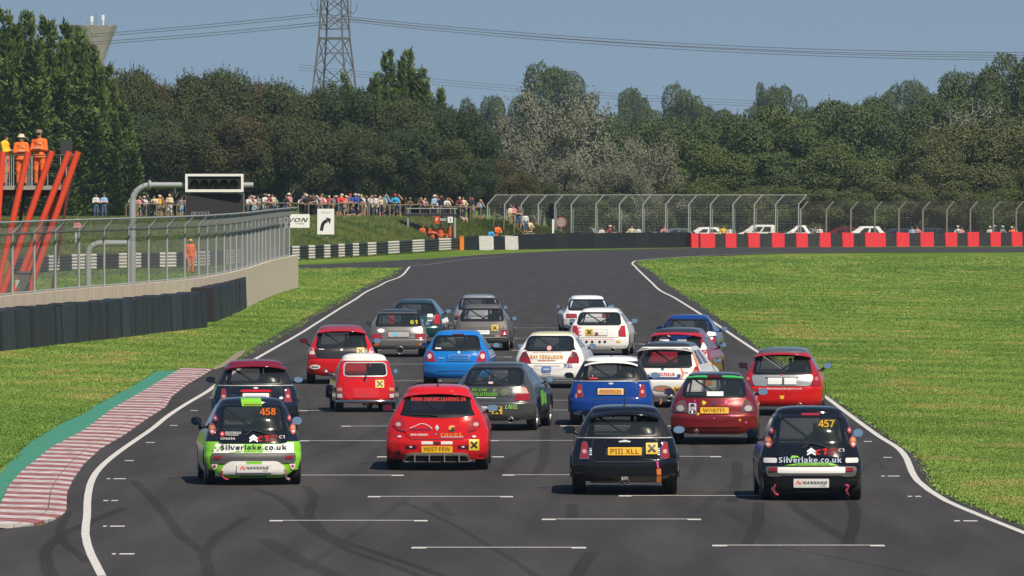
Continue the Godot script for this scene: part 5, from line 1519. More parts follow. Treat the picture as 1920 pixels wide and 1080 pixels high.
func build_kerb():
	var o := thing("kerb", "red and white striped kerb on the verge side", "kerb", Vector3.ZERO)
	o.set_meta("kind", "structure")
	o.remove_meta("category")
	var redm := textured("kerb_red", noise_tex(61, 0.03, Color(0.14, 0.045, 0.045), Color(0.44, 0.16, 0.15), 256, 5), 0.35, 0.75)
	var whm := textured("kerb_white", noise_tex(62, 0.03, Color(0.22, 0.19, 0.19), Color(0.68, 0.63, 0.62), 256, 5), 0.35, 0.75)
	var d := 104.2
	var k := 0
	while d < 190.6:
		var dd := 0.9
		var d1 := minf(d + dd, 191.0)
		var a0 := edge_x(K_OUT, d)
		var a1 := edge_x(K_OUT, d1)
		var b0 := edge_x(K_IN, d)
		var b1 := edge_x(K_IN, d1)
		for s in 2:
			var j0 := lerpf(a0, b0, 0.72 if d < 150 else 0.86)
			var j1 := lerpf(a1, b1, 0.72 if d < 150 else 0.86)
			var xl0 := a0 if s == 0 else j0 + 0.015
			var xl1 := a1 if s == 0 else j1 + 0.015
			var xr0 := j0 if s == 0 else b0
			var xr1 := j1 if s == 0 else b1
			var g := G.new()
			var h := 0.035 + 0.004 * sin(k * 1.7)
			var e := 0.02
			var A := Vector3(xl0, h + (0.02 if s == 0 else 0.0), -d - e)
			var B := Vector3(xr0, h if s == 0 else 0.012, -d - e)
			var C := Vector3(xr1, h if s == 0 else 0.012, -d1 + e)
			var D := Vector3(xl1, h + (0.02 if s == 0 else 0.0), -d1 + e)
			g.quad(D, C, B, A)
			var dn := Vector3(0, -0.06, 0)
			g.quad(A, B, B + dn, A + dn); g.quad(B, C, C + dn, B + dn); g.quad(C, D, D + dn, C + dn); g.quad(D, A, A + dn, D + dn)
			obj("kerb_block", g, redm if k % 2 else whm, o)
		d += dd
		k += 1
	# green painted apron behind the kerb
	var P := [[], []]
	for q in 60:
		var dq := lerpf(104.5, 188.9, q / 59.0)
		P[0].append(Vector3(edge_x(K_GRN, dq), 0.006, -dq))
		P[1].append(Vector3(edge_x(K_OUT, dq) - 0.02, 0.03, -dq))
	var ga := G.new()
	ga.grid(P)
	var go := obj("kerb_apron", ga, textured("apron_green", noise_tex(63, 0.03, Color(0.02, 0.16, 0.095), Color(0.06, 0.26, 0.17), 256, 5), 0.4, 0.8))
	tag(go, "green painted concrete strip behind the kerb", "", "", "structure")
	# gravelly dirt at the far end of the kerb
	var dirt := G.new()
	var dp := PackedVector2Array()
	for q in [[398, 692], [430, 672], [445, 660], [462, 655], [455, 665], [428, 684], [404, 693]]:
		var w := gp(q[0], q[1])
		dp.append(Vector2(w.x, w.z))
	for q in dp: dirt.v(Vector3(q.x, 0.004, q.y), Vector3.UP)
	up_tris(dirt, Geometry2D.triangulate_polygon(dp), 0)
	var dob := obj("dirt_patch", dirt, textured("dirt", noise_tex(64, 0.05, Color(0.16, 0.12, 0.085), Color(0.34, 0.27, 0.2), 256, 5), 0.8))
	tag(dob, "pale worn dirt where the kerb ends", "", "", "structure")

func in_road(x: float, d: float) -> bool:
	if d < 104.0: return true if x < 8.0 else x < edge_line(EDGE_R, d)
	var xr := edge_line(EDGE_R, d)
	if d > 104 and d < 191:
		return x > edge_x(K_GRN, d) - 0.05 and x < xr
	if d <= 410: return x > edge_line(WHITE_L, d) - 0.45 and x < xr
	return d > 408 and d < 540 and (x < edge_line(WHITE_R, d) + 0.3 or d > 495)
func edge_line(a: Array, d: float) -> float:
	var y := 336.0 + 68000.0 / d
	for k in a.size() / 2 - 1:
		var y0: float = a[k * 2 + 1]
		var y1: float = a[k * 2 + 3]
		if (y - y0) * (y - y1) <= 0.0:
			var d0 := 68000.0 / (y0 - 336.0)
			var d1 := 68000.0 / (y1 - 336.0)
			return lerpf(gx(a[k * 2], d0), gx(a[k * 2 + 2], d1), (d - d0) / (d1 - d0 + 1e-9))
	return gx(a[0], 68000.0 / (a[1] - 336.0))

func tuft_mesh(h: float, blades: int, sd: int, spread := 0.06) -> ArrayMesh:
	var r := RandomNumberGenerator.new()
	r.seed = sd
	var g := G.new()
	for k in blades:
		var a := r.randf() * TAU
		var b := Vector3(cos(a), 0, sin(a)) * r.randf() * spread
		var s := Vector3(-sin(a), 0, cos(a)) * 0.012
		var tip := b + Vector3(cos(a), 0, sin(a)) * h * r.randf_range(0.1, 0.7) + Vector3.UP * h * r.randf_range(0.6, 1.1)
		g.tri(b - s, tip, b + s)
	return g.mesh()
func build_tufts(n1: FastNoiseLite, n2: FastNoiseLite, n3: FastNoiseLite):
	var r := RandomNumberGenerator.new()
	r.seed = 5
	var tr := []
	var cs := []
	var tries := 0
	while tr.size() < 210000 and tries < 900000:
		tries += 1
		# even spread over what the view shows: distance drawn so that near ground gets more
		var d := 1.0 / lerpf(1.0 / 100.0, 1.0 / 470.0, r.randf())
		var px := r.randf_range(-20, 1940)
		var x := gx(px, d)
		# ragged edge: some tufts creep over the asphalt
		if in_road(x + r.randf_range(-0.07, 0.07), d): continue
		var on_road := in_road(x, d)
		if d > 205.0 and d < 338.0 and x < (-15.3 + (d - 217.0) * 0.105 if d < 256.0 else -11.2 + (d - 256.0) * 0.012) - 0.3: continue
		var s := r.randf_range(0.7, 1.35) * (1.0 + maxf(0.0, d - 180.0) / 300.0)
		tr.append(Transform3D(Basis(Vector3.UP, r.randf() * TAU).scaled(Vector3(s * 1.3, s, s * 1.3)), Vector3(x, -0.002 if on_road else -0.032, -d)))
		var c := grass_col(x, d, n1, n2, n3) * r.randf_range(1.0, 1.18)
		c.a = 1.0
		cs.append(c)
	grass_multi(tr, cs, tuft_mesh(0.03, 10, 4, 0.09), "grass", "short mown grass of the verges and infield")
func grass_multi(tr: Array, cs: Array, mesh: Mesh, called: String, label: String):
	var mm := MultiMesh.new()
	mm.transform_format = MultiMesh.TRANSFORM_3D
	mm.use_colors = true
	mm.mesh = mesh
	mm.instance_count = tr.size()
	for k in tr.size():
		mm.set_instance_transform(k, tr[k])
		mm.set_instance_color(k, cs[k])
	var o := MultiMeshInstance3D.new()
	o.multimesh = mm
	if not mats.has("blade"):
		var m := StandardMaterial3D.new()
		m.vertex_color_use_as_albedo = true
		m.roughness = 0.8
		m.backlight_enabled = true
		m.backlight = Color(0.3, 0.36, 0.1)
		mats["blade"] = m
	o.material_override = mats["blade"]
	o.name = numbered(called)
	add_child(o)
	tag(o, label, "grass", "", "stuff")

# ---------- walls, barriers and fences
func along(pts: Array, step: float) -> Array:        # points every step metres along a polyline
	var o := [pts[0]]
	var need := step
	for k in pts.size() - 1:
		var a: Vector3 = pts[k]
		var b: Vector3 = pts[k + 1]
		var l := (b - a).length()
		var t := need
		while t <= l:
			o.append(a.lerp(b, t / l))
			t += step
		need = t - l
	return o
func poly3(a: Array, h := 0.0) -> Array:
	var o := []
	for k in a.size() / 2: o.append(gp(a[k * 2], a[k * 2 + 1], h))
	return o
# sheet hung between a and b (on the ground), height h: ripples and creases as real folds
func cloth_panel(a: Vector3, b: Vector3, h: float, sd: int, fold: float, depth := 0.35, sagw := 0.0) -> G:
	var r := RandomNumberGenerator.new()
	r.seed = sd
	var t := (b - a)
	var l := t.length()
	t /= l
	var nrm := Vector3(-t.z, 0, t.x)
	if (nrm.x if absf(nrm.x) > 0.8 else nrm.z) < 0: nrm = -nrm
	var cols := maxi(10, int(l / 0.035))
	var ph := [r.randf() * TAU, r.randf() * TAU, r.randf() * TAU]
	# creases: sharp slanting pleats on an otherwise gently bulging sheet
	var cr := []
	for k in int(l * 1.1) + r.randi() % 3: cr.append([r.randf() * l, r.randf_range(-0.35, 0.35), r.randf_range(0.5, 1.6), r.randf_range(0.018, 0.04)])
	var P := []
	var rows := 8
	for i in rows + 1:
		var y := float(i) / rows
		var row := []
		for j in cols + 1:
			var x := float(j) / cols
			var u := x * l
			var f := sin(u * 2.3 + ph[0]) * 0.7 + sin(u * 5.3 + ph[1] + y) * 0.2
			for c in cr:
				var q: float = (u - c[0] - c[1] * (y - 0.5)) / c[3]
				if absf(q) < 3.0: f -= c[2] * exp(-q * q)
			var e := smoothstep(0.0, 0.03, minf(x, 1.0 - x))
			var sag := sagw * sin(x * PI) * (1.0 - y)
			row.append(a + t * (x * l + sagw * 0.3 * sin(y * 4.0 + ph[0]) * (0.5 - x)) + Vector3.UP * (y * h - sag + (0.02 * sin(u * 3.0 + ph[1]) if i == rows else 0.0)) + nrm * (f * fold * e - 0.03 * (1.0 - e) + 0.04 * (1.0 - y)))
		P.append(row)
	var g := G.new()
	g.grid(P)
	var back := []
	for p in P[rows]: back.append(p - nrm * depth)
	g.grid([P[rows], back])
	for e in [0, cols]:
		var q := []
		var q2 := []
		for i in rows + 1:
			q.append(P[i][e]); q2.append(P[i][e] - nrm * depth)
		g.grid([q, q2])
	return g
func build_barriers():
	var blk := mat("black_belting", Color(0.01, 0.011, 0.012), 0.45)
	var blk2 := mat("black_belting_worn", Color(0.013, 0.0135, 0.014), 0.5)
	var blk3 := mat("black_belting_blue", Color(0.012, 0.014, 0.018), 0.4)
	var o := thing("tyre_barrier", "long tyre barrier wrapped in black belting below the concrete wall", "barrier")
	var p := along(poly3([-60, 669, 0, 658, 113, 645, 240, 631, 320, 621, 398, 612]), 2.3)
	for k in p.size() - 1: obj("belt_panel", cloth_panel(p[k], p[k + 1] + (p[k] - p[k + 1]) * 0.004, 1.165 + 0.01 * (k * 7 % 3), 100 + k, 0.02, 0.75), [blk, blk2, blk, blk3][k * 5 % 4], o)
	o = thing("tyre_barrier", "short tyre barrier in black belting ending at the bare concrete wall", "barrier")
	p = along(poly3([400, 604, 430, 592, 460, 578]), 2.1)
	p.append(gp(460.5, 577.5))
	for k in p.size() - 1: obj("belt_panel", cloth_panel(p[k], p[k + 1] + (p[k] - p[k + 1]) * 0.012, 1.2, 140 + k, 0.028, 0.75), blk if k % 2 else blk2, o)
	# concrete wall in cast panels
	var conc := textured("concrete", noise_tex(71, 0.02, Color(0.38, 0.325, 0.24), Color(0.62, 0.55, 0.44), 512, 5), 0.35, 0.9)
	conc.uv1_scale = Vector3(0.5, 0.07, 0.5)
	o = thing("concrete_wall", "pale concrete wall carrying the wire catch fence", "wall")
	var top := poly3([-110, 566, 0, 555, 120, 543, 250, 533, 365, 522, 420, 512, 460, 502.5, 500, 489.5, 530, 482.5, 552, 478.5], 1.5)
	var wp := along(top, 3.0)
	wp.append(top[-1])
	for k in wp.size() - 1:
		var g := G.new()
		var a: Vector3 = wp[k]
		var b: Vector3 = wp[k + 1]
		var t := (b - a).normalized()
		a.y = 0.0; b.y = 0.0
		g.bar(a + t * 0.008 + Vector3.UP * 0.75, b - t * 0.008 + Vector3.UP * 0.75, 0.36, 1.5)
		obj("wall_panel", g, conc, o)
	catch_fence(top)
	# stacked guard rail, painted white and black
	var wht := textured("rail_white", noise_tex(72, 0.05, Color(0.4, 0.38, 0.34), Color(0.68, 0.66, 0.62), 256, 4), 0.6, 0.6)
	var rblk := mat("rail_black", Color(0.016, 0.017, 0.018), 0.5)
	o = thing("guard_rail", "stacked guard rail in white and black blocks below the grass bank", "guard rail")
	var base := poly3([20, 515, 60, 512, 132, 507.5, 240, 504, 350, 502, 450, 496, 552, 488, 620, 484.5, 700, 479.5, 771, 474.5, 861, 468.8])
	var marks := [20, 88, 108, 132, 178, 220, 262, 297, 328, 352, 390, 420, 455, 485, 515, 545, 559, 576, 588, 605, 617, 632, 643.5, 658.5, 670, 687, 703, 725, 746, 771, 793, 820, 843, 861]
	for k in marks.size() - 1:
		var a := on_path(base, marks[k])
		var b := on_path(base, marks[k + 1])
		obj("rail_block", rail_block(a, b, 0.86), rblk if k % 2 == 0 else wht, o)
	o = thing("marker_post", "bright orange end panel where the guard rail meets the black wall", "post")
	var g2 := G.new()
	g2.box(Vector3(0, 0.47, 0), Vector3(0.3, 0.94, 0.12))
	g2.box(Vector3(0, 0.96, 0.0), Vector3(0.34, 0.06, 0.16))
	obj("panel", g2, mat("orange_panel", Color(0.7, 0.2, 0.01), 0.5), o)
	o.position = gp(866, 469)
	# belted wall, black and white
	var belt_w := textured("belt_white", noise_tex(73, 0.03, Color(0.34, 0.34, 0.34), Color(0.68, 0.68, 0.67), 256, 5), 0.7, 0.7)
	o = thing("belted_wall", "low wall in black and white belting beside the orange end panel", "barrier")
	var mk := [870, 899, 926, 947.5, 972, 1040]
	for k in 5:
		var a := gp(mk[k], lerpf(468.8, 466.6, (mk[k] - 870.0) / 170.0))
		var b := gp(mk[k + 1] - 0.3, lerpf(468.8, 466.6, (mk[k + 1] - 870.0) / 170.0))
		obj("belt_panel", cloth_panel(a, b, 0.96 if k < 4 else 1.05, 200 + k, 0.02, 0.4, 0.03 if k % 2 else 0.0), belt_w if k % 2 else blk, o)
	o = thing("belted_wall", "long plain black belted wall along the outside of the bend", "barrier")
	for k in 10:
		var xa := 1040.0 + 25.5 * k
		var a := gp(xa, lerpf(466.6, 463.6, k / 10.0))
		var b := gp(xa + 25.2, lerpf(466.6, 463.6, (k + 1) / 10.0))
		obj("belt_panel", cloth_panel(a, b, 1.1, 220 + k, 0.018, 0.5), blk if k % 3 else blk2, o)
	# red and black covers
	var redc := mat("red_cover", Color(0.6, 0.022, 0.032), 0.6)
	var blkc := mat("black_cover", Color(0.017, 0.018, 0.021), 0.6)
	o = thing("tyre_barrier", "tyre barrier under alternating red and black covers on the bend", "barrier")
	var rb := [1296, 1310, 1313, 1341, 1360, 1381, 1402.5, 1425, 1447, 1471, 1493, 1515, 1537, 1558, 1579, 1601, 1622, 1661, 1681, 1705, 1726, 1751, 1772, 1795, 1814, 1836, 1857, 1877, 1897, 1917, 1938, 1960, 1982]
	for k in rb.size() - 1:
		var a := gp(rb[k], lerpf(463.8, 460.8, (rb[k] - 1296.0) / 640.0))
		var b := gp(rb[k + 1], lerpf(463.8, 460.8, (rb[k + 1] - 1296.0) / 640.0))
		var is_red := k % 2 == 0
		if is_red: a.z += 0.06; b.z += 0.06
		obj("cover_panel", cloth_panel(a, b, 1.03 if is_red else 0.98, 240 + k, 0.03, 0.6, 0.05 if is_red else 0.0), redc if is_red else blkc, o)
func on_path(p: Array, px: float) -> Vector3:       # where the sight line of a pixel column meets a path on the ground
	for k in p.size() - 1:
		var a: Vector3 = p[k]
		var b: Vector3 = p[k + 1]
		var pa := 960.0 + F * a.x / -a.z
		var pb := 960.0 + F * b.x / -b.z
		if (px - pa) * (px - pb) <= 0.0: return a.lerp(b, (px - pa) / (pb - pa))
	return p[-1]
func rail_block(a: Vector3, b: Vector3, h: float) -> G:
	var t := (b - a).normalized()
	var n := Vector3(-t.z, 0, t.x)
	if n.z < 0: n = -n
	var P := []
	for k in 5:
		var y0 := 0.03 + h / 5.0 * k
		for q in [[0.0, 0.0], [0.012, 0.07], [0.05, 0.1], [0.11, 0.1], [0.15, 0.07], [0.165, 0.0]]:
			P.append([a + Vector3.UP * (y0 + q[0]) + n * q[1], b + Vector3.UP * (y0 + q[0]) + n * q[1]])
	var g := G.new()
	g.grid(P)
	for e in 2:       # end caps so that each block is solid
		var c := a if e == 0 else b
		g.box(c + Vector3.UP * (h * 0.5) - n * 0.03, Vector3(0.05, h, 0.1), Basis(t, Vector3.UP, t.cross(Vector3.UP)))
	return g
# one bay of welded mesh, length l, straight part h, cranked part
func mesh_bay(l: float, h: float, cx: float, cy: float, sv: float, shz: float, w: float) -> G:
	var g := G.new()
	var y := 0.03
	while y < h:
		g.bar(Vector3(0, y, 0), Vector3(0, y, l), w, w)
		y += shz
	var m := int(sqrt(cx * cx + cy * cy) / shz) + 1
	for k in m + 1: g.bar(Vector3(cx * k / m, h + cy * k / m, 0), Vector3(cx * k / m, h + cy * k / m, l), w, w)
	var z := sv
	while z < l:
		g.bar(Vector3(0, 0, z), Vector3(0, h, z), w, w)
		g.bar(Vector3(0, h, z), Vector3(cx, h + cy, z), w, w)
		z += sv
	return g
func fence_post(h: float, cx: float, cy: float, r: float) -> G:
	var g := G.new()
	g.tube(Vector3.ZERO, Vector3(0, h, 0), r, r, 8)
	g.tube(Vector3(0, h, 0), Vector3(cx, h + cy, 0), r * 0.9, r * 0.8, 8)
	g.box(Vector3(0, 0.01, 0), Vector3(r * 4, 0.02, r * 4))
	return g
func catch_fence(top: Array):
	var galv := textured("galvanised", noise_tex(75, 0.08, Color(0.22, 0.24, 0.25), Color(0.34, 0.36, 0.37), 256, 4), 0.9, 0.5)
	var wire := mat("fence_wire", Color(0.2, 0.21, 0.215), 0.5, 0.3)
	var o := thing("catch_fence", "tall wire catch fence with cranked posts on the concrete wall", "fence")
	var pts := along(top, 4.25)
	var post := fence_post(1.85, 0.36, 0.36, 0.045).mesh()
	var bay := mesh_bay(4.25, 1.8, 0.36, 0.36, 0.1, 0.11, 0.004).mesh()
	for k in pts.size():
		var a: Vector3 = pts[k]
		var b: Vector3 = pts[mini(k + 1, pts.size() - 1)]
		if k == pts.size() - 1: b = a + (a - pts[k - 1])
		var t := Vector3(b.x - a.x, 0, b.z - a.z).normalized()
		var bs := Basis(Vector3.UP.cross(t), Vector3.UP, t)
		if bs.x.x < 0: bs = Basis(-bs.x, Vector3.UP, t)
		var pn := put("post", post, galv, o)
		pn.transform = Transform3D(Basis(Vector3(bs.x.x, 0, bs.x.z), Vector3.UP, Vector3(-bs.x.z, 0, bs.x.x)), a)
		if k < pts.size() - 1:
			var wn := put("wire_mesh", bay, wire, o)
			wn.transform = Transform3D(bs, a)
			var g := G.new()
			g.tube(a + bs.x * 0.36 + Vector3.UP * 2.21, b + bs.x * 0.36 + Vector3.UP * 2.21, 0.035, 0.035, 6)
			obj("rail", g, galv, o)
			g = G.new()
			g.tube(a + Vector3.UP * 0.04, b + Vector3.UP * 0.04, 0.03, 0.03, 6)
			obj("rail", g, galv, o)
			var c := G.new()
			c.tube(a + Vector3.UP * 1.84, b + Vector3.UP * 1.84, 0.028, 0.028, 5)
			obj("tension_cable", c, mat("dark_cable", Color(0.05, 0.055, 0.06), 0.6), o)
func build_far_fences():
	var galv = mats["galvanised"]
	var wire := mat("fence_wire", Color(0.2, 0.21, 0.215), 0.5, 0.3)
	var dwire := mat("dull_wire", Color(0.1, 0.1, 0.095), 0.7)
	var cpost := textured("concrete_post", noise_tex(76, 0.05, Color(0.13, 0.115, 0.09), Color(0.26, 0.23, 0.19), 256, 4), 0.8, 0.9)
	for s in 2:
		var o := thing("catch_fence", "tall galvanised catch fence behind the black wall on the bend" if s == 0 else "older catch fence on brown concrete posts behind the red covers", "fence")
		var xs := [914, 946, 977, 1009, 1040, 1071, 1117, 1161, 1205, 1248, 1291, 1332, 1374, 1414, 1454, 1497] if s == 0 else [1501, 1549, 1595, 1640, 1685, 1730, 1775, 1819, 1862, 1905, 1950, 1995]
		var d0 := 541.0 if s == 0 else 549.0
		var h := 3.1 if s == 0 else 2.65
		var cy := 0.72 if s == 0 else 0.68
		var cx := 0.62 if s == 0 else 0.58
		for k in xs.size():
			var a := Vector3(gx(xs[k], d0), 0, -d0)
			var g := fence_post(h, cx, cy, 0.06 if s == 0 else 0.075)
			var pn := obj("post", g, galv if s == 0 else cpost, o)
			pn.position = a
			if s == 0:
				var br := G.new()
				br.tube(a + Vector3(0.14, 0, 0.3), a + Vector3(0.14, h - 0.3, 0.02), 0.025, 0.025, 5)
				obj("stay", br, galv, o)
			if k == xs.size() - 1: continue
			var l := gx(xs[k + 1], d0) - a.x
			var bay := G.new()
			var w := 0.011
			var y := 0.1
			while y < h:
				bay.bar(Vector3(0, y, 0), Vector3(l, y, 0), w, w); y += 0.2
			for q in 6: bay.bar(Vector3(cx * q / 5.0, h + cy * q / 5.0, 0), Vector3(l + cx * q / 5.0, h + cy * q / 5.0, 0), w, w)
			var x := 0.12
			while x < l:
				bay.bar(Vector3(x, 0, 0), Vector3(x, h, 0), w, w)
				bay.bar(Vector3(x, h, 0), Vector3(x + cx, h + cy, 0), w, w)
				x += 0.12
			var wn := obj("wire_mesh", bay, wire if s == 0 else dwire, o)
			wn.position = a
			if s == 0:
				var rl := G.new()
				rl.tube(Vector3(cx, h + cy, 0), Vector3(l + cx, h + cy, 0), 0.035, 0.035, 6)
				var rn := obj("rail", rl, galv, o)
				rn.position = a

# ---------- grass bank with the spectators' rail
const BANK := [[-250, 520, 500, 2.2], [0, 503, 505, 2.25], [120, 500, 512, 2.25], [350, 490, 520, 2.2], [450, 487, 522, 2.2], [550, 483, 524, 2.25], [700, 472, 529, 2.2], [870, 464.5, 534, 2.0], [930, 463.5, 536, 1.85], [1000, 462.5, 538, 1.55], [1050, 462, 540, 0.95], [1085, 461.5, 541, 0.4], [1130, 461, 542, 0.02]]
func bank_at(px: float) -> Array:       # foot distance, crest distance, crest height
	for k in BANK.size() - 1:
		if px <= BANK[k + 1][0]:
			var t: float = clampf((px - BANK[k][0]) / (BANK[k + 1][0] - BANK[k][0]), 0, 1)
			return [lerpf(68000.0 / (BANK[k][1] - 336.0), 68000.0 / (BANK[k + 1][1] - 336.0), t), lerpf(BANK[k][2], BANK[k + 1][2], t), lerpf(BANK[k][3], BANK[k + 1][3], t)]
	return [540.0, 542.0, 0.0]
func bank_h(px: float, d: float) -> float:
	var b := bank_at(px)
	var foot: float = maxf(b[0], b[1] - 55.0) if px < 500 else b[0]
	var t := clampf((d - foot) / (b[1] - foot), 0.0, 1.0)
	return b[2] * sin(t * PI / 2)
func build_bank():
	var n1 := FastNoiseLite.new(); n1.seed = 8; n1.frequency = 0.12; n1.fractal_octaves = 4
	var g := G.new()
	var P := []
	var cols := []
	for j in 120:
		cols.append(lerpf(-250.0, 1135.0, j / 119.0))
	for i in 26:
		var row := []
		for px in cols:
			var b := bank_at(px)
			var foot: float = maxf(b[0], b[1] - 55.0) if px < 500 else b[0]
			var t := i / 20.0
			var d: float = lerpf(foot, b[1], t) if i <= 20 else b[1] + (i - 20) * 12.0
			row.append(Vector3(gx(px, d), bank_h(px, d) - 0.02 + 0.05 * n1.get_noise_2d(gx(px, d) * 3, d * 3), -d))
		P.append(row)
	g.grid(P, true)
	for k in g.V.size():
		var q := g.V[k]
		var a := n1.get_noise_2d(q.x * 1.5, q.z * 1.5)
		g.C[k] = Color(0.075, 0.13, 0.025).lerp(Color(0.14, 0.17, 0.04), clampf(0.5 + a * 1.5, 0, 1))
	var o := obj("bank", g, mats["grass"])
	tag(o, "grass bank that the spectators stand on", "", "", "structure")
	# rough grass on its face
	var r := RandomNumberGenerator.new()
	r.seed = 15
	var tr := []
	var cs := []
	for k in 34000:
		var px := r.randf_range(0, 1090)
		var b := bank_at(px)
		var foot: float = maxf(b[0], b[1] - 55.0) if px < 500 else b[0]
		var d: float = lerpf(foot, b[1], pow(r.randf(), 0.9))
		var s := r.randf_range(0.7, 1.5)
		var q := Vector3(gx(px, d), bank_h(px, d) - 0.04, -d)
		tr.append(Transform3D(Basis(Vector3.UP, r.randf() * TAU).scaled(Vector3.ONE * s), q))
		var a := n1.get_noise_2d(q.x * 1.5, q.z * 1.5)
		var c := Color(0.07, 0.13, 0.022).lerp(Color(0.17, 0.19, 0.04), clampf(0.5 + a * 1.2 + r.randf_range(-0.4, 0.4), 0, 1))
		c.a = 1
		cs.append(c)
	grass_multi(tr, cs, tuft_mesh(0.2, 9, 6, 0.12), "grass", "long rough grass on the spectator bank")
	# wooden post and rail fence along the crest
	var wood := textured("rail_wood", noise_tex(77, 0.06, Color(0.13, 0.1, 0.065), Color(0.27, 0.22, 0.15), 256, 4), 1.5, 0.9)
	var pm := G.new()
	pm.tube(Vector3(0, -0.1, 0), Vector3(0, 1.08, 0), 0.05, 0.045, 7)
	var pmesh := pm.mesh()
	for s in 2:
		var f := thing("rail_fence", "wooden post and rail fence at the spectators' feet, long run" if s == 0 else "short wooden fence run inside the tall catch fence", "fence")
		var x0 := 236.0 if s == 0 else 925.0
		var x1 := 918.0 if s == 0 else 1012.0
		var last := Vector3.ZERO
		var px := x0
		while px <= x1:
			var b := bank_at(px)
			var d: float = b[1] - 0.4 - (0.8 if s else 0.0)
			var p := Vector3(gx(px, d), bank_h(px, d) - 0.03, -d)
			p.y += 0.05 * sin(px * 0.05)
			var pn := put("post", pmesh, wood, f)
			pn.position = p
			pn.rotation = Vector3(sin(px) * 0.04, px, cos(px * 1.7) * 0.05)
			if last != Vector3.ZERO:
				var g2 := G.new()
				g2.tube(last + Vector3.UP * 1.02, p + Vector3.UP * 1.02, 0.045, 0.04, 6)
				obj("rail", g2, wood, f)
			last = p
			px += 19.0

# ---------- start lights, screen, marshals' tower, signs
func rbox(x0: float, x1: float, y0: float, y1: float, z0: float, z1: float) -> G:
	var g := G.new()
	g.box(Vector3((x0 + x1) * 0.5, (y0 + y1) * 0.5, (z0 + z1) * 0.5), Vector3(x1 - x0, y1 - y0, absf(z1 - z0)))
	return g
func build_gantry():
	var d := 300.0
	var galv = mats["galvanised"]
	var o := thing("light_gantry", "galvanised pipe gantry with bent arm holding the start lights", "gantry", Vector3(gx(248, d), 0, -d))
	var org := o.position
	var g := G.new()
	var pts := []
	for q in [[248, 552], [248, 380], [249.5, 370], [254, 361], [261, 354], [270, 349], [282, 347], [475, 347]]: pts.append(at(q[0], q[1], d) - org)
	pts[0].y = 0.0
	g.path(pts.slice(0, 2), 0.145, 14)
	for k in range(1, pts.size() - 1): g.tube(pts[k], pts[k + 1], lerpf(0.145, 0.115, k / 7.0), lerpf(0.145, 0.115, (k + 1) / 7.0), 14, k == pts.size() - 2)
	obj("pipe", g, galv, o)
	g = G.new()
	var fx := at(281, 347, d) - org
	g.lathe(fx, Vector3.RIGHT, [[0.11, -0.05], [0.2, -0.045], [0.2, 0.045], [0.11, 0.05]], 16)
	obj("flange", g, galv, o)
	g = G.new()
	pts = []
	for q in [[165, 552], [165, 478], [167, 469], [172, 462], [180, 457.5], [190, 456], [247, 456]]: pts.append(at(q[0], q[1], d) - org)
	pts[0].y = 0.0
	for k in pts.size() - 1: g.tube(pts[k], pts[k + 1], 0.13, 0.13, 14)
	obj("brace_pipe", g, galv, o)
	# light box
	var a := at(348, 360, d)
	var b := at(457, 326, d)
	var lb := thing("start_light_box", "white framed box of five unlit start lights on the gantry arm", "start lights", Vector3(a.x, a.y, -d + 0.14))
	var w := b.x - a.x
	var h := b.y - a.y
	var fr := mat("frame_white", Color(0.8, 0.8, 0.78), 0.4)
	var bk := mat("lamp_black", Color(0.012, 0.012, 0.013), 0.6)
	obj("back_board", rbox(0.05, w - 0.05, 0.05, h - 0.05, 0.0, 0.12), bk, lb)
	for q in [[0.0, w, 0.0, 0.11], [0.0, w, h - 0.1, h], [0.0, 0.1, 0.11, h - 0.1], [w - 0.1, w, 0.11, h - 0.1]]: obj("frame", rbox(q[0], q[1], q[2], q[3], 0.0, 0.2), fr, lb)
	for k in 5:
		var c := Vector3(w * (0.165 + 0.168 * k), h * 0.45, 0.12)
		var ln := G.new()
		ln.lathe(c, Vector3.BACK, [[0.17, 0.0], [0.16, 0.03], [0.1, 0.055], [0.005, 0.065]], 18)
		var lo := obj("lamp", ln, mat("unlit_lamp", Color(0.035, 0.012, 0.01), 0.25), lb)
		var hd := G.new()
		var Q := [[], []]
		for j in 13:
			var t := deg_to_rad(-20 + 220.0 * j / 12.0)
			Q[0].append(c + Vector3(cos(t) * 0.185, sin(t) * 0.185, 0)); Q[1].append(c + Vector3(cos(t) * 0.175, sin(t) * 0.175, 0.24 + 0.06 * sin(t)))
		hd.grid(Q)
		obj("hood", hd, bk, lo)
	for q in [0.15, w - 0.15]: obj("bracket", rbox(q - 0.05, q + 0.05, -0.1, 0.0, 0.02, 0.1), galv, lb)
	# screen, turned a little towards the pits
	a = at(348, 411, d); b = at(459, 362.5, d)
	var sc := thing("display_screen", "dark display screen showing the time under the start lights", "screen", Vector3((a.x + b.x) * 0.5, a.y, -d + 0.1), 0.12)
	w = (b.x - a.x) * 0.5
	h = b.y - a.y
	obj("casing", rbox(-w, w, 0.0, h, -0.15, 0.0), mat("casing_grey", Color(0.1, 0.1, 0.1), 0.6), sc)
	obj("panel", rbox(-w + 0.03, w - 0.06, 0.03, h - 0.03, 0.0, 0.02), mat("screen_black", Color(0.013, 0.013, 0.014), 0.6), sc)
	var tx := letters("00:17:57", -w + 0.24, -w + 0.98, 0.13, 0.31, false, 0.0, false)
	for k in tx.V.size(): tx.V[k].z = 0.026
	var tm := StandardMaterial3D.new()
	tm.albedo_color = lin(0.3, 0.3, 0.33)
	tm.emission_enabled = true
	tm.emission = Color(0.62, 0.62, 0.7)
	tm.emission_energy_multiplier = 0.12
	obj("digits", tx, tm, sc)
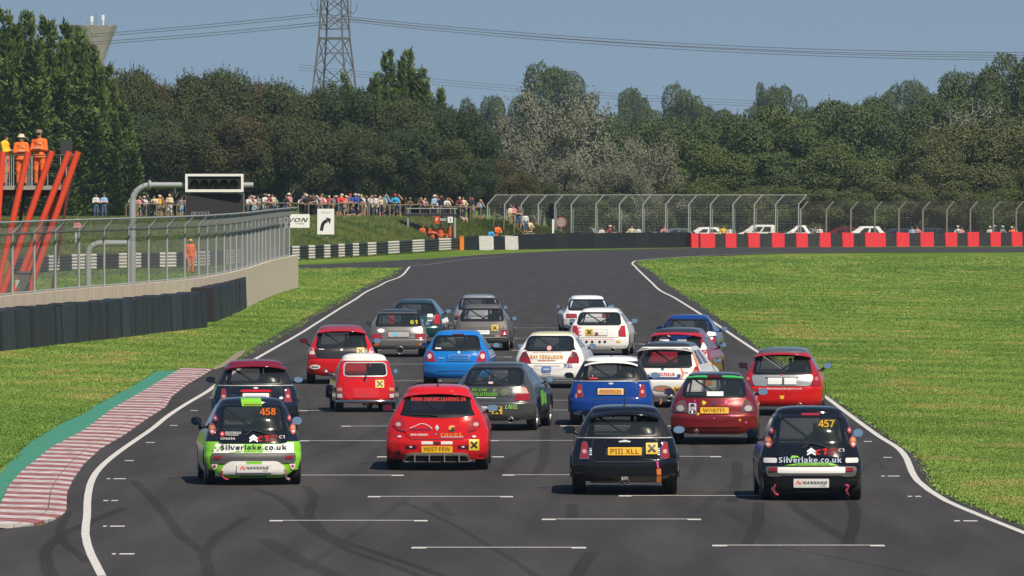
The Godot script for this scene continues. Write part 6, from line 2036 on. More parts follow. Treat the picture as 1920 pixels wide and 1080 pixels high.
func build_tower():
	var d := 235.0
	var org := Vector3(gx(60, d), 0, -d)
	var o := thing("marshal_tower", "marshals' lookout tower on slanting orange red poles", "tower", org)
	var redp := mat("tower_red", Color(0.62, 0.06, 0.022), 0.5)
	for q in [[5, 284, -14, 545, 0.0], [53, 284, -6, 545, 0.0], [98, 283, 6, 545, 0.0], [130, 284, 28, 545, 0.0], [146.5, 284, 55, 545, 0.0], [140, 305, 50, 520, -1.6], [66, 440, 30, 560, -2.0]]:
		var g := G.new()
		var a := at(q[0], q[1], d - q[4]) - org
		var b := at(q[2], q[3], d - q[4]) - org
		b = a + (b - a) * (a.y / (a.y - b.y))
		g.tube(b, a, 0.105, 0.105, 14)
		obj("leaning_pole", g, redp, o)
	var fl := at(-40, 350, d) - org
	var fr := at(113, 350, d) - org
	var dk := mat("deck_grey", Color(0.28, 0.27, 0.25), 0.8)
	obj("deck", rbox(fl.x, fr.x, fl.y - 0.1, fl.y + 0.03, -2.2, -0.3), dk, o)
	obj("deck_beam", rbox(fl.x, fr.x, fl.y - 0.3, fl.y - 0.12, -1.4, -1.2), mat("beam_maroon", Color(0.1, 0.02, 0.016), 0.7), o)
	var galv = mats["galvanised"]
	var g2 := G.new()
	var ry := (at(0, 291, d) - org).y
	for y in [ry, ry - 0.28, ry - 0.6]:
		g2.tube(Vector3(fl.x, y, -0.35), Vector3((at(128, 291, d) - org).x, y, -0.35), 0.022 if y == ry else 0.01, 0.022 if y == ry else 0.01, 6)
	obj("hand_rail", g2, mat("dark_rail", Color(0.06, 0.065, 0.06), 0.6), o)
	for px in [3, 9, 11, 16, 20, 24, 49, 53, 57, 59, 88, 112]:
		var g := G.new()
		var c := at(px, 350, d) - org
		g.tube(Vector3(c.x, fl.y, -0.36), Vector3(c.x, ry, -0.36), 0.018, 0.018, 6)
		obj("baluster", g, galv, o)
	for q in [[-1.2, 0.0, 1.6, -0.9], [0.2, -0.3, 1.5, -1.5]]:
		var g := G.new()
		g.tube(Vector3(fr.x + q[0] - 0.6, 1.0, -1.0), Vector3(fr.x + q[0], fl.y, -1.2), 0.05, 0.05, 8)
		obj("diagonal_brace", g, mat("beam_maroon", Color(0.1, 0.02, 0.016), 0.7), o)
	var bb := at(110, 290, d) - org
	var bt := at(132, 262, d) - org
	obj("signal_board", rbox(bb.x, bt.x, bb.y, bt.y, -1.0, -0.95), mat("slate_board", Color(0.03, 0.032, 0.036), 0.6), o)
	obj("board_post", rbox((bb.x + bt.x) * 0.5 - 0.02, (bb.x + bt.x) * 0.5 + 0.02, fl.y, bb.y, -1.05, -1.01), galv, o)
	for q in [[150, 284, 153, 300], [153, 300, 149, 312]]:
		pass
	var cb := G.new()
	cb.path([at(134, 290, d) - org, at(141, 291, d) - org, at(143, 298, d) - org, at(142, 312, d) - org], 0.012, 5)
	obj("cable", cb, mat("cable_white", Color(0.5, 0.5, 0.5), 0.6), o)
	# cabinets and gate panels between the tower's feet
	var cab := thing("equipment_cabinet", "grey equipment cabinet at the foot of the marshals' tower", "cabinet", Vector3(gx(44, 228.0), 0, -228.0))
	obj("case", rbox(-0.18, 0.18, 0.0, 2.05, -0.3, 0.0), mat("cabinet_grey", Color(0.09, 0.085, 0.08), 0.6), cab)
	obj("lid", rbox(-0.21, 0.21, 2.05, 2.1, -0.33, 0.03), mat("casing_grey", Color(0.1, 0.1, 0.1), 0.6), cab)
	cab = thing("meter_box", "small cream meter box standing by the fence foot", "box", Vector3(gx(32.5, 226.0), 0, -226.0))
	obj("case", rbox(-0.06, 0.06, 1.6, 1.86, -0.1, 0.0), mat("cream", Color(0.5, 0.48, 0.4), 0.6), cab)
	obj("post", rbox(-0.02, 0.02, 0.0, 1.6, -0.07, -0.03), galv, cab)
func sign_board(label: String, px0: float, px1: float, py0: float, py1: float, d: float) -> Array:
	var a := at(px0, py1, d)
	var b := at(px1, py0, d)
	var o := thing("sign_board", label, "sign", Vector3((a.x + b.x) * 0.5, 0, -d))
	var w := (b.x - a.x) * 0.5
	obj("board", rbox(-w, w, a.y, b.y, -0.03, 0.0), mat("sign_white", Color(0.74, 0.74, 0.73), 0.5), o)
	for s in [-0.6, 0.6]: obj("post", rbox(w * s - 0.03, w * s + 0.03, 0.0, b.y - 0.05, -0.1, -0.04), mat("dark_rail", Color(0.06, 0.065, 0.06), 0.6), o)
	return [o, w, a.y, b.y - a.y]
func flat(g: G, z: float) -> G:
	for k in g.V.size(): g.V[k].z = z
	return g
func build_signs():
	var bink := ink(0.012, 0.012, 0.014)
	var s := sign_board("white board with a black arrow bending to the right", 595, 626.5, 391.5, 439.5, 487.0)
	var o: Node3D = s[0]
	var w: float = s[1]
	var y: float = s[2]
	var h: float = s[3]
	obj("lettering", flat(letters("FOLLY", -w * 0.52, w * 0.55, y + h * 0.82, y + h * 0.89, false, 0.0, false), 0.004), ink(0.06, 0.06, 0.06), o)
	var g := G.new()
	var P := [[], []]
	for k in 9:
		var t := k / 8.0
		var c := Vector2(-0.52, 0.14).lerp(Vector2(0.2, 0.53), t) + Vector2(-0.12, 0.1) * sin(t * PI)
		var tn := (Vector2(0.28, 0.56) - Vector2(-0.52, 0.14) + Vector2(-0.12, 0.1) * PI * cos(t * PI))
		tn = Vector2(tn.x * w, tn.y * h).normalized()
		var nn := Vector2(-tn.y, tn.x) * w * 0.2
		P[0].append(Vector3(c.x * w + nn.x, y + c.y * h + nn.y, 0.005)); P[1].append(Vector3(c.x * w - nn.x, y + c.y * h - nn.y, 0.005))
	g.grid(P)
	g.tri(Vector3(-w * 0.02, y + h * 0.665, 0.006), Vector3(w * 0.62, y + h * 0.62, 0.006), Vector3(w * 0.5, y + h * 0.4, 0.006))
	obj("arrow", g, bink, o)
	s = sign_board("white advertising board partly hidden by the catch fence end", 521, 580.5, 401.5, 427, 462.0)
	o = s[0]; w = s[1]; y = s[2]; h = s[3]
	obj("lettering", flat(letters("AVON", -w * 0.72, w * 0.85, y + h * 0.42, y + h * 0.72, false, 0.5), 0.004), bink, o)
	obj("lettering", flat(letters("TYRES", w * 0.1, w * 0.66, y + h * 0.24, y + h * 0.36, false, 0.4), 0.004), ink(0.2, 0.2, 0.2), o)
	# marshals' shelter
	var d := 521.0
	var a := at(765, 440, d)
	var b := at(853, 402, d)
	o = thing("marshal_shelter", "wire fronted marshals' shelter with flat dark roof", "shelter", Vector3(a.x, 0, -d))
	var wd := b.x - a.x
	var galv: Material = mats["galvanised"]
	for q in [[0.0, 0.0], [wd, 0.0], [0.0, -2.2], [wd, -2.2]]: obj("post", rbox(q[0] - 0.06, q[0] + 0.06, 0.0, b.y, q[1] - 0.06, q[1] + 0.06), galv, o)
	var rf := G.new()
	rf.quad(Vector3(-0.75, b.y + 0.1, -2.6), Vector3(wd + 0.15, b.y + 0.1, -2.6), Vector3(wd + 0.15, b.y + 0.02, 0.15), Vector3(-0.15, b.y + 0.02, 0.15))
	rf.add(rbox(-0.15, wd + 0.15, b.y - 0.1, b.y + 0.01, 0.08, 0.15))
	obj("roof", rf, mat("roof_felt", Color(0.02, 0.021, 0.023), 0.9), o)
	var tr := G.new()
	tr.tube(Vector3(-0.1, b.y + 0.42, 0.1), Vector3(wd + 0.2, b.y + 0.42, 0.1), 0.04, 0.04, 6)
	tr.tube(Vector3(wd, b.y, 0.1), Vector3(wd, b.y + 0.42, 0.1), 0.04, 0.04, 6)
	tr.tube(Vector3(0, b.y, 0.1), Vector3(0, b.y + 0.42, 0.1), 0.04, 0.04, 6)
	obj("top_rail", tr, galv, o)
	var wm := G.new()
	var x := 0.1
	while x < wd:
		wm.bar(Vector3(x, 0.3, 0.02), Vector3(x, b.y, 0.02), 0.006, 0.006); x += 0.1
	var yy := 0.3
	while yy < b.y:
		wm.bar(Vector3(0, yy, 0.02), Vector3(wd, yy, 0.02), 0.006, 0.006); yy += 0.1
	obj("wire_front", wm, mat("dark_cable", Color(0.05, 0.055, 0.06), 0.6), o)
	var k := F / d
	var sy := b.y - 17.0 / k
	var s0 := obj("flag_sign", rbox(50 / k, 59 / k, sy, b.y - 2 / k, 0.1, 0.13), mat("sign_red", Color(0.6, 0.05, 0.02), 0.5), o)
	obj("lettering", flat(letters("F", 52.5 / k, 56.5 / k, sy + 0.2, b.y - 0.25, false, 0.3), 0.136), ink(0.75, 0.7, 0.65), s0)
	var s1 := obj("post_sign", rbox(59 / k, 75 / k, b.y - 15 / k, b.y - 5 / k, 0.1, 0.13), mat("sign_black", Color(0.015, 0.015, 0.016), 0.5), o)
	obj("lettering", flat(letters("POST", 60.5 / k, 72.5 / k, b.y - 12.5 / k, b.y - 7.5 / k), 0.136), ink(0.7, 0.7, 0.7), s1)
	var s2 := obj("number_sign", rbox(74.5 / k, 84 / k, b.y - 15.5 / k, b.y - 4.5 / k, 0.135, 0.15), mat("sign_white", Color(0.74, 0.74, 0.73), 0.5), o)
	obj("lettering", flat(letters("2", 77.5 / k, 81 / k, b.y - 13 / k, b.y - 7 / k), 0.156), bink, s2)
	# signal light on its post
	d = 533.0
	k = F / d
	o = thing("signal_light", "black signal light on a white post by the catch fence", "signal", Vector3(gx(1037, d), 0, -d))
	var top := 5.0 - (380.0 - 336.0) / k
	obj("post", rbox(-0.07, 0.07, 0.0, top - 30.0 / k, -0.07, 0.07), mat("frame_white", Color(0.72, 0.72, 0.7), 0.4), o)
	var hb := obj("housing", rbox(-0.3, 0.1, top - 30.0 / k, top, -0.15, 0.1), mat("lamp_black", Color(0.012, 0.012, 0.013), 0.6), o)
	for q in 3:
		var ln := G.new()
		ln.lathe(Vector3(-0.1, top - (5.0 + 10.0 * q) / k, 0.1), Vector3.BACK, [[0.15, 0.0], [0.14, 0.16], [0.13, 0.0], [0.02, -0.02]], 12)
		obj("hood", ln, mat("lamp_black", Color(0.012, 0.012, 0.013), 0.6), hb)
	obj("rear_board", rbox(-0.62, -0.34, top - 28.0 / k, top - 16.0 / k, -0.2, -0.15), mat("lamp_black", Color(0.012, 0.012, 0.013), 0.6), o)
	o = thing("round_board", "faded red and white round board next to the signal light", "board", Vector3(gx(1052, 543.0), 0, -543.0))
	var rg := G.new()
	rg.lathe(Vector3(0, 1.75, 0), Vector3.BACK, [[0.42, -0.03], [0.42, 0.02], [0.3, 0.03]], 18)
	obj("rim", rg, mat("faded_red", Color(0.26, 0.07, 0.06), 0.7), o)
	rg = G.new()
	rg.lathe(Vector3(0, 1.75, 0), Vector3.BACK, [[0.3, 0.032], [0.01, 0.034]], 18)
	obj("centre", rg, mat("faded_white", Color(0.34, 0.25, 0.22), 0.7), o)
	obj("post", rbox(-0.04, 0.04, 0.0, 1.4, -0.06, 0.0), galv, o)

# ---------- pylon, wires, water tower
func build_pylon():
	var d := 1000.0
	var k := F / d
	var th := deg_to_rad(16.5)
	var base := Vector3(gx(627, d), 0, -d)
	var o := thing("electricity_pylon", "grey steel lattice electricity pylon beyond the trees", "pylon", base, -th)
	var st := mat("pylon_steel", Color(0.1, 0.105, 0.11), 0.7)
	var hs := func(y: float) -> float:
		if y < 24.4: return lerpf(4.0, 1.7, y / 24.4)
		return lerpf(1.7, 0.7, (y - 24.4) / 20.0)
	var lv := [0.0, 7.0, 12.5, 16.6, 20.4, 24.4, 25.7, 28.0, 30.2, 32.4, 35.0, 38.0, 41.0, 44.5]
	var cs := [Vector2(-1, -1), Vector2(1, -1), Vector2(1, 1), Vector2(-1, 1)]
	for c in cs:
		var g := G.new()
		for i in lv.size() - 1:
			var h0: float = hs.call(lv[i])
			var h1: float = hs.call(lv[i + 1])
			g.bar(Vector3(c.x * h0, lv[i], c.y * h0), Vector3(c.x * h1, lv[i + 1], c.y * h1), 0.2, 0.2)
		obj("leg", g, st, o)
	for f in 4:
		var a: Vector2 = cs[f]
		var b: Vector2 = cs[(f + 1) % 4]
		var g := G.new()
		for i in lv.size() - 1:
			var h0: float = hs.call(lv[i])
			var h1: float = hs.call(lv[i + 1])
			var p := [Vector3(a.x * h0, lv[i], a.y * h0), Vector3(b.x * h0, lv[i], b.y * h0), Vector3(b.x * h1, lv[i + 1], b.y * h1), Vector3(a.x * h1, lv[i + 1], a.y * h1)]
			if i != 5:
				g.bar(p[0], p[2], 0.11, 0.11); g.bar(p[1], p[3], 0.11, 0.11)
			if i < 5 and i > 0:
				g.bar((p[0] + p[3]) * 0.5, (p[0] + p[2]) * 0.5, 0.07, 0.07); g.bar((p[1] + p[2]) * 0.5, (p[0] + p[2]) * 0.5, 0.07, 0.07)
			if i in [5, 6, 9]: g.bar(p[0], p[1], 0.22 if i == 5 else 0.12, 0.3 if i == 5 else 0.12)
		obj("bracing", g, st, o)
	# cross arms and insulators; the line runs left to right, so the arms point at the viewer
	var az := 7.4
	for s in [-1.0, 1.0]:
		var g := G.new()
		for q in [-1.0, 1.0]:
			g.bar(Vector3(q * 1.3, 32.4, s * 1.3), Vector3(0, 32.6, s * az), 0.12, 0.12)
			g.bar(Vector3(q * 1.1, 35.0, s * 1.1), Vector3(0, 32.6, s * az), 0.12, 0.12)
		obj("cross_arm", g, st, o)
		var ins := G.new()
		for j in 15: ins.lathe(Vector3(0, 32.4 - j * 0.34, s * az), Vector3.UP, [[0.03, 0.14], [0.15, 0.02], [0.15, -0.02], [0.03, -0.12]], 8)
		obj("insulator", ins, mat("insulator", Color(0.12, 0.13, 0.13), 0.4), o)
		var hn := G.new()
		for q in [-1.0, 1.0]: hn.path([Vector3(0, 28.2, s * az), Vector3(q * 0.4, 28.0, s * az), Vector3(q * 0.8, 28.5, s * az), Vector3(q * 0.95, 29.3, s * az)], 0.045, 4)
		obj("arcing_horn", hn, st, o)
	var wire := mat("conductor", Color(0.07, 0.075, 0.08), 0.6)
	for s in [1.0, -1.0]:
		var e := base + Basis(Vector3.UP, -th) * Vector3(0, 27.5 + 0.0, s * az)
		for tw in [-0.18, 0.18]:
			var g := G.new()
			var pts := []
			for j in 49:
				var xx := lerpf(-95.0, 145.0, j / 48.0)
				pts.append(Vector3(e.x + xx, 27.5 - 0.11 * absf(xx) + 0.00057 * xx * xx + tw - (0.45 if s < 0 else 0.0), e.z - xx * 0.02))
			for j in 48: g.tube(pts[j], pts[j + 1], 0.042, 0.042, 4, false)
			var wo := obj("power_line", g, wire)
			tag(wo, "%s strand of the %s conductor sagging from the pylon" % ["lower" if tw < 0 else "upper", "near" if s > 0 else "far"], "power line", "conductors hung on the pylon")
	for j in 3:
		var g := G.new()
		var pts := []
		for q in 25:
			var px := lerpf(560.0, 1420.0, q / 24.0)
			var py := 121.0 + (px - 560.0) * 0.118 - (px - 560.0) * (px - 560.0) * 0.000045 + j * 5.0
			pts.append(at(px, py, 1450.0))
		for q in 24: g.tube(pts[q], pts[q + 1], 0.035, 0.035, 4, false)
		var wo := obj("power_line", g, wire)
		tag(wo, "%s wire of the far power line crossing behind the tree tops" % ["top", "middle", "bottom"][j], "power line", "far power lines behind the trees")
	# water tower
	d = 1400.0
	k = F / d
	var wx := gx(166, d)
	o = thing("water_tower", "pale concrete water tower flaring upwards behind the conifers", "water tower", Vector3(wx, 0, -d))
	var P := []
	for q in [[48, 53.5], [51, 53], [70, 45], [90, 38], [110, 31], [135, 24], [160, 19], [336, 18], [380, 18]]:
		var y = 5.0 + (336.0 - q[0]) / k
		var row := []
		for j in 48:
			var t := TAU * j / 48
			var rr2: float = q[1] / k * (1.0 + (0.012 if j % 4 < 2 else -0.012))
			row.append(Vector3(cos(t) * rr2, maxf(y, 0.0), sin(t) * rr2))
		P.append(row)
	var wg := G.new()
	wg.grid(P, false, true)
	obj("bowl", wg, textured("tower_concrete", noise_tex(78, 0.02, Color(0.2, 0.18, 0.15), Color(0.46, 0.44, 0.4), 512, 5), 0.12, 0.9), o)
	wg = G.new()
	wg.lathe(Vector3(0, 5.0 + 288.0 / k - 0.01, 0), Vector3.UP, [[53.5 / k, 0.0], [0.01, 0.15]], 32)
	obj("lid", wg, mats["tower_concrete"], o)
	for q in [[174, 31], [195, 29]]:
		var xx := gx(q[0], d) - wx
		wg = G.new()
		wg.tube(Vector3(xx, 5.0 + 288.0 / k, 2.0), Vector3(xx, 5.0 + (336.0 - q[1]) / k, 2.0), 0.16, 0.16, 8)
		wg.box(Vector3(xx, 5.0 + (336.0 - q[1] - 5) / k, 2.1), Vector3(0.5, 1.1, 0.3))
		obj("antenna", wg, mat("frame_white", Color(0.72, 0.72, 0.7), 0.4), o)
	for q in [[164, 40], [181, 22]]:
		var xx := gx(q[0], d) - wx
		wg = G.new()
		wg.tube(Vector3(xx, 5.0 + 288.0 / k, 1.0), Vector3(xx, 5.0 + (336.0 - q[1]) / k, 1.0), 0.05, 0.03, 5)
		obj("mast", wg, mat("pylon_steel", Color(0.1, 0.105, 0.11), 0.7), o)

# ---------- trees: leaf-sized faces through the crown's volume; meshes are shared, every tree is its own node
func leaf(g: G, p: Vector3, n: Vector3, s: float, r: RandomNumberGenerator, c: Color, long := 1.5):
	var u := n.cross(Vector3(r.randf_range(-1, 1), r.randf_range(-1, 1), r.randf_range(-1, 1))).normalized()
	var v := n.cross(u)
	g.col = c
	var i := g.v(p - u * s * long * 0.5, n); g.v(p + v * s * 0.45 + n * s * 0.12, n); g.v(p + u * s * long * 0.5, n); g.v(p - v * s * 0.45 + n * s * 0.12, n)
	g.I.append_array([i, i + 1, i + 2, i, i + 2, i + 3])
func leaf_tone(r: RandomNumberGenerator, warm: float) -> Color:
	var k := r.randf_range(0.6, 1.35)
	var w := r.randf() * warm
	return Color(k * (1.0 + w * 0.9), k * (1.0 + w * 0.25), k * (1.0 - w * 0.2))
# broadleaf crown about R wide and H tall standing on y = 0; low: how far down the leaves reach
func broad_crown(sd: int, R: float, H: float, low: float, n: int, ls: float, warm: float, wild: float) -> ArrayMesh:
	var r := RandomNumberGenerator.new()
	r.seed = sd
	var lobes := []
	for k in 24:
		var t := pow(r.randf(), 0.8)
		var y := lerpf(low + 0.12 * H, H * 0.88, t)
		var q := (y - low) / (H - low)
		var prof := sqrt(clampf(1.0 - pow((q - 0.42) / 0.62, 2.0), 0.02, 1.0))
		var a := r.randf() * TAU
		var lr := R * r.randf_range(0.2, 0.42)
		var rad := maxf(0.0, R * prof - lr * 0.7) * sqrt(r.randf_range(0.25, 1.0))
		lobes.append([Vector3(cos(a) * rad, y, sin(a) * rad), lr, r.randf_range(0.68, 1.3), r.randf()])
	lobes.append([Vector3(0, H * 0.84, 0), R * 0.3, 1.0, 0.3])
	lobes.append([Vector3(0, lerpf(low, H, 0.45), 0), R * 0.62, 0.9, 0.3])
	var wsum := 0.0
	for l in lobes: wsum += l[1] * l[1]
	var g := G.new()
	for l in lobes:
		var m := int(n * l[1] * l[1] / wsum)
		for k in m:
			var dir := Vector3(r.randfn(), r.randfn() * 0.9 + 0.15, r.randfn()).normalized()
			var rad: float = l[1] * (0.8 + 0.25 * sqrt(r.randf())) * (1.0 + wild * maxf(0.0, r.randfn()) * 0.12)
			var p: Vector3 = l[0] + dir * rad * Vector3(1, 0.92, 1)
			if p.y < low * 0.8: continue
			var nn := (dir + Vector3(r.randfn(), r.randfn(), r.randfn()) * 0.55).normalized()
			var c = leaf_tone(r, warm * l[3]) * l[2]
			c.a = 1.0
			leaf(g, p, nn, ls * r.randf_range(0.7, 1.3), r, c)
		# sprigs that break the outline
		for k in int(5 * wild + 1):
			var dir := Vector3(r.randfn(), absf(r.randfn()) + 0.5, r.randfn()).normalized()
			for j in 14:
				var p: Vector3 = l[0] + dir * l[1] * (0.95 + 0.035 * j * wild) + Vector3(r.randfn(), r.randfn(), r.randfn()) * 0.07
				var c := leaf_tone(r, warm)
				c.a = 1.0
				leaf(g, p, (dir + Vector3(r.randfn(), r.randfn(), r.randfn())).normalized(), ls * 0.8, r, c)
	return g.mesh()
# feathery conifer: upswept sprays on many leaders
func conifer_crown(sd: int, R: float, H: float, n: int) -> ArrayMesh:
	var r := RandomNumberGenerator.new()
	r.seed = sd
	var g := G.new()
	# several leaders, so that the top is a group of plumes
	var leaders := [[Vector3.ZERO, H, R * 0.62]]
	for k in 6:
		var a := TAU * k / 6.0 + r.randf()
		leaders.append([Vector3(cos(a), 0, sin(a)) * R * r.randf_range(0.3, 0.6), H * r.randf_range(0.7, 0.93), R * r.randf_range(0.38, 0.52)])
	for k in n:
		var ld: Array = leaders[r.randi() % leaders.size()]
		var t := 1.0 - pow(r.randf(), 0.7)
		var y0: float = lerpf(0.3, ld[1] * 0.95, t)
		var rad: float = ld[2] * pow(1.0 - t * 0.96, 0.5) * r.randf_range(0.75, 1.2)
		var a := r.randf() * TAU
		var out := Vector3(cos(a), 0, sin(a))
		var l := maxf(0.45, rad * r.randf_range(0.5, 0.8))
		var st: Vector3 = ld[0] + out * maxf(0.0, rad - l) + Vector3.UP * y0
		var tone := r.randf_range(0.62, 1.35)
		var side := Vector3.UP.cross(out)
		var droop := r.randf_range(-0.15, 0.35)
		for j in 16:
			var s := j / 15.0
			var p := st + out * l * s + Vector3.UP * (l * (droop * s + 0.5 * s * s)) + side * r.randfn() * 0.22 * (1.15 - s * 0.8) + Vector3.UP * r.randfn() * 0.1
			var dir := (out * 0.8 + Vector3.UP * (0.3 + s) + side * r.randfn() * 0.45).normalized()
			var nn := (Vector3.UP * 0.5 + out * 0.7 + Vector3(r.randfn(), r.randfn(), r.randfn()) * 0.45)
			nn = (nn - dir * nn.dot(dir)).normalized()
			var u := nn.cross(dir).normalized() * 0.09
			var c := Color(1, 1, 1) * tone * r.randf_range(0.8, 1.2)
			c = Color(c.r * (0.9 + 0.45 * s * r.randf()), c.g, c.b * 0.9, 1.0)
			g.col = c
			var i := g.v(p + u, nn); g.v(p + dir * r.randf_range(0.3, 0.5), nn); g.v(p - u, nn)
			g.I.append_array([i, i + 1, i + 2])
	return g.mesh()
func trunk_mesh(sd: int, H: float, r0: float, limbs: int) -> G:
	var r := RandomNumberGenerator.new()
	r.seed = sd
	var g := G.new()
	var pts := [Vector3.ZERO]
	for k in 5: pts.append(Vector3(r.randfn() * 0.12 * (k + 1), H * 0.7 * (k + 1) / 5.0, r.randfn() * 0.12 * (k + 1)))
	for k in 5: g.tube(pts[k], pts[k + 1], r0 * (1.0 - k * 0.16), r0 * (1.0 - (k + 1) * 0.16), 7, false)
	for k in limbs:
		var b: Vector3 = pts[1 + k % 4]
		var a := r.randf() * TAU
		var m := b + Vector3(cos(a), 0.7, sin(a)) * H * 0.11
		var e := m + Vector3(cos(a + 0.3), 1.1, sin(a + 0.3)) * H * 0.13
		g.tube(b, m, r0 * 0.4, r0 * 0.25, 5, false)
		g.tube(m, e, r0 * 0.25, r0 * 0.08, 5, false)
	return g
# pale tree: bare silvery limbs with sparse grey leaves
func branch(g: G, tips: Array, p: Vector3, dir: Vector3, l: float, rad: float, lev: int, r: RandomNumberGenerator):
	var e := p + dir * l
	var mid := (p + e) * 0.5 + Vector3(r.randfn(), r.randfn(), r.randfn()) * l * 0.06
	g.tube(p, mid, rad, rad * 0.85, 5, false); g.tube(mid, e, rad * 0.85, rad * 0.62, 5, false)
	if lev == 0:
		tips.append([mid, e]); return
	for k in 3 if lev > 1 else 4:
		var d2 := (dir + Vector3(r.randfn(), r.randfn() * 0.5 + 0.18, r.randfn()) * 0.52).normalized()
		branch(g, tips, e if k < 2 else mid, d2, l * r.randf_range(0.6, 0.85), rad * 0.6, lev - 1, r)
	tips.append([mid, e])
func pale_tree(sd: int, H: float, n: int) -> Array:
	var r := RandomNumberGenerator.new()
	r.seed = sd
	var g := G.new()
	var tips := []
	for k in 3: branch(g, tips, Vector3(0, 0, 0), Vector3(-0.35 + 0.35 * k, 1.0, r.randfn() * 0.2).normalized(), H * 0.27, 0.16, 4, r)
	var lg := G.new()
	for k in n:
		var t: Array = tips[r.randi() % tips.size()]
		var p: Vector3 = (t[0] as Vector3).lerp(t[1], r.randf()) + Vector3(r.randfn(), r.randfn(), r.randfn()) * 0.26
		var c := leaf_tone(r, 0.15)
		c.a = 1
		leaf(lg, p, Vector3(r.randfn(), r.randfn(), r.randfn()).normalized(), 0.125 * r.randf_range(0.7, 1.2), r, c)
	return [g.mesh(), lg.mesh()]
func leaf_mat(key: String, c: Color) -> StandardMaterial3D:
	if mats.has(key): return mats[key]
	var m := StandardMaterial3D.new()
	m.vertex_color_use_as_albedo = true
	m.albedo_color = c.linear_to_srgb()
	m.roughness = 0.65
	m.metallic_specular = 0.3
	m.backlight_enabled = true
	m.backlight = c.linear_to_srgb() * 0.3
	mats[key] = m
	return m
var tree_n := 0
var tree_sets := {}
const ORD := ["first", "second", "third", "fourth", "fifth", "sixth", "seventh", "eighth", "ninth", "tenth", "eleventh", "twelfth", "thirteenth", "fourteenth", "fifteenth", "sixteenth", "seventeenth", "eighteenth", "nineteenth", "twentieth", "twenty-first", "twenty-second", "twenty-third", "twenty-fourth", "twenty-fifth", "twenty-sixth", "twenty-seventh", "twenty-eighth", "twenty-ninth", "thirtieth"]
func plant(called: String, label: String, group: String, crown: Mesh, R: float, H: float, tm: Mesh, lm: Material, bark: Material, px: float, top: float, hwpx: float, d: float):
	var k := F / d
	var h := 5.0 + (336.0 - top) / k
	var base := 0.0
	if px < 1080 and d < 620.0: base = bank_h(px, d) - 0.1
	h -= base
	var w := hwpx / k
	var o := thing(called, label, "tree", Vector3(gx(px, d), base, -d), tree_n * 2.4, group)
	o.set_meta("px", px)
	tree_sets.get_or_add(label, []).append(o)
	tree_n += 1
	var ab := crown.get_aabb()
	var wide := 1.3 if called == "distant_tree" else 1.08
	var sc := Vector3(w * wide / R, h / ab.end.y, w * wide / R)
	var c := put("crown", crown, lm, o)
	c.scale = sc
	var t := put("trunk", tm, bark, o)
	t.scale = Vector3(sqrt(sc.x * sc.y), sc.y, sqrt(sc.x * sc.y))
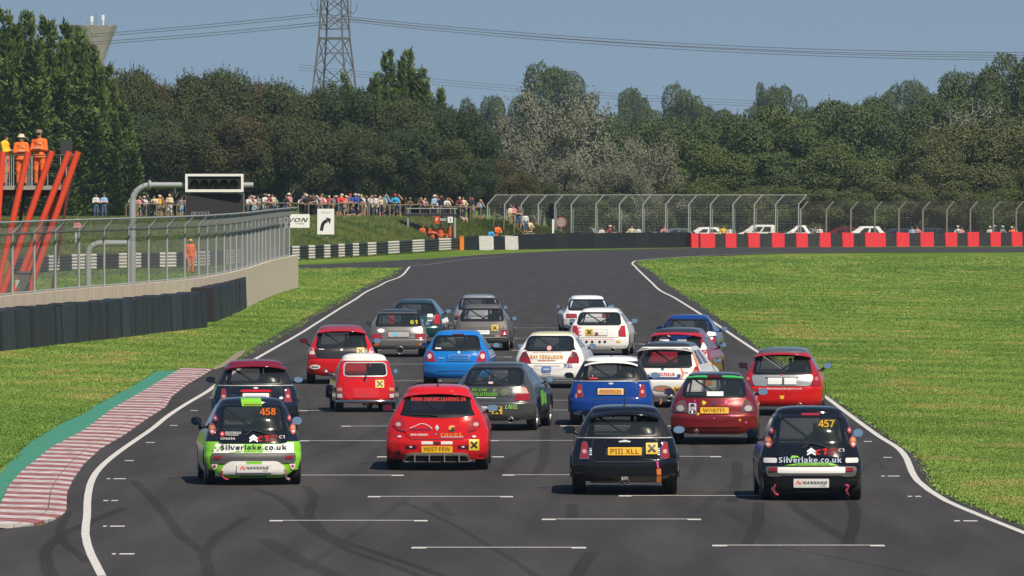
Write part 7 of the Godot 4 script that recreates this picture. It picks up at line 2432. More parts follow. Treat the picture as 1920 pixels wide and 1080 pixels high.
func build_trees():
	var bark := textured("bark", noise_tex(81, 0.08, Color(0.05, 0.042, 0.034), Color(0.13, 0.115, 0.095), 256, 4), 1.2, 0.95)
	var pbark := mat("pale_bark", Color(0.26, 0.245, 0.21), 0.9)
	var BR := 4.2
	var BH := 11.0
	var thick := []
	for k in 5: thick.append(broad_crown(300 + k, BR, BH, 2.4, 24000, 0.145, 0.3, 1.0))
	var full := []
	for k in 5: full.append(broad_crown(340 + k, BR, BH, 0.3, 24000, 0.15, 0.25, 0.45))
	var con := []
	for k in 3: con.append(conifer_crown(400 + k, 3.2, 16.0, 4200))
	var tmesh := trunk_mesh(5, BH, 0.2, 8).mesh()
	var ctr := trunk_mesh(6, 16.0, 0.22, 4).mesh()
	var m_thick := leaf_mat("leaf_olive", Color(0.062, 0.082, 0.029))
	var m_thick2 := leaf_mat("leaf_dark", Color(0.045, 0.07, 0.028))
	var m_rust := leaf_mat("leaf_rust", Color(0.08, 0.075, 0.03))
	var m_con := leaf_mat("leaf_conifer", Color(0.098, 0.15, 0.038))
	var m_green := leaf_mat("leaf_green", Color(0.082, 0.115, 0.03))
	var m_green2 := leaf_mat("leaf_mid", Color(0.068, 0.098, 0.03))
	var m_brown := leaf_mat("leaf_brown", Color(0.088, 0.102, 0.034))
	var m_pale := leaf_mat("leaf_pale", Color(0.165, 0.18, 0.125))
	# dense conifers on the left and the group with pointed tops
	var i := 0
	for q in [[-30, 0, 85, 532], [8, 2, 62, 524], [48, 12, 62, 527], [88, 22, 66, 524], [125, 30, 62, 527], [152, 44, 50, 524], [176, 76, 46, 524], [203, 112, 50, 527], [232, 190, 48, 524], [60, 90, 90, 521], [150, 150, 80, 521], [10, 130, 80, 520], [215, 240, 60, 521], [100, 220, 80, 519]]:
		plant("conifer_tree", "tall feathery conifer of the dense group", "conifers behind the tower", con[i % 3], 3.2, 16.0, ctr, m_con, bark, q[0], q[1], q[2], q[3])
		i += 1
	for q in [[728, 88, 46, 566], [764, 84, 48, 568], [792, 118, 48, 566], [700, 140, 42, 564], [826, 158, 36, 564], [645, 127, 30, 570], [622, 150, 24, 570]]:
		plant("conifer_tree", "pointed conifer rising above the broadleaf thicket", "conifers above the thicket", con[i % 3], 3.2, 16.0, ctr, m_con, bark, q[0], q[1], q[2], q[3])
		i += 1
	# olive thicket behind the spectators
	for q in [[238, 112, 62, 552, 0], [283, 118, 58, 556, 2], [330, 158, 60, 552, 0], [385, 122, 66, 556, 0], [432, 114, 64, 552, 0], [486, 138, 66, 556, 2], [540, 138, 66, 552, 0], [596, 142, 66, 556, 0], [650, 158, 66, 552, 1], [706, 176, 66, 552, 0], [762, 172, 66, 553, 0], [815, 178, 60, 556, 1], [868, 186, 50, 556, 1], [900, 236, 46, 556, 1], [932, 290, 40, 553, 2],
			[262, 200, 60, 546, 1], [320, 215, 64, 545, 0], [380, 200, 66, 546, 0], [445, 210, 66, 545, 2], [510, 205, 66, 546, 0], [575, 215, 66, 545, 0], [640, 225, 66, 546, 0], [700, 240, 66, 545, 0], [770, 235, 66, 546, 1], [835, 250, 60, 545, 0], [890, 290, 50, 546, 1],
			[970, 318, 46, 553, 2], [1012, 330, 42, 556, 0]]:
		var lm: Material = [m_thick, m_thick2, m_rust][q[4]]
		plant("thicket_tree", ["olive green broadleaf tree in the thicket behind the crowd", "dark green broadleaf tree in the thicket behind the crowd", "rusty tinged broadleaf tree in the thicket behind the crowd"][q[4]], ["olive thicket trees", "dark thicket trees", "rusty thicket trees"][q[4]], thick[i % 5], BR, BH, tmesh, lm, bark, q[0], q[1], q[2], q[3])
		i += 1
	# low growth that closes the foot of the thicket
	for k in 17:
		var px := 225.0 + 45.0 * k
		plant("understorey_bush", "dark bush filling the foot of the thicket", "bushes under the thicket", full[k % 5], BR, BH, tmesh, m_thick2, bark, px, 300 + 12 * sin(k * 2.1), 62, 566)
	# pale trees in the middle
	var pale := [pale_tree(7, 11.0, 13000), pale_tree(12, 11.0, 16000)]
	i = 0
	for q in [[1040, 138, 1.0, 566, 0], [1085, 232, 0.9, 566, 1], [1150, 240, 0.95, 568, 1], [1205, 235, 0.9, 566, 0], [1120, 290, 0.85, 562, 1], [1020, 250, 0.8, 562, 1], [1190, 300, 0.8, 562, 1]]:
		var k = F / q[3]
		var h: float = 5.0 + (336.0 - q[1]) / k
		var o := thing("silver_tree", "tallest pale silvery tree with bare branching limbs" if i == 0 else "pale silvery leaved tree with bare limbs %s" % ["beside the tallest one", "in the middle of the pale group", "at the far end of the pale group", "low in front of the pale group", "in front of the tallest pale tree", "low at the end of the pale group"][i - 1], "tree", Vector3(gx(q[0], q[3]), 0, -q[3]), i * 1.9, "silver trees" if i else "")
		var l := put("crown", pale[q[4]][1], m_pale if i != 1 else leaf_mat("leaf_sage", Color(0.22, 0.25, 0.18)), o)
		var t := put("trunk", pale[q[4]][0], pbark, o)
		var ks: float = h / pale[q[4]][1].get_aabb().end.y
		l.scale = Vector3(ks * 0.8, ks, ks * 0.8)
		t.scale = l.scale
		i += 1
	# broad green trees on the right, near row to far row
	for q in [[1075, 352, 46, 560, 3], [1140, 345, 52, 562, 0], [1215, 330, 60, 566, 2], [1240, 300, 56, 575, 0], [1290, 240, 80, 592, 1], [1340, 270, 80, 580, 0], [1385, 212, 90, 600, 1], [1450, 196, 92, 604, 0], [1440, 280, 90, 582, 1], [1510, 225, 84, 596, 1], [1560, 265, 80, 584, 0], [1610, 290, 80, 580, 0], [1650, 330, 70, 574, 2], [1700, 345, 70, 572, 2],
			[1740, 240, 80, 594, 2], [1800, 222, 90, 600, 2], [1860, 225, 90, 596, 2], [1915, 215, 90, 600, 2], [1760, 300, 80, 580, 2], [1830, 300, 90, 578, 2], [1900, 310, 80, 580, 2], [1960, 230, 90, 590, 2],
			[1330, 340, 60, 568, 0], [1270, 345, 60, 568, 3], [1400, 345, 64, 568, 2], [1470, 345, 64, 569, 0], [1545, 350, 64, 568, 2], [1620, 360, 60, 568, 0], [1780, 355, 64, 568, 2], [1860, 350, 64, 568, 0], [1930, 350, 64, 568, 2]]:
		var lm: Material = [m_green, m_green2, m_brown, m_thick][q[4]]
		plant("broadleaf_tree", ["bright green rounded tree behind the parked cars", "mid green rounded tree behind the parked cars", "brownish green rounded tree behind the parked cars", "olive bush behind the catch fence"][q[4]], ["bright green trees", "mid green trees", "brownish trees", "olive bushes"][q[4]], full[i % 5], BR, BH, tmesh, lm, bark, q[0], q[1], q[2], q[3])
		i += 1
	for q in [[1570, 178, 80, 720, 1], [1640, 182, 76, 730, 1], [1600, 190, 90, 700, 0], [1690, 192, 80, 710, 1], [1760, 170, 80, 720, 1], [1815, 122, 70, 740, 1], [1880, 96, 66, 735, 1], [1940, 100, 70, 730, 1], [1850, 150, 80, 715, 1], [1500, 210, 80, 700, 1], [1420, 205, 90, 720, 1], [1320, 215, 90, 720, 1], [1240, 218, 80, 720, 1], [1170, 230, 70, 700, 1]]:
		plant("broadleaf_tree", "dark rounded tree in the second row on the rise", "second row trees", full[i % 5], BR, BH, tmesh, m_green2, bark, q[0], q[1], q[2], q[3])
		i += 1
	var spray := pale_tree(31, 11.0, 6500)
	for q in [[1832, 182, 640], [1790, 206, 638]]:
		var k: float = F / q[2]
		var h: float = 5.0 + (336.0 - q[1]) / k
		var o := thing("silver_tree", "%s whitish tree showing between the brownish trees" % ("taller" if q[1] < 190 else "shorter"), "tree", Vector3(gx(q[0], q[2]), 0, -q[2]), 0.5, "whitish trees between the brown trees")
		put("crown", spray[1], leaf_mat("leaf_white", Color(0.15, 0.17, 0.12)), o).scale = Vector3.ONE * h / spray[1].get_aabb().end.y
		put("trunk", spray[0], pbark, o).scale = Vector3.ONE * h / spray[1].get_aabb().end.y
	# hazy trees far behind
	for q in [[1035, 110, 62, 1250], [1000, 170, 46, 1260], [1075, 170, 50, 1255], [932, 174, 30, 1400], [885, 178, 24, 1350], [860, 200, 26, 1360], [1190, 155, 32, 1300], [1175, 200, 44, 1250], [1228, 200, 44, 1260], [1285, 150, 40, 1150], [1300, 180, 44, 1160], [1355, 197, 44, 1150], [1424, 152, 18, 1200], [1470, 154, 40, 1120], [1440, 194, 50, 1130], [1520, 196, 44, 1150], [1700, 140, 42, 1250], [1730, 160, 40, 1260], [1660, 172, 40, 1240], [905, 215, 40, 1200], [960, 215, 44, 1220], [1120, 205, 50, 1200], [300, 160, 60, 900], [480, 165, 60, 900], [600, 165, 60, 900], [840, 215, 40, 1100]]:
		plant("distant_tree", "hazy tree far beyond the track", "distant trees", full[i % 5], BR, BH, tmesh, m_green2, bark, q[0], q[1], q[2], q[3])
		i += 1
	# trees of one kind are told apart by counting from a landmark
	for lb in tree_sets:
		var list: Array = tree_sets[lb]
		list.sort_custom(func(a, b): return a.get_meta("px") < b.get_meta("px"))
		for k in list.size():
			list[k].remove_meta("px")
			if list.size() > 1: list[k].set_meta("label", "%s, %s from the tower" % [lb, ORD[k]])

# ---------- people: tapered capsules joined by a smooth minimum, meshed as surface nets; one skin per person
func body_net(bones: Array, cell: float) -> Array:       # bones: [a, b, ra, rb, region]
	var lo := Vector3.INF
	var hi := -Vector3.INF
	for b in bones:
		for e in 2:
			lo = lo.min(b[e] - Vector3.ONE * (b[2 + e] + 0.06)); hi = hi.max(b[e] + Vector3.ONE * (b[2 + e] + 0.06))
	var nx := int((hi.x - lo.x) / cell) + 2
	var ny := int((hi.y - lo.y) / cell) + 2
	var nz := int((hi.z - lo.z) / cell) + 2
	var f := PackedFloat32Array()
	f.resize(nx * ny * nz)
	f.fill(1.0)
	var reg := PackedInt32Array()
	reg.resize(nx * ny * nz)
	var near := PackedFloat32Array()
	near.resize(nx * ny * nz)
	near.fill(1.0)
	var kk := 0.035
	for b in bones:
		var a: Vector3 = b[0]
		var ab: Vector3 = b[1] - b[0]
		var l2 := maxf(1e-6, ab.length_squared())
		var mr := maxf(b[2], b[3]) + 0.055
		var p0: Vector3 = ((a.min(b[1]) - Vector3.ONE * mr) - lo) / cell
		var p1: Vector3 = ((a.max(b[1]) + Vector3.ONE * mr) - lo) / cell
		for z in range(maxi(0, int(p0.z)), mini(nz, int(p1.z) + 2)):
			for y in range(maxi(0, int(p0.y)), mini(ny, int(p1.y) + 2)):
				for x in range(maxi(0, int(p0.x)), mini(nx, int(p1.x) + 2)):
					var p := lo + Vector3(x, y, z) * cell
					var t := clampf((p - a).dot(ab) / l2, 0.0, 1.0)
					var dd := p.distance_to(a + ab * t) - lerpf(b[2], b[3], t)
					var i := (z * ny + y) * nx + x
					if dd < near[i]:
						near[i] = dd; reg[i] = b[4]
					var o := f[i]
					var h := clampf(0.5 + 0.5 * (o - dd) / kk, 0.0, 1.0)
					f[i] = lerpf(o, dd, h) - kk * h * (1.0 - h)
	var vid := PackedInt32Array()
	vid.resize(nx * ny * nz)
	vid.fill(-1)
	var V := PackedVector3Array()
	var RG := PackedInt32Array()
	var I := PackedInt32Array()
	var sy := nx
	var sz := nx * ny
	var co := [0, 1, sy, sy + 1, sz, sz + 1, sz + sy, sz + sy + 1]
	for z in nz - 1:
		for y in ny - 1:
			for x in nx - 1:
				var i := z * sz + y * sy + x
				var m := 0
				for c in 8:
					if f[i + co[c]] < 0.0: m += 1
				if m == 0 or m == 8: continue
				var sum := Vector3.ZERO
				var cnt := 0
				for c in 8:
					for ax in 3:
						var bit: int = 1 << ax
						if c & bit: continue
						var fa := f[i + co[c]]
						var fb := f[i + co[c | bit]]
						if (fa < 0.0) == (fb < 0.0): continue
						var pa := Vector3(c & 1, (c >> 1) & 1, (c >> 2) & 1)
						pa[ax] += fa / (fa - fb)
						sum += pa; cnt += 1
				vid[i] = V.size()
				V.append(lo + (Vector3(x, y, z) + sum / cnt) * cell)
				RG.append(reg[i])
	for z in range(1, nz - 1):
		for y in range(1, ny - 1):
			for x in range(1, nx - 1):
				var i := z * sz + y * sy + x
				var ins := f[i] < 0.0
				for ax in 3:
					var st: int = [1, sy, sz][ax]
					if (f[i + st] < 0.0) == ins: continue
					var u: int = [sy, sz, 1][ax]
					var v: int = [sz, 1, sy][ax]
					var q := [vid[i], vid[i - u], vid[i - u - v], vid[i - v]]
					if q.min() < 0: continue
					if ins: I.append_array([q[0], q[2], q[1], q[0], q[3], q[2]])
					else: I.append_array([q[0], q[1], q[2], q[0], q[2], q[3]])
	var N := PackedVector3Array()
	N.resize(V.size())
	for t in I.size() / 3:
		var a := I[t * 3]
		var b := I[t * 3 + 1]
		var c := I[t * 3 + 2]
		var n := (V[c] - V[a]).cross(V[b] - V[a])
		N[a] += n; N[b] += n; N[c] += n
	for k in N.size(): N[k] = N[k].normalized()
	return [V, N, I, RG]
# regions: 0 face and neck, 1 hair, 2 top, 3 forearm, 4 hand, 5 thigh, 6 shin, 7 shoe
func person_bones(pose: String) -> Array:
	var lean := 0.0
	var hip := Vector3(0, 0.93, 0)
	if pose == "lean": lean = 0.2
	var ch := Vector3(0, 1.36, lean)
	var hd := Vector3(0, 1.62, lean + 0.05)
	var B := []
	B.append([hip, Vector3(0, 1.1, lean * 0.4), 0.15, 0.135, 5])
	B.append([Vector3(0, 1.08, lean * 0.35), ch, 0.135, 0.15, 2])
	B.append([Vector3(-0.06, 1.22, lean * 0.7), Vector3(0.06, 1.22, lean * 0.7), 0.125, 0.125, 2])
	B.append([ch + Vector3(-0.14, 0.05, 0), ch + Vector3(0.14, 0.05, 0), 0.082, 0.082, 2])
	B.append([ch + Vector3(0, 0.08, 0), hd + Vector3(0, -0.08, -0.02), 0.055, 0.05, 0])
	B.append([hd + Vector3(0, -0.055, 0.02), hd + Vector3(0, 0.0, 0.0), 0.062, 0.085, 0])
	B.append([hd + Vector3(0, 0.03, -0.02), hd + Vector3(0, 0.06, -0.03), 0.098, 0.092, 1])
	B.append([hd + Vector3(0, -0.01, 0.085), hd + Vector3(0, -0.03, 0.105), 0.012, 0.015, 0])
	for s in [-1.0, 1.0]:
		var kn := Vector3(s * 0.11, 0.5, 0.02)
		var an := Vector3(s * 0.12, 0.09, -0.02)
		if pose == "sit":
			kn = Vector3(s * 0.14, 0.98, 0.42); an = Vector3(s * 0.15, 0.6, 0.5)
		elif pose == "stride":
			kn = Vector3(s * 0.1, 0.5, 0.12 * s); an = Vector3(s * 0.11, 0.09, 0.2 * s - 0.05)
		B.append([hip + Vector3(s * 0.085, -0.03, 0), kn, 0.098, 0.062, 5])
		B.append([kn, an, 0.06, 0.042, 6])
		B.append([an + Vector3(0, -0.04, -0.03), an + Vector3(s * 0.03, -0.055, 0.15), 0.042, 0.035, 7])
		var sh := ch + Vector3(s * 0.19, 0.05, 0)
		var el3 := sh + Vector3(s * 0.06, -0.28, -0.02)
		var wr := el3 + Vector3(-s * 0.01, -0.24, 0.08)
		match pose:
			"lean": el3 = sh + Vector3(s * 0.07, -0.24, 0.14); wr = sh + Vector3(-s * 0.06, -0.27, 0.36)
			"camera": el3 = sh + Vector3(s * 0.08, -0.2, 0.16); wr = hd + Vector3(s * 0.07, -0.01, 0.17)
			"hips": el3 = sh + Vector3(s * 0.18, -0.24, -0.06); wr = Vector3(s * 0.19, 1.02, 0.05)
			"folded": el3 = sh + Vector3(s * 0.05, -0.27, 0.07); wr = sh + Vector3(-s * 0.16, -0.24, 0.19)
			"shade":
				if s > 0:
					el3 = sh + Vector3(0.16, 0.02, 0.12); wr = hd + Vector3(0.1, 0.08, 0.1)
			"sit": el3 = sh + Vector3(s * 0.06, -0.25, 0.1); wr = sh + Vector3(-s * 0.02, -0.3, 0.32)
			"drive": el3 = sh + Vector3(s * 0.06, -0.2, 0.2); wr = sh + Vector3(-s * 0.02, -0.1, 0.42)
		B.append([sh, el3, 0.06, 0.046, 2])
		B.append([el3, wr, 0.045, 0.032, 3])
		var hv := (wr - el3).normalized()
		B.append([wr, wr + hv * 0.07, 0.034, 0.038, 4])
		for fg in 4: B.append([wr + hv * 0.08 + Vector3((fg - 1.5) * 0.02, 0, 0), wr + hv * (0.15 - 0.008 * absf(fg - 1.4)) + Vector3((fg - 1.5) * 0.022, -0.015, 0.0), 0.0125, 0.01, 4])
		B.append([wr + hv * 0.03, wr + hv * 0.09 + Vector3(-s * 0.045, 0, 0.015), 0.014, 0.011, 4])
	for b in B:
		if b[4] in [2, 3, 5, 6]:
			b[2] += 0.014; b[3] += 0.014
	if pose == "sit":
		for b in B:
			b[0] -= Vector3(0, 0.62, 0); b[1] -= Vector3(0, 0.62, 0)
	return B
var nets := {}
func person_mesh(pose: String, cell: float, cols: Array) -> ArrayMesh:
	var key := pose + str(cell)
	if not nets.has(key): nets[key] = body_net(person_bones(pose), cell)
	var nt: Array = nets[key]
	var C := PackedColorArray()
	for r in nt[3]: C.append(cols[r])
	var a := []
	a.resize(Mesh.ARRAY_MAX)
	a[Mesh.ARRAY_VERTEX] = nt[0]; a[Mesh.ARRAY_NORMAL] = nt[1]; a[Mesh.ARRAY_COLOR] = C; a[Mesh.ARRAY_INDEX] = nt[2]
	var m := ArrayMesh.new()
	m.add_surface_from_arrays(Mesh.PRIMITIVE_TRIANGLES, a)
	return m
func cloth_mat() -> StandardMaterial3D:
	if not mats.has("person"):
		var m := StandardMaterial3D.new()
		m.vertex_color_use_as_albedo = true
		m.roughness = 0.85
		mats["person"] = m
	return mats["person"]
const TONES := {"white": [0.5, 0.5, 0.49], "red": [0.55, 0.03, 0.03], "blue": [0.03, 0.07, 0.32], "navy": [0.015, 0.02, 0.05], "black": [0.015, 0.015, 0.017], "grey": [0.18, 0.18, 0.19], "green": [0.03, 0.25, 0.1], "pink": [0.55, 0.22, 0.25], "khaki": [0.22, 0.18, 0.1], "denim": [0.06, 0.1, 0.2], "orange": [0.75, 0.14, 0.02], "yellow": [0.75, 0.42, 0.02], "pale blue": [0.25, 0.38, 0.55], "brown": [0.12, 0.07, 0.04], "bright blue": [0.02, 0.3, 0.55], "maroon": [0.16, 0.02, 0.03], "cream": [0.55, 0.48, 0.34]}
func tone(n: String) -> Color: return Color(TONES[n][0], TONES[n][1], TONES[n][2])
# one spectator; hat "" for none
func person(label: String, pos: Vector3, turn: float, h: float, pose: String, top: String, legs: String, sleeves: bool, shorts: bool, hat: String, group: String, cell := 0.03) -> Node3D:
	var skin := Color(0.42, 0.24, 0.16)
	var hair := Color(0.05, 0.035, 0.025) if hat != "blond" else Color(0.5, 0.36, 0.16)
	var t := tone(top)
	var l := tone(legs)
	var key := "p_%s_%s_%s_%s_%s_%s_%s" % [pose, top, legs, sleeves, shorts, hat == "blond", cell]
	if not meshes.has(key): meshes[key] = person_mesh(pose, cell, [skin, hair, t, t if sleeves else skin, skin, l, skin if shorts else l, Color(0.04, 0.035, 0.03)])
	var o := thing("person", label, "person", pos, turn, group)
	o.scale = Vector3.ONE * h / 1.75
	put("body", meshes[key], cloth_mat(), o)
	if hat != "" and hat != "blond":
		var g := G.new()
		var z := 0.05 + (0.2 if pose == "lean" else 0.0)
		var y := 1.62 if pose != "sit" else 1.0
		g.lathe(Vector3(0, y + 0.05, z - 0.02), Vector3.UP, [[0.165, 0.0], [0.17, 0.012], [0.112, 0.02], [0.108, 0.08], [0.085, 0.115], [0.005, 0.125]] if hat == "cream" else [[0.108, 0.01], [0.112, 0.03], [0.106, 0.075], [0.075, 0.112], [0.005, 0.12]], 14)
		if hat != "cream": g.box(Vector3(0, y + 0.065, z + 0.11), Vector3(0.14, 0.012, 0.1))
		put("hat", g.mesh(), mat("hat_" + hat, tone(hat), 0.85), o)
	return o
func build_people():
	var r := RandomNumberGenerator.new()
	r.seed = 99
	# marshals on the lookout tower
	var d := 236.2
	var fy := 5.0 - (350.0 - 336.0) / (F / d) + 0.06
	var m := person("marshal in yellow orange jacket and dark cap turned to the others", Vector3(gx(9, d), fy, -d), PI * 0.4, 1.66, "folded", "yellow", "orange", true, false, "black", "marshals on the tower", 0.02)
	m = person("marshal in orange overalls and cream brimmed hat on the tower", Vector3(gx(40, d), fy, -d), 0.1, 1.62, "folded", "orange", "orange", true, false, "cream", "marshals on the tower", 0.02)
	marshal_bits(m)
	m = person("tall marshal in orange overalls, olive cap and sunglasses on the tower", Vector3(gx(74, d), fy, -d), -0.2, 1.76, "folded", "orange", "orange", true, false, "khaki", "marshals on the tower", 0.02)
	marshal_bits(m)
	# marshals on the ground
	person("marshal in orange overalls standing alone on the infield side of the fence", gp(357, 512), 0.3, 1.78, "stand", "orange", "orange", true, false, "yellow", "", 0.025)
	for q in [[792, 522.4, "stand"], [810, 522.4, "folded"], [826, 522.4, "hips"], [844, 522.4, "stand"]]:
		person("marshal in orange %s inside the wire fronted shelter" % {792: "nearest the signless post", 810: "with arms folded", 826: "with hands on hips", 844: "below the number sign"}[q[0]], Vector3(gx(q[0], q[1] - 1.0), 0, -q[1] + 1.0), r.randf_range(-0.5, 0.5), r.randf_range(1.66, 1.8), q[2], "orange", "orange", true, false, "", "marshals in the shelter")
	person("marshal in orange overalls bending beside the catch fence end", Vector3(gx(930, 533.0), bank_h(930, 533.0), -533.0), 0.6, 1.7, "lean", "orange", "orange", true, false, "black", "")
	person("person in blue jacket and dark cap crouched by the bending marshal", Vector3(gx(919, 532.0), bank_h(919, 532.0) - 0.1, -532.0), 0.4, 1.45, "lean", "bright blue", "navy", true, false, "black", "")
	# spectators along the rail: [pixel, pose, top, legs, hat, short sleeves, shorts]
	var row := [[250, "lean", "white", "khaki", "white", 0, 1], [261, "shade", "pink", "khaki", "", 0, 1], [270, "lean", "white", "denim", "white", 0, 0], [276, "folded", "black", "navy", "", 1, 0], [291, "lean", "cream", "denim", "", 0, 0], [299, "camera", "yellow", "khaki", "cream", 0, 1], [306, "stand", "brown", "khaki", "", 0, 1], [318, "folded", "cream", "white", "blond", 0, 1], [340, "hips", "grey", "pale blue", "", 0, 1], [347, "lean", "pink", "denim", "", 0, 0],
		[463, "lean", "white", "denim", "", 0, 1], [469, "camera", "pink", "navy", "", 0, 0], [476, "stand", "white", "pale blue", "white", 0, 0], [484, "folded", "grey", "denim", "black", 0, 0], [494, "lean", "white", "white", "khaki", 0, 1], [503, "lean", "maroon", "khaki", "white", 0, 0], [511, "stand", "cream", "denim", "", 0, 0], [517, "camera", "green", "denim", "", 0, 0], [534, "lean", "black", "denim", "", 1, 0], [542, "folded", "pink", "khaki", "cream", 0, 0]]
	for q in row: spectator(q[0], q[1], q[2], q[3], q[4], q[5] == 0, q[6] == 1, r, 0.6)
	var poses := ["lean", "stand", "folded", "camera", "lean", "hips", "shade", "lean", "stride"]
	var tops := ["navy", "black", "grey", "white", "pink", "navy", "red", "white", "blue", "grey", "white", "khaki", "black", "white", "pale blue", "bright blue", "cream", "brown"]
	var legs := ["navy", "denim", "khaki", "black", "denim", "grey"]
	var hats := ["", "", "black", "white", "cream", "", "blond", "khaki", "", "red"]
	var px := 566.0
	var n := 0
	while px < 735.0:
		var top: String = tops[r.randi() % tops.size()]
		if n == 9 or n == 12: top = "red"
		if n == 16: top = "blue"
		spectator(px, poses[r.randi() % poses.size()], top, legs[r.randi() % legs.size()], hats[r.randi() % hats.size()], r.randf() < 0.6, r.randf() < 0.4, r, 0.7 + r.randf() * 1.2)
		px += r.randf_range(2.5, 9.5)
		n += 1
	for q in [[634, "red", 0.7], [641, "red", 1.0], [668, "blue", 0.8], [672, "navy", 0.9], [741, "bright blue", 1.1], [748, "khaki", 0.7], [767, "brown", 1.0], [791, "pink", 0.8], [796, "grey", 1.6], [814, "pale blue", 0.8], [819, "white", 1.4], [828, "navy", 1.2], [836, "white", 0.8], [841, "brown", 1.5], [862, "maroon", 1.2], [868, "cream", 0.8], [881, "black", 0.9], [886, "navy", 1.6], [901, "pale blue", 0.7]]:
		spectator(q[0], poses[r.randi() % poses.size()], q[1], legs[r.randi() % legs.size()], hats[r.randi() % hats.size()], r.randf() < 0.6, r.randf() < 0.5, r, q[2])
	for q in [[660, "navy", "grey"], [672, "black", "khaki"], [866, "black", "white"]]:
		var b := bank_at(q[0])
		person("spectator sitting on the bank edge in %s top" % q[1], Vector3(gx(q[0], b[1] - 0.9), b[2] - 0.28, -b[1] + 0.9), r.randf_range(-0.8, 0.8), 1.7, "sit", q[1], q[2], false, true, "", "spectators sitting on the bank")
	for q in [[957, "cream", "khaki"], [963, "pink", "khaki"], [973, "brown", "denim"], [985, "white", "denim"], [991, "cream", "denim"], [996, "khaki", "pale blue"]]:
		spectator(q[0], ["folded", "stand", "lean"][r.randi() % 3], q[1], q[2], hats[r.randi() % hats.size()], true, r.randf() < 0.6, r, 1.1)
	# in the shade of the conifers and on the slope
	for q in [[180, "white", 505.0], [195, "pale blue", 506.0]]:
		person("spectator in %s top standing in the conifers' shade" % q[1], Vector3(gx(q[0], q[2] + 6.0), bank_h(q[0], q[2] + 6.0), -q[2] - 6.0), 0.3, 1.72, "folded", q[1], "denim", false, false, "", "")
	person("spectator in pink top and white hat on the lower slope", Vector3(gx(145, 470.0), bank_h(145, 470.0), -470.0), 0.2, 1.65, "folded", "pink", "white", false, false, "white", "")
	# people by the parked cars
	for q in [[1128, "white", "", 0], [1147, "red", "cream", 1], [1151, "black", "", 0], [1184, "cream", "", 2], [1196, "white", "black", 0], [1246, "pink", "", 1], [1356, "yellow", "", 2], [1368, "white", "black", 0], [1528, "grey", "", 1], [1537, "white", "", 0], [1710, "pale blue", "", 0], [1720, "pink", "", 2], [1797, "white", "white", 1], [1803, "pink", "", 0], [1856, "white", "white", 0], [1864, "navy", "white", 2], [1877, "grey", "white", 1], [1897, "orange", "white", 0], [1901, "pink", "", 1]]:
		var dd = 553.0 + q[3] * 1.2
		person("spectator in %s top %s%s beyond the covered barrier" % [q[1], ["with arms folded", "leaning forward", "with hands on hips"][q[3]], "" if q[2] == "" else ", %s hat" % q[2]], Vector3(gx(q[0], dd), -0.25, -dd), r.randf_range(-0.6, 0.6), r.randf_range(1.6, 1.72), ["folded", "lean", "hips"][q[3]], q[1], "denim", false, false, q[2], "spectators by the parked cars")
func marshal_bits(m: Node3D):
	var g := G.new()
	g.box(Vector3(-0.035, 1.635, 0.135), Vector3(0.06, 0.03, 0.015)); g.box(Vector3(0.035, 1.635, 0.135), Vector3(0.06, 0.03, 0.015)); g.box(Vector3(0, 1.642, 0.138), Vector3(0.03, 0.008, 0.01))
	put("sunglasses", g.mesh(), mat("sunglasses", Color(0.01, 0.01, 0.01), 0.1), m)
	# loose jacket hem and a pale reflective band
	for q in [["jacket_hem", [[0.17, 1.13], [0.192, 1.02], [0.205, 0.9], [0.2, 0.885]], mat("marshal_cloth", tone("orange"), 0.85)], ["reflective_band", [[0.178, 1.16], [0.181, 1.16], [0.181, 1.11], [0.178, 1.11]], mat("band_cloth", Color(0.5, 0.47, 0.42), 0.6)]]:
		var c := G.new()
		c.lathe(Vector3.ZERO, Vector3.UP, q[1], 16)
		put(q[0], c.mesh(), q[2], m).scale = Vector3(1.08, 1, 0.9)
	var p := G.new()
	p.box(Vector3(0.07, 1.34, 0.172), Vector3(0.09, 0.045, 0.012))
	put("name_patch", p.mesh(), mat("band_cloth", Color(0.5, 0.47, 0.42), 0.6), m)
func spectator(px: float, pose: String, top: String, legs: String, hat: String, bare: bool, shorts: bool, r: RandomNumberGenerator, back: float):
	var b := bank_at(px)
	var d: float = b[1] - 0.35 + back * 0.8
	if px > 930: d = b[1] - 0.6
	var pw := {"lean": "leaning on the rail", "stand": "standing with arms down", "folded": "with arms folded", "camera": "holding a camera up", "hips": "with hands on hips", "shade": "shading the eyes", "stride": "walking along the bank"}
	var lb := "spectator in %s top, %s %s, %s%s" % [top, legs, "shorts" if shorts else "trousers", pw[pose], "" if hat == "" else (", fair haired" if hat == "blond" else ", %s hat" % hat)]
	person(lb, Vector3(gx(px, d), bank_h(px, d) - 0.02, -d), r.randf_range(-0.7, 0.9), r.randf_range(1.52, 1.8), pose, top, legs, not bare, shorts, hat, "spectators along the bank rail")

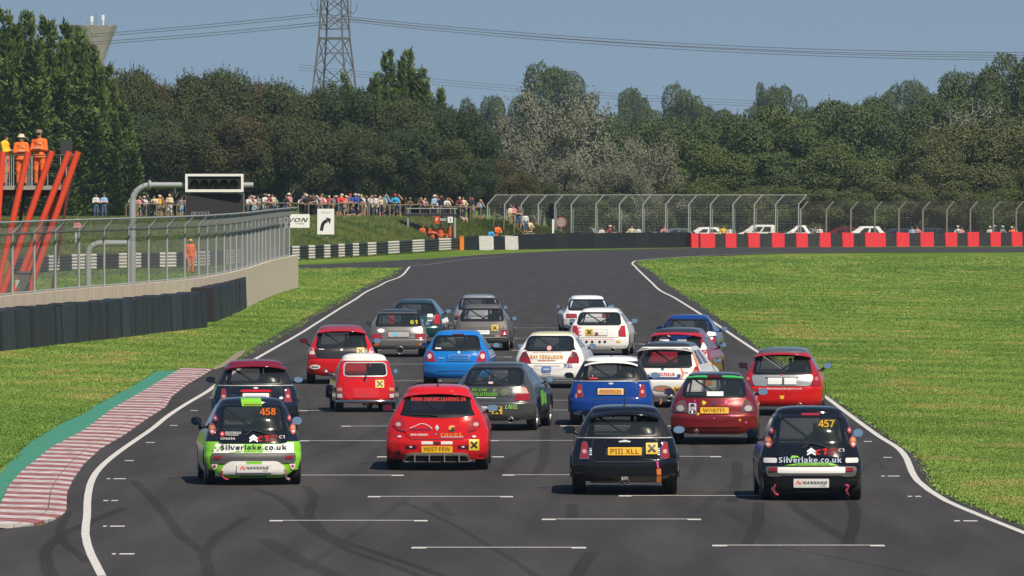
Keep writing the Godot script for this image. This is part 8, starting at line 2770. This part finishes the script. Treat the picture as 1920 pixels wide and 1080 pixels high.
# drivers, one in each race car
func build_drivers():
	var key := "driver"
	var B := person_bones("drive")
	for b in B:
		if b[4] == 0 or b[4] == 1:
			b[4] = 1
			if b[2] > 0.05: b[2] += 0.03; b[3] += 0.03
		if b[4] in [5, 6, 7]: b[4] = 5
	# seated: legs forward
	for b in B:
		if b[4] == 5 and b[1].y < 0.95 and b[2] < 0.14:
			for e in 2:
				var q: Vector3 = b[e]
				b[e] = Vector3(q.x, 0.93 - (0.93 - q.y) * 0.25, (0.93 - q.y) * 0.9)
	nets["drive_net"] = body_net(B, 0.03)
	var n := 0
	for c in car_list:
		var o: Node3D = c[0]
		var sh: Shape = c[1]
		var cols := [Color(0.02, 0.02, 0.022), Color(0.6, 0.6, 0.6), Color(0.05, 0.06, 0.12)]
		var hc: Color = [Color(0.03, 0.03, 0.035), Color(0.35, 0.36, 0.38), Color(0.05, 0.02, 0.02), Color(0.03, 0.04, 0.1)][n % 4]
		var nt: Array = nets["drive_net"]
		var C := PackedColorArray()
		for q in nt[3]: C.append(hc if q == 1 else Color(0.02, 0.022, 0.03))
		var a := []
		a.resize(Mesh.ARRAY_MAX)
		a[Mesh.ARRAY_VERTEX] = nt[0]; a[Mesh.ARRAY_NORMAL] = nt[1]; a[Mesh.ARRAY_COLOR] = C; a[Mesh.ARRAY_INDEX] = nt[2]
		var m := ArrayMesh.new()
		m.add_surface_from_arrays(Mesh.PRIMITIVE_TRIANGLES, a)
		var tr := Transform3D(o.basis, o.position) * Transform3D(Basis(Vector3.UP, PI), Vector3(0.34, sh.yt - 1.72, -sh.L * 0.52 - 0.06))
		var p := thing("person", "driver in the " + " ".join((c[2] as String).split(" ").slice(0, 12)), "person", tr.origin, tr.basis.get_euler().y, "drivers in the cars")
		put("body", m, cloth_mat(), p)
		n += 1

# ---------- cars parked beyond the barrier
func build_parked():
	var dk := mat("black_plastic", Color(0.012, 0.012, 0.013), 0.4)
	var i := 0
	for q in [[1085, 561, 80, "silver grey estate car", Color(0.2, 0.21, 0.23), 1.5], [1160, 572, 75, "red estate car", Color(0.3, 0.015, 0.02), 1.55], [1205, 566, -70, "white saloon car", Color(0.62, 0.62, 0.6), 1.42], [1262, 563, 80, "blue grey hatchback car", Color(0.08, 0.1, 0.14), 1.36], [1316, 565, 85, "white hatchback car with low roof", Color(0.62, 0.62, 0.6), 1.42], [1575, 566, 80, "dark red family car", Color(0.1, 0.01, 0.015), 1.42], [1618, 563, 84, "white estate car with dark windows", Color(0.65, 0.65, 0.64), 1.5], [1676, 564, 78, "dark blue saloon car", Color(0.02, 0.03, 0.05), 1.34], [1735, 566, 82, "dark hatchback car with pale windscreen", Color(0.03, 0.035, 0.045), 1.38], [1775, 563, 80, "black hatchback car", Color(0.012, 0.013, 0.015), 1.36], [1832, 567, 84, "navy people carrier", Color(0.015, 0.022, 0.045), 1.5], [1890, 570, 80, "dark grey estate car", Color(0.03, 0.032, 0.035), 1.42]]:
		parked("parked_car", q[3] + " parked beyond the barrier", q[0], q[1], q[2], {"hw": 0.86, "H": q[5], "L": 4.3, "yb": 0.93, "yt": q[5] - 0.12, "zb": -0.3, "zt": -0.75, "wb": 0.8, "wt": 0.62, "ybump": 0.58, "zra": -0.8, "wheelbase": 2.6}, q[4])
	parked("parked_van", "white panel van parked beyond the barrier", 1412, 563, 84, {"hw": 0.88, "H": 1.62, "L": 3.9, "yb": 1.0, "yt": 1.5, "zb": -0.06, "zt": -0.12, "wb": 0.86, "wt": 0.78, "ybump": 0.5, "zra": -0.7, "wheelbase": 2.6}, Color(0.64, 0.64, 0.62))
	parked("pickup_truck", "white pickup truck with roll bar parked beyond the barrier", 1497, 564, 84, {"hw": 0.88, "H": 1.58, "L": 4.0, "yb": 0.95, "yt": 1.46, "zb": -0.9, "zt": -1.3, "wb": 0.84, "wt": 0.66, "ybump": 0.55, "zra": -0.8, "wheelbase": 2.7}, Color(0.66, 0.66, 0.65))
func parked(called: String, label: String, px: float, d: float, deg: float, p: Dictionary, c: Color):
	var sh := Shape.new()
	sh.setup(p)
	sh.zfa = sh.zra - p.get("wheelbase", 2.5)
	var o := thing(called, label, "car" if called == "parked_car" else called.split("_")[1], Vector3.ZERO, deg_to_rad(deg), "cars parked beyond the barrier")
	o.position = Vector3(gx(px, d), -0.14, -d) - Basis(Vector3.UP, deg_to_rad(deg)) * Vector3(0, 0, -sh.L * 0.5)
	var m := paint(c.r, c.g, c.b)
	build_shell(o, sh, {"body": m, "cage": false, "mirror_mat": m})
	if called == "pickup_truck":
		var g := G.new()
		g.path([Vector3(-0.7, 0.95, -0.95), Vector3(-0.6, 1.4, -1.1), Vector3(0.6, 1.4, -1.1), Vector3(0.7, 0.95, -0.95)], 0.04, 8)
		g.tube(Vector3(-0.6, 1.35, -1.1), Vector3(-0.7, 0.98, -0.3), 0.035, 0.035, 8); g.tube(Vector3(0.6, 1.35, -1.1), Vector3(0.7, 0.98, -0.3), 0.035, 0.035, 8)
		obj("roll_bar", g, mat("chrome", Color(0.62, 0.63, 0.65), 0.12, 1.0), o)

func _ready():
	# camera
	var cam := Camera3D.new()
	cam.name = "camera"
	add_child(cam)
	cam.position = Vector3(0, CH, 0)
	cam.rotation.x = -PITCH
	cam.fov = rad_to_deg(2.0 * atan(540.0 / F))
	cam.near = 1.0
	cam.far = 6000.0
	cam.current = true
	# sky and exposure
	var env := Environment.new()
	env.background_mode = Environment.BG_SKY
	var sm := ProceduralSkyMaterial.new()
	sm.sky_top_color = Color(0.2, 0.34, 0.52)
	sm.sky_horizon_color = Color(0.472, 0.553, 0.625)
	sm.sky_curve = 0.2
	sm.ground_bottom_color = Color(0.25, 0.27, 0.25)
	sm.ground_horizon_color = Color(0.45, 0.52, 0.58)
	var sky := Sky.new()
	sky.sky_material = sm
	env.sky = sky
	env.background_energy_multiplier = 1.0
	env.tonemap_mode = Environment.TONE_MAPPER_LINEAR
	env.tonemap_exposure = 1.3
	env.sdfgi_enabled = true
	env.ssao_enabled = true
	env.ssil_enabled = true
	env.fog_enabled = true
	env.fog_density = 0.00008
	env.fog_light_color = Color(0.62, 0.72, 0.82)
	var we := WorldEnvironment.new()
	we.environment = env
	we.name = "world_environment"
	add_child(we)
	# sun: high, over the viewer's right shoulder
	var sun := DirectionalLight3D.new()
	sun.name = "sun"
	sun.light_energy = 1.5
	sun.light_color = Color(1.0, 0.95, 0.87)
	sun.light_angular_distance = 0.5
	sun.shadow_enabled = true
	add_child(sun)
	sun.look_at_from_position(Vector3(33.1, 76.6, 55.1), Vector3.ZERO)
	build_land()
	build_bank()
	build_barriers()
	build_far_fences()
	build_pylon()
	build_trees()
	build_gantry()
	build_tower()
	build_signs()
	build_cars()
	build_parked()
	build_people()
	build_drivers()
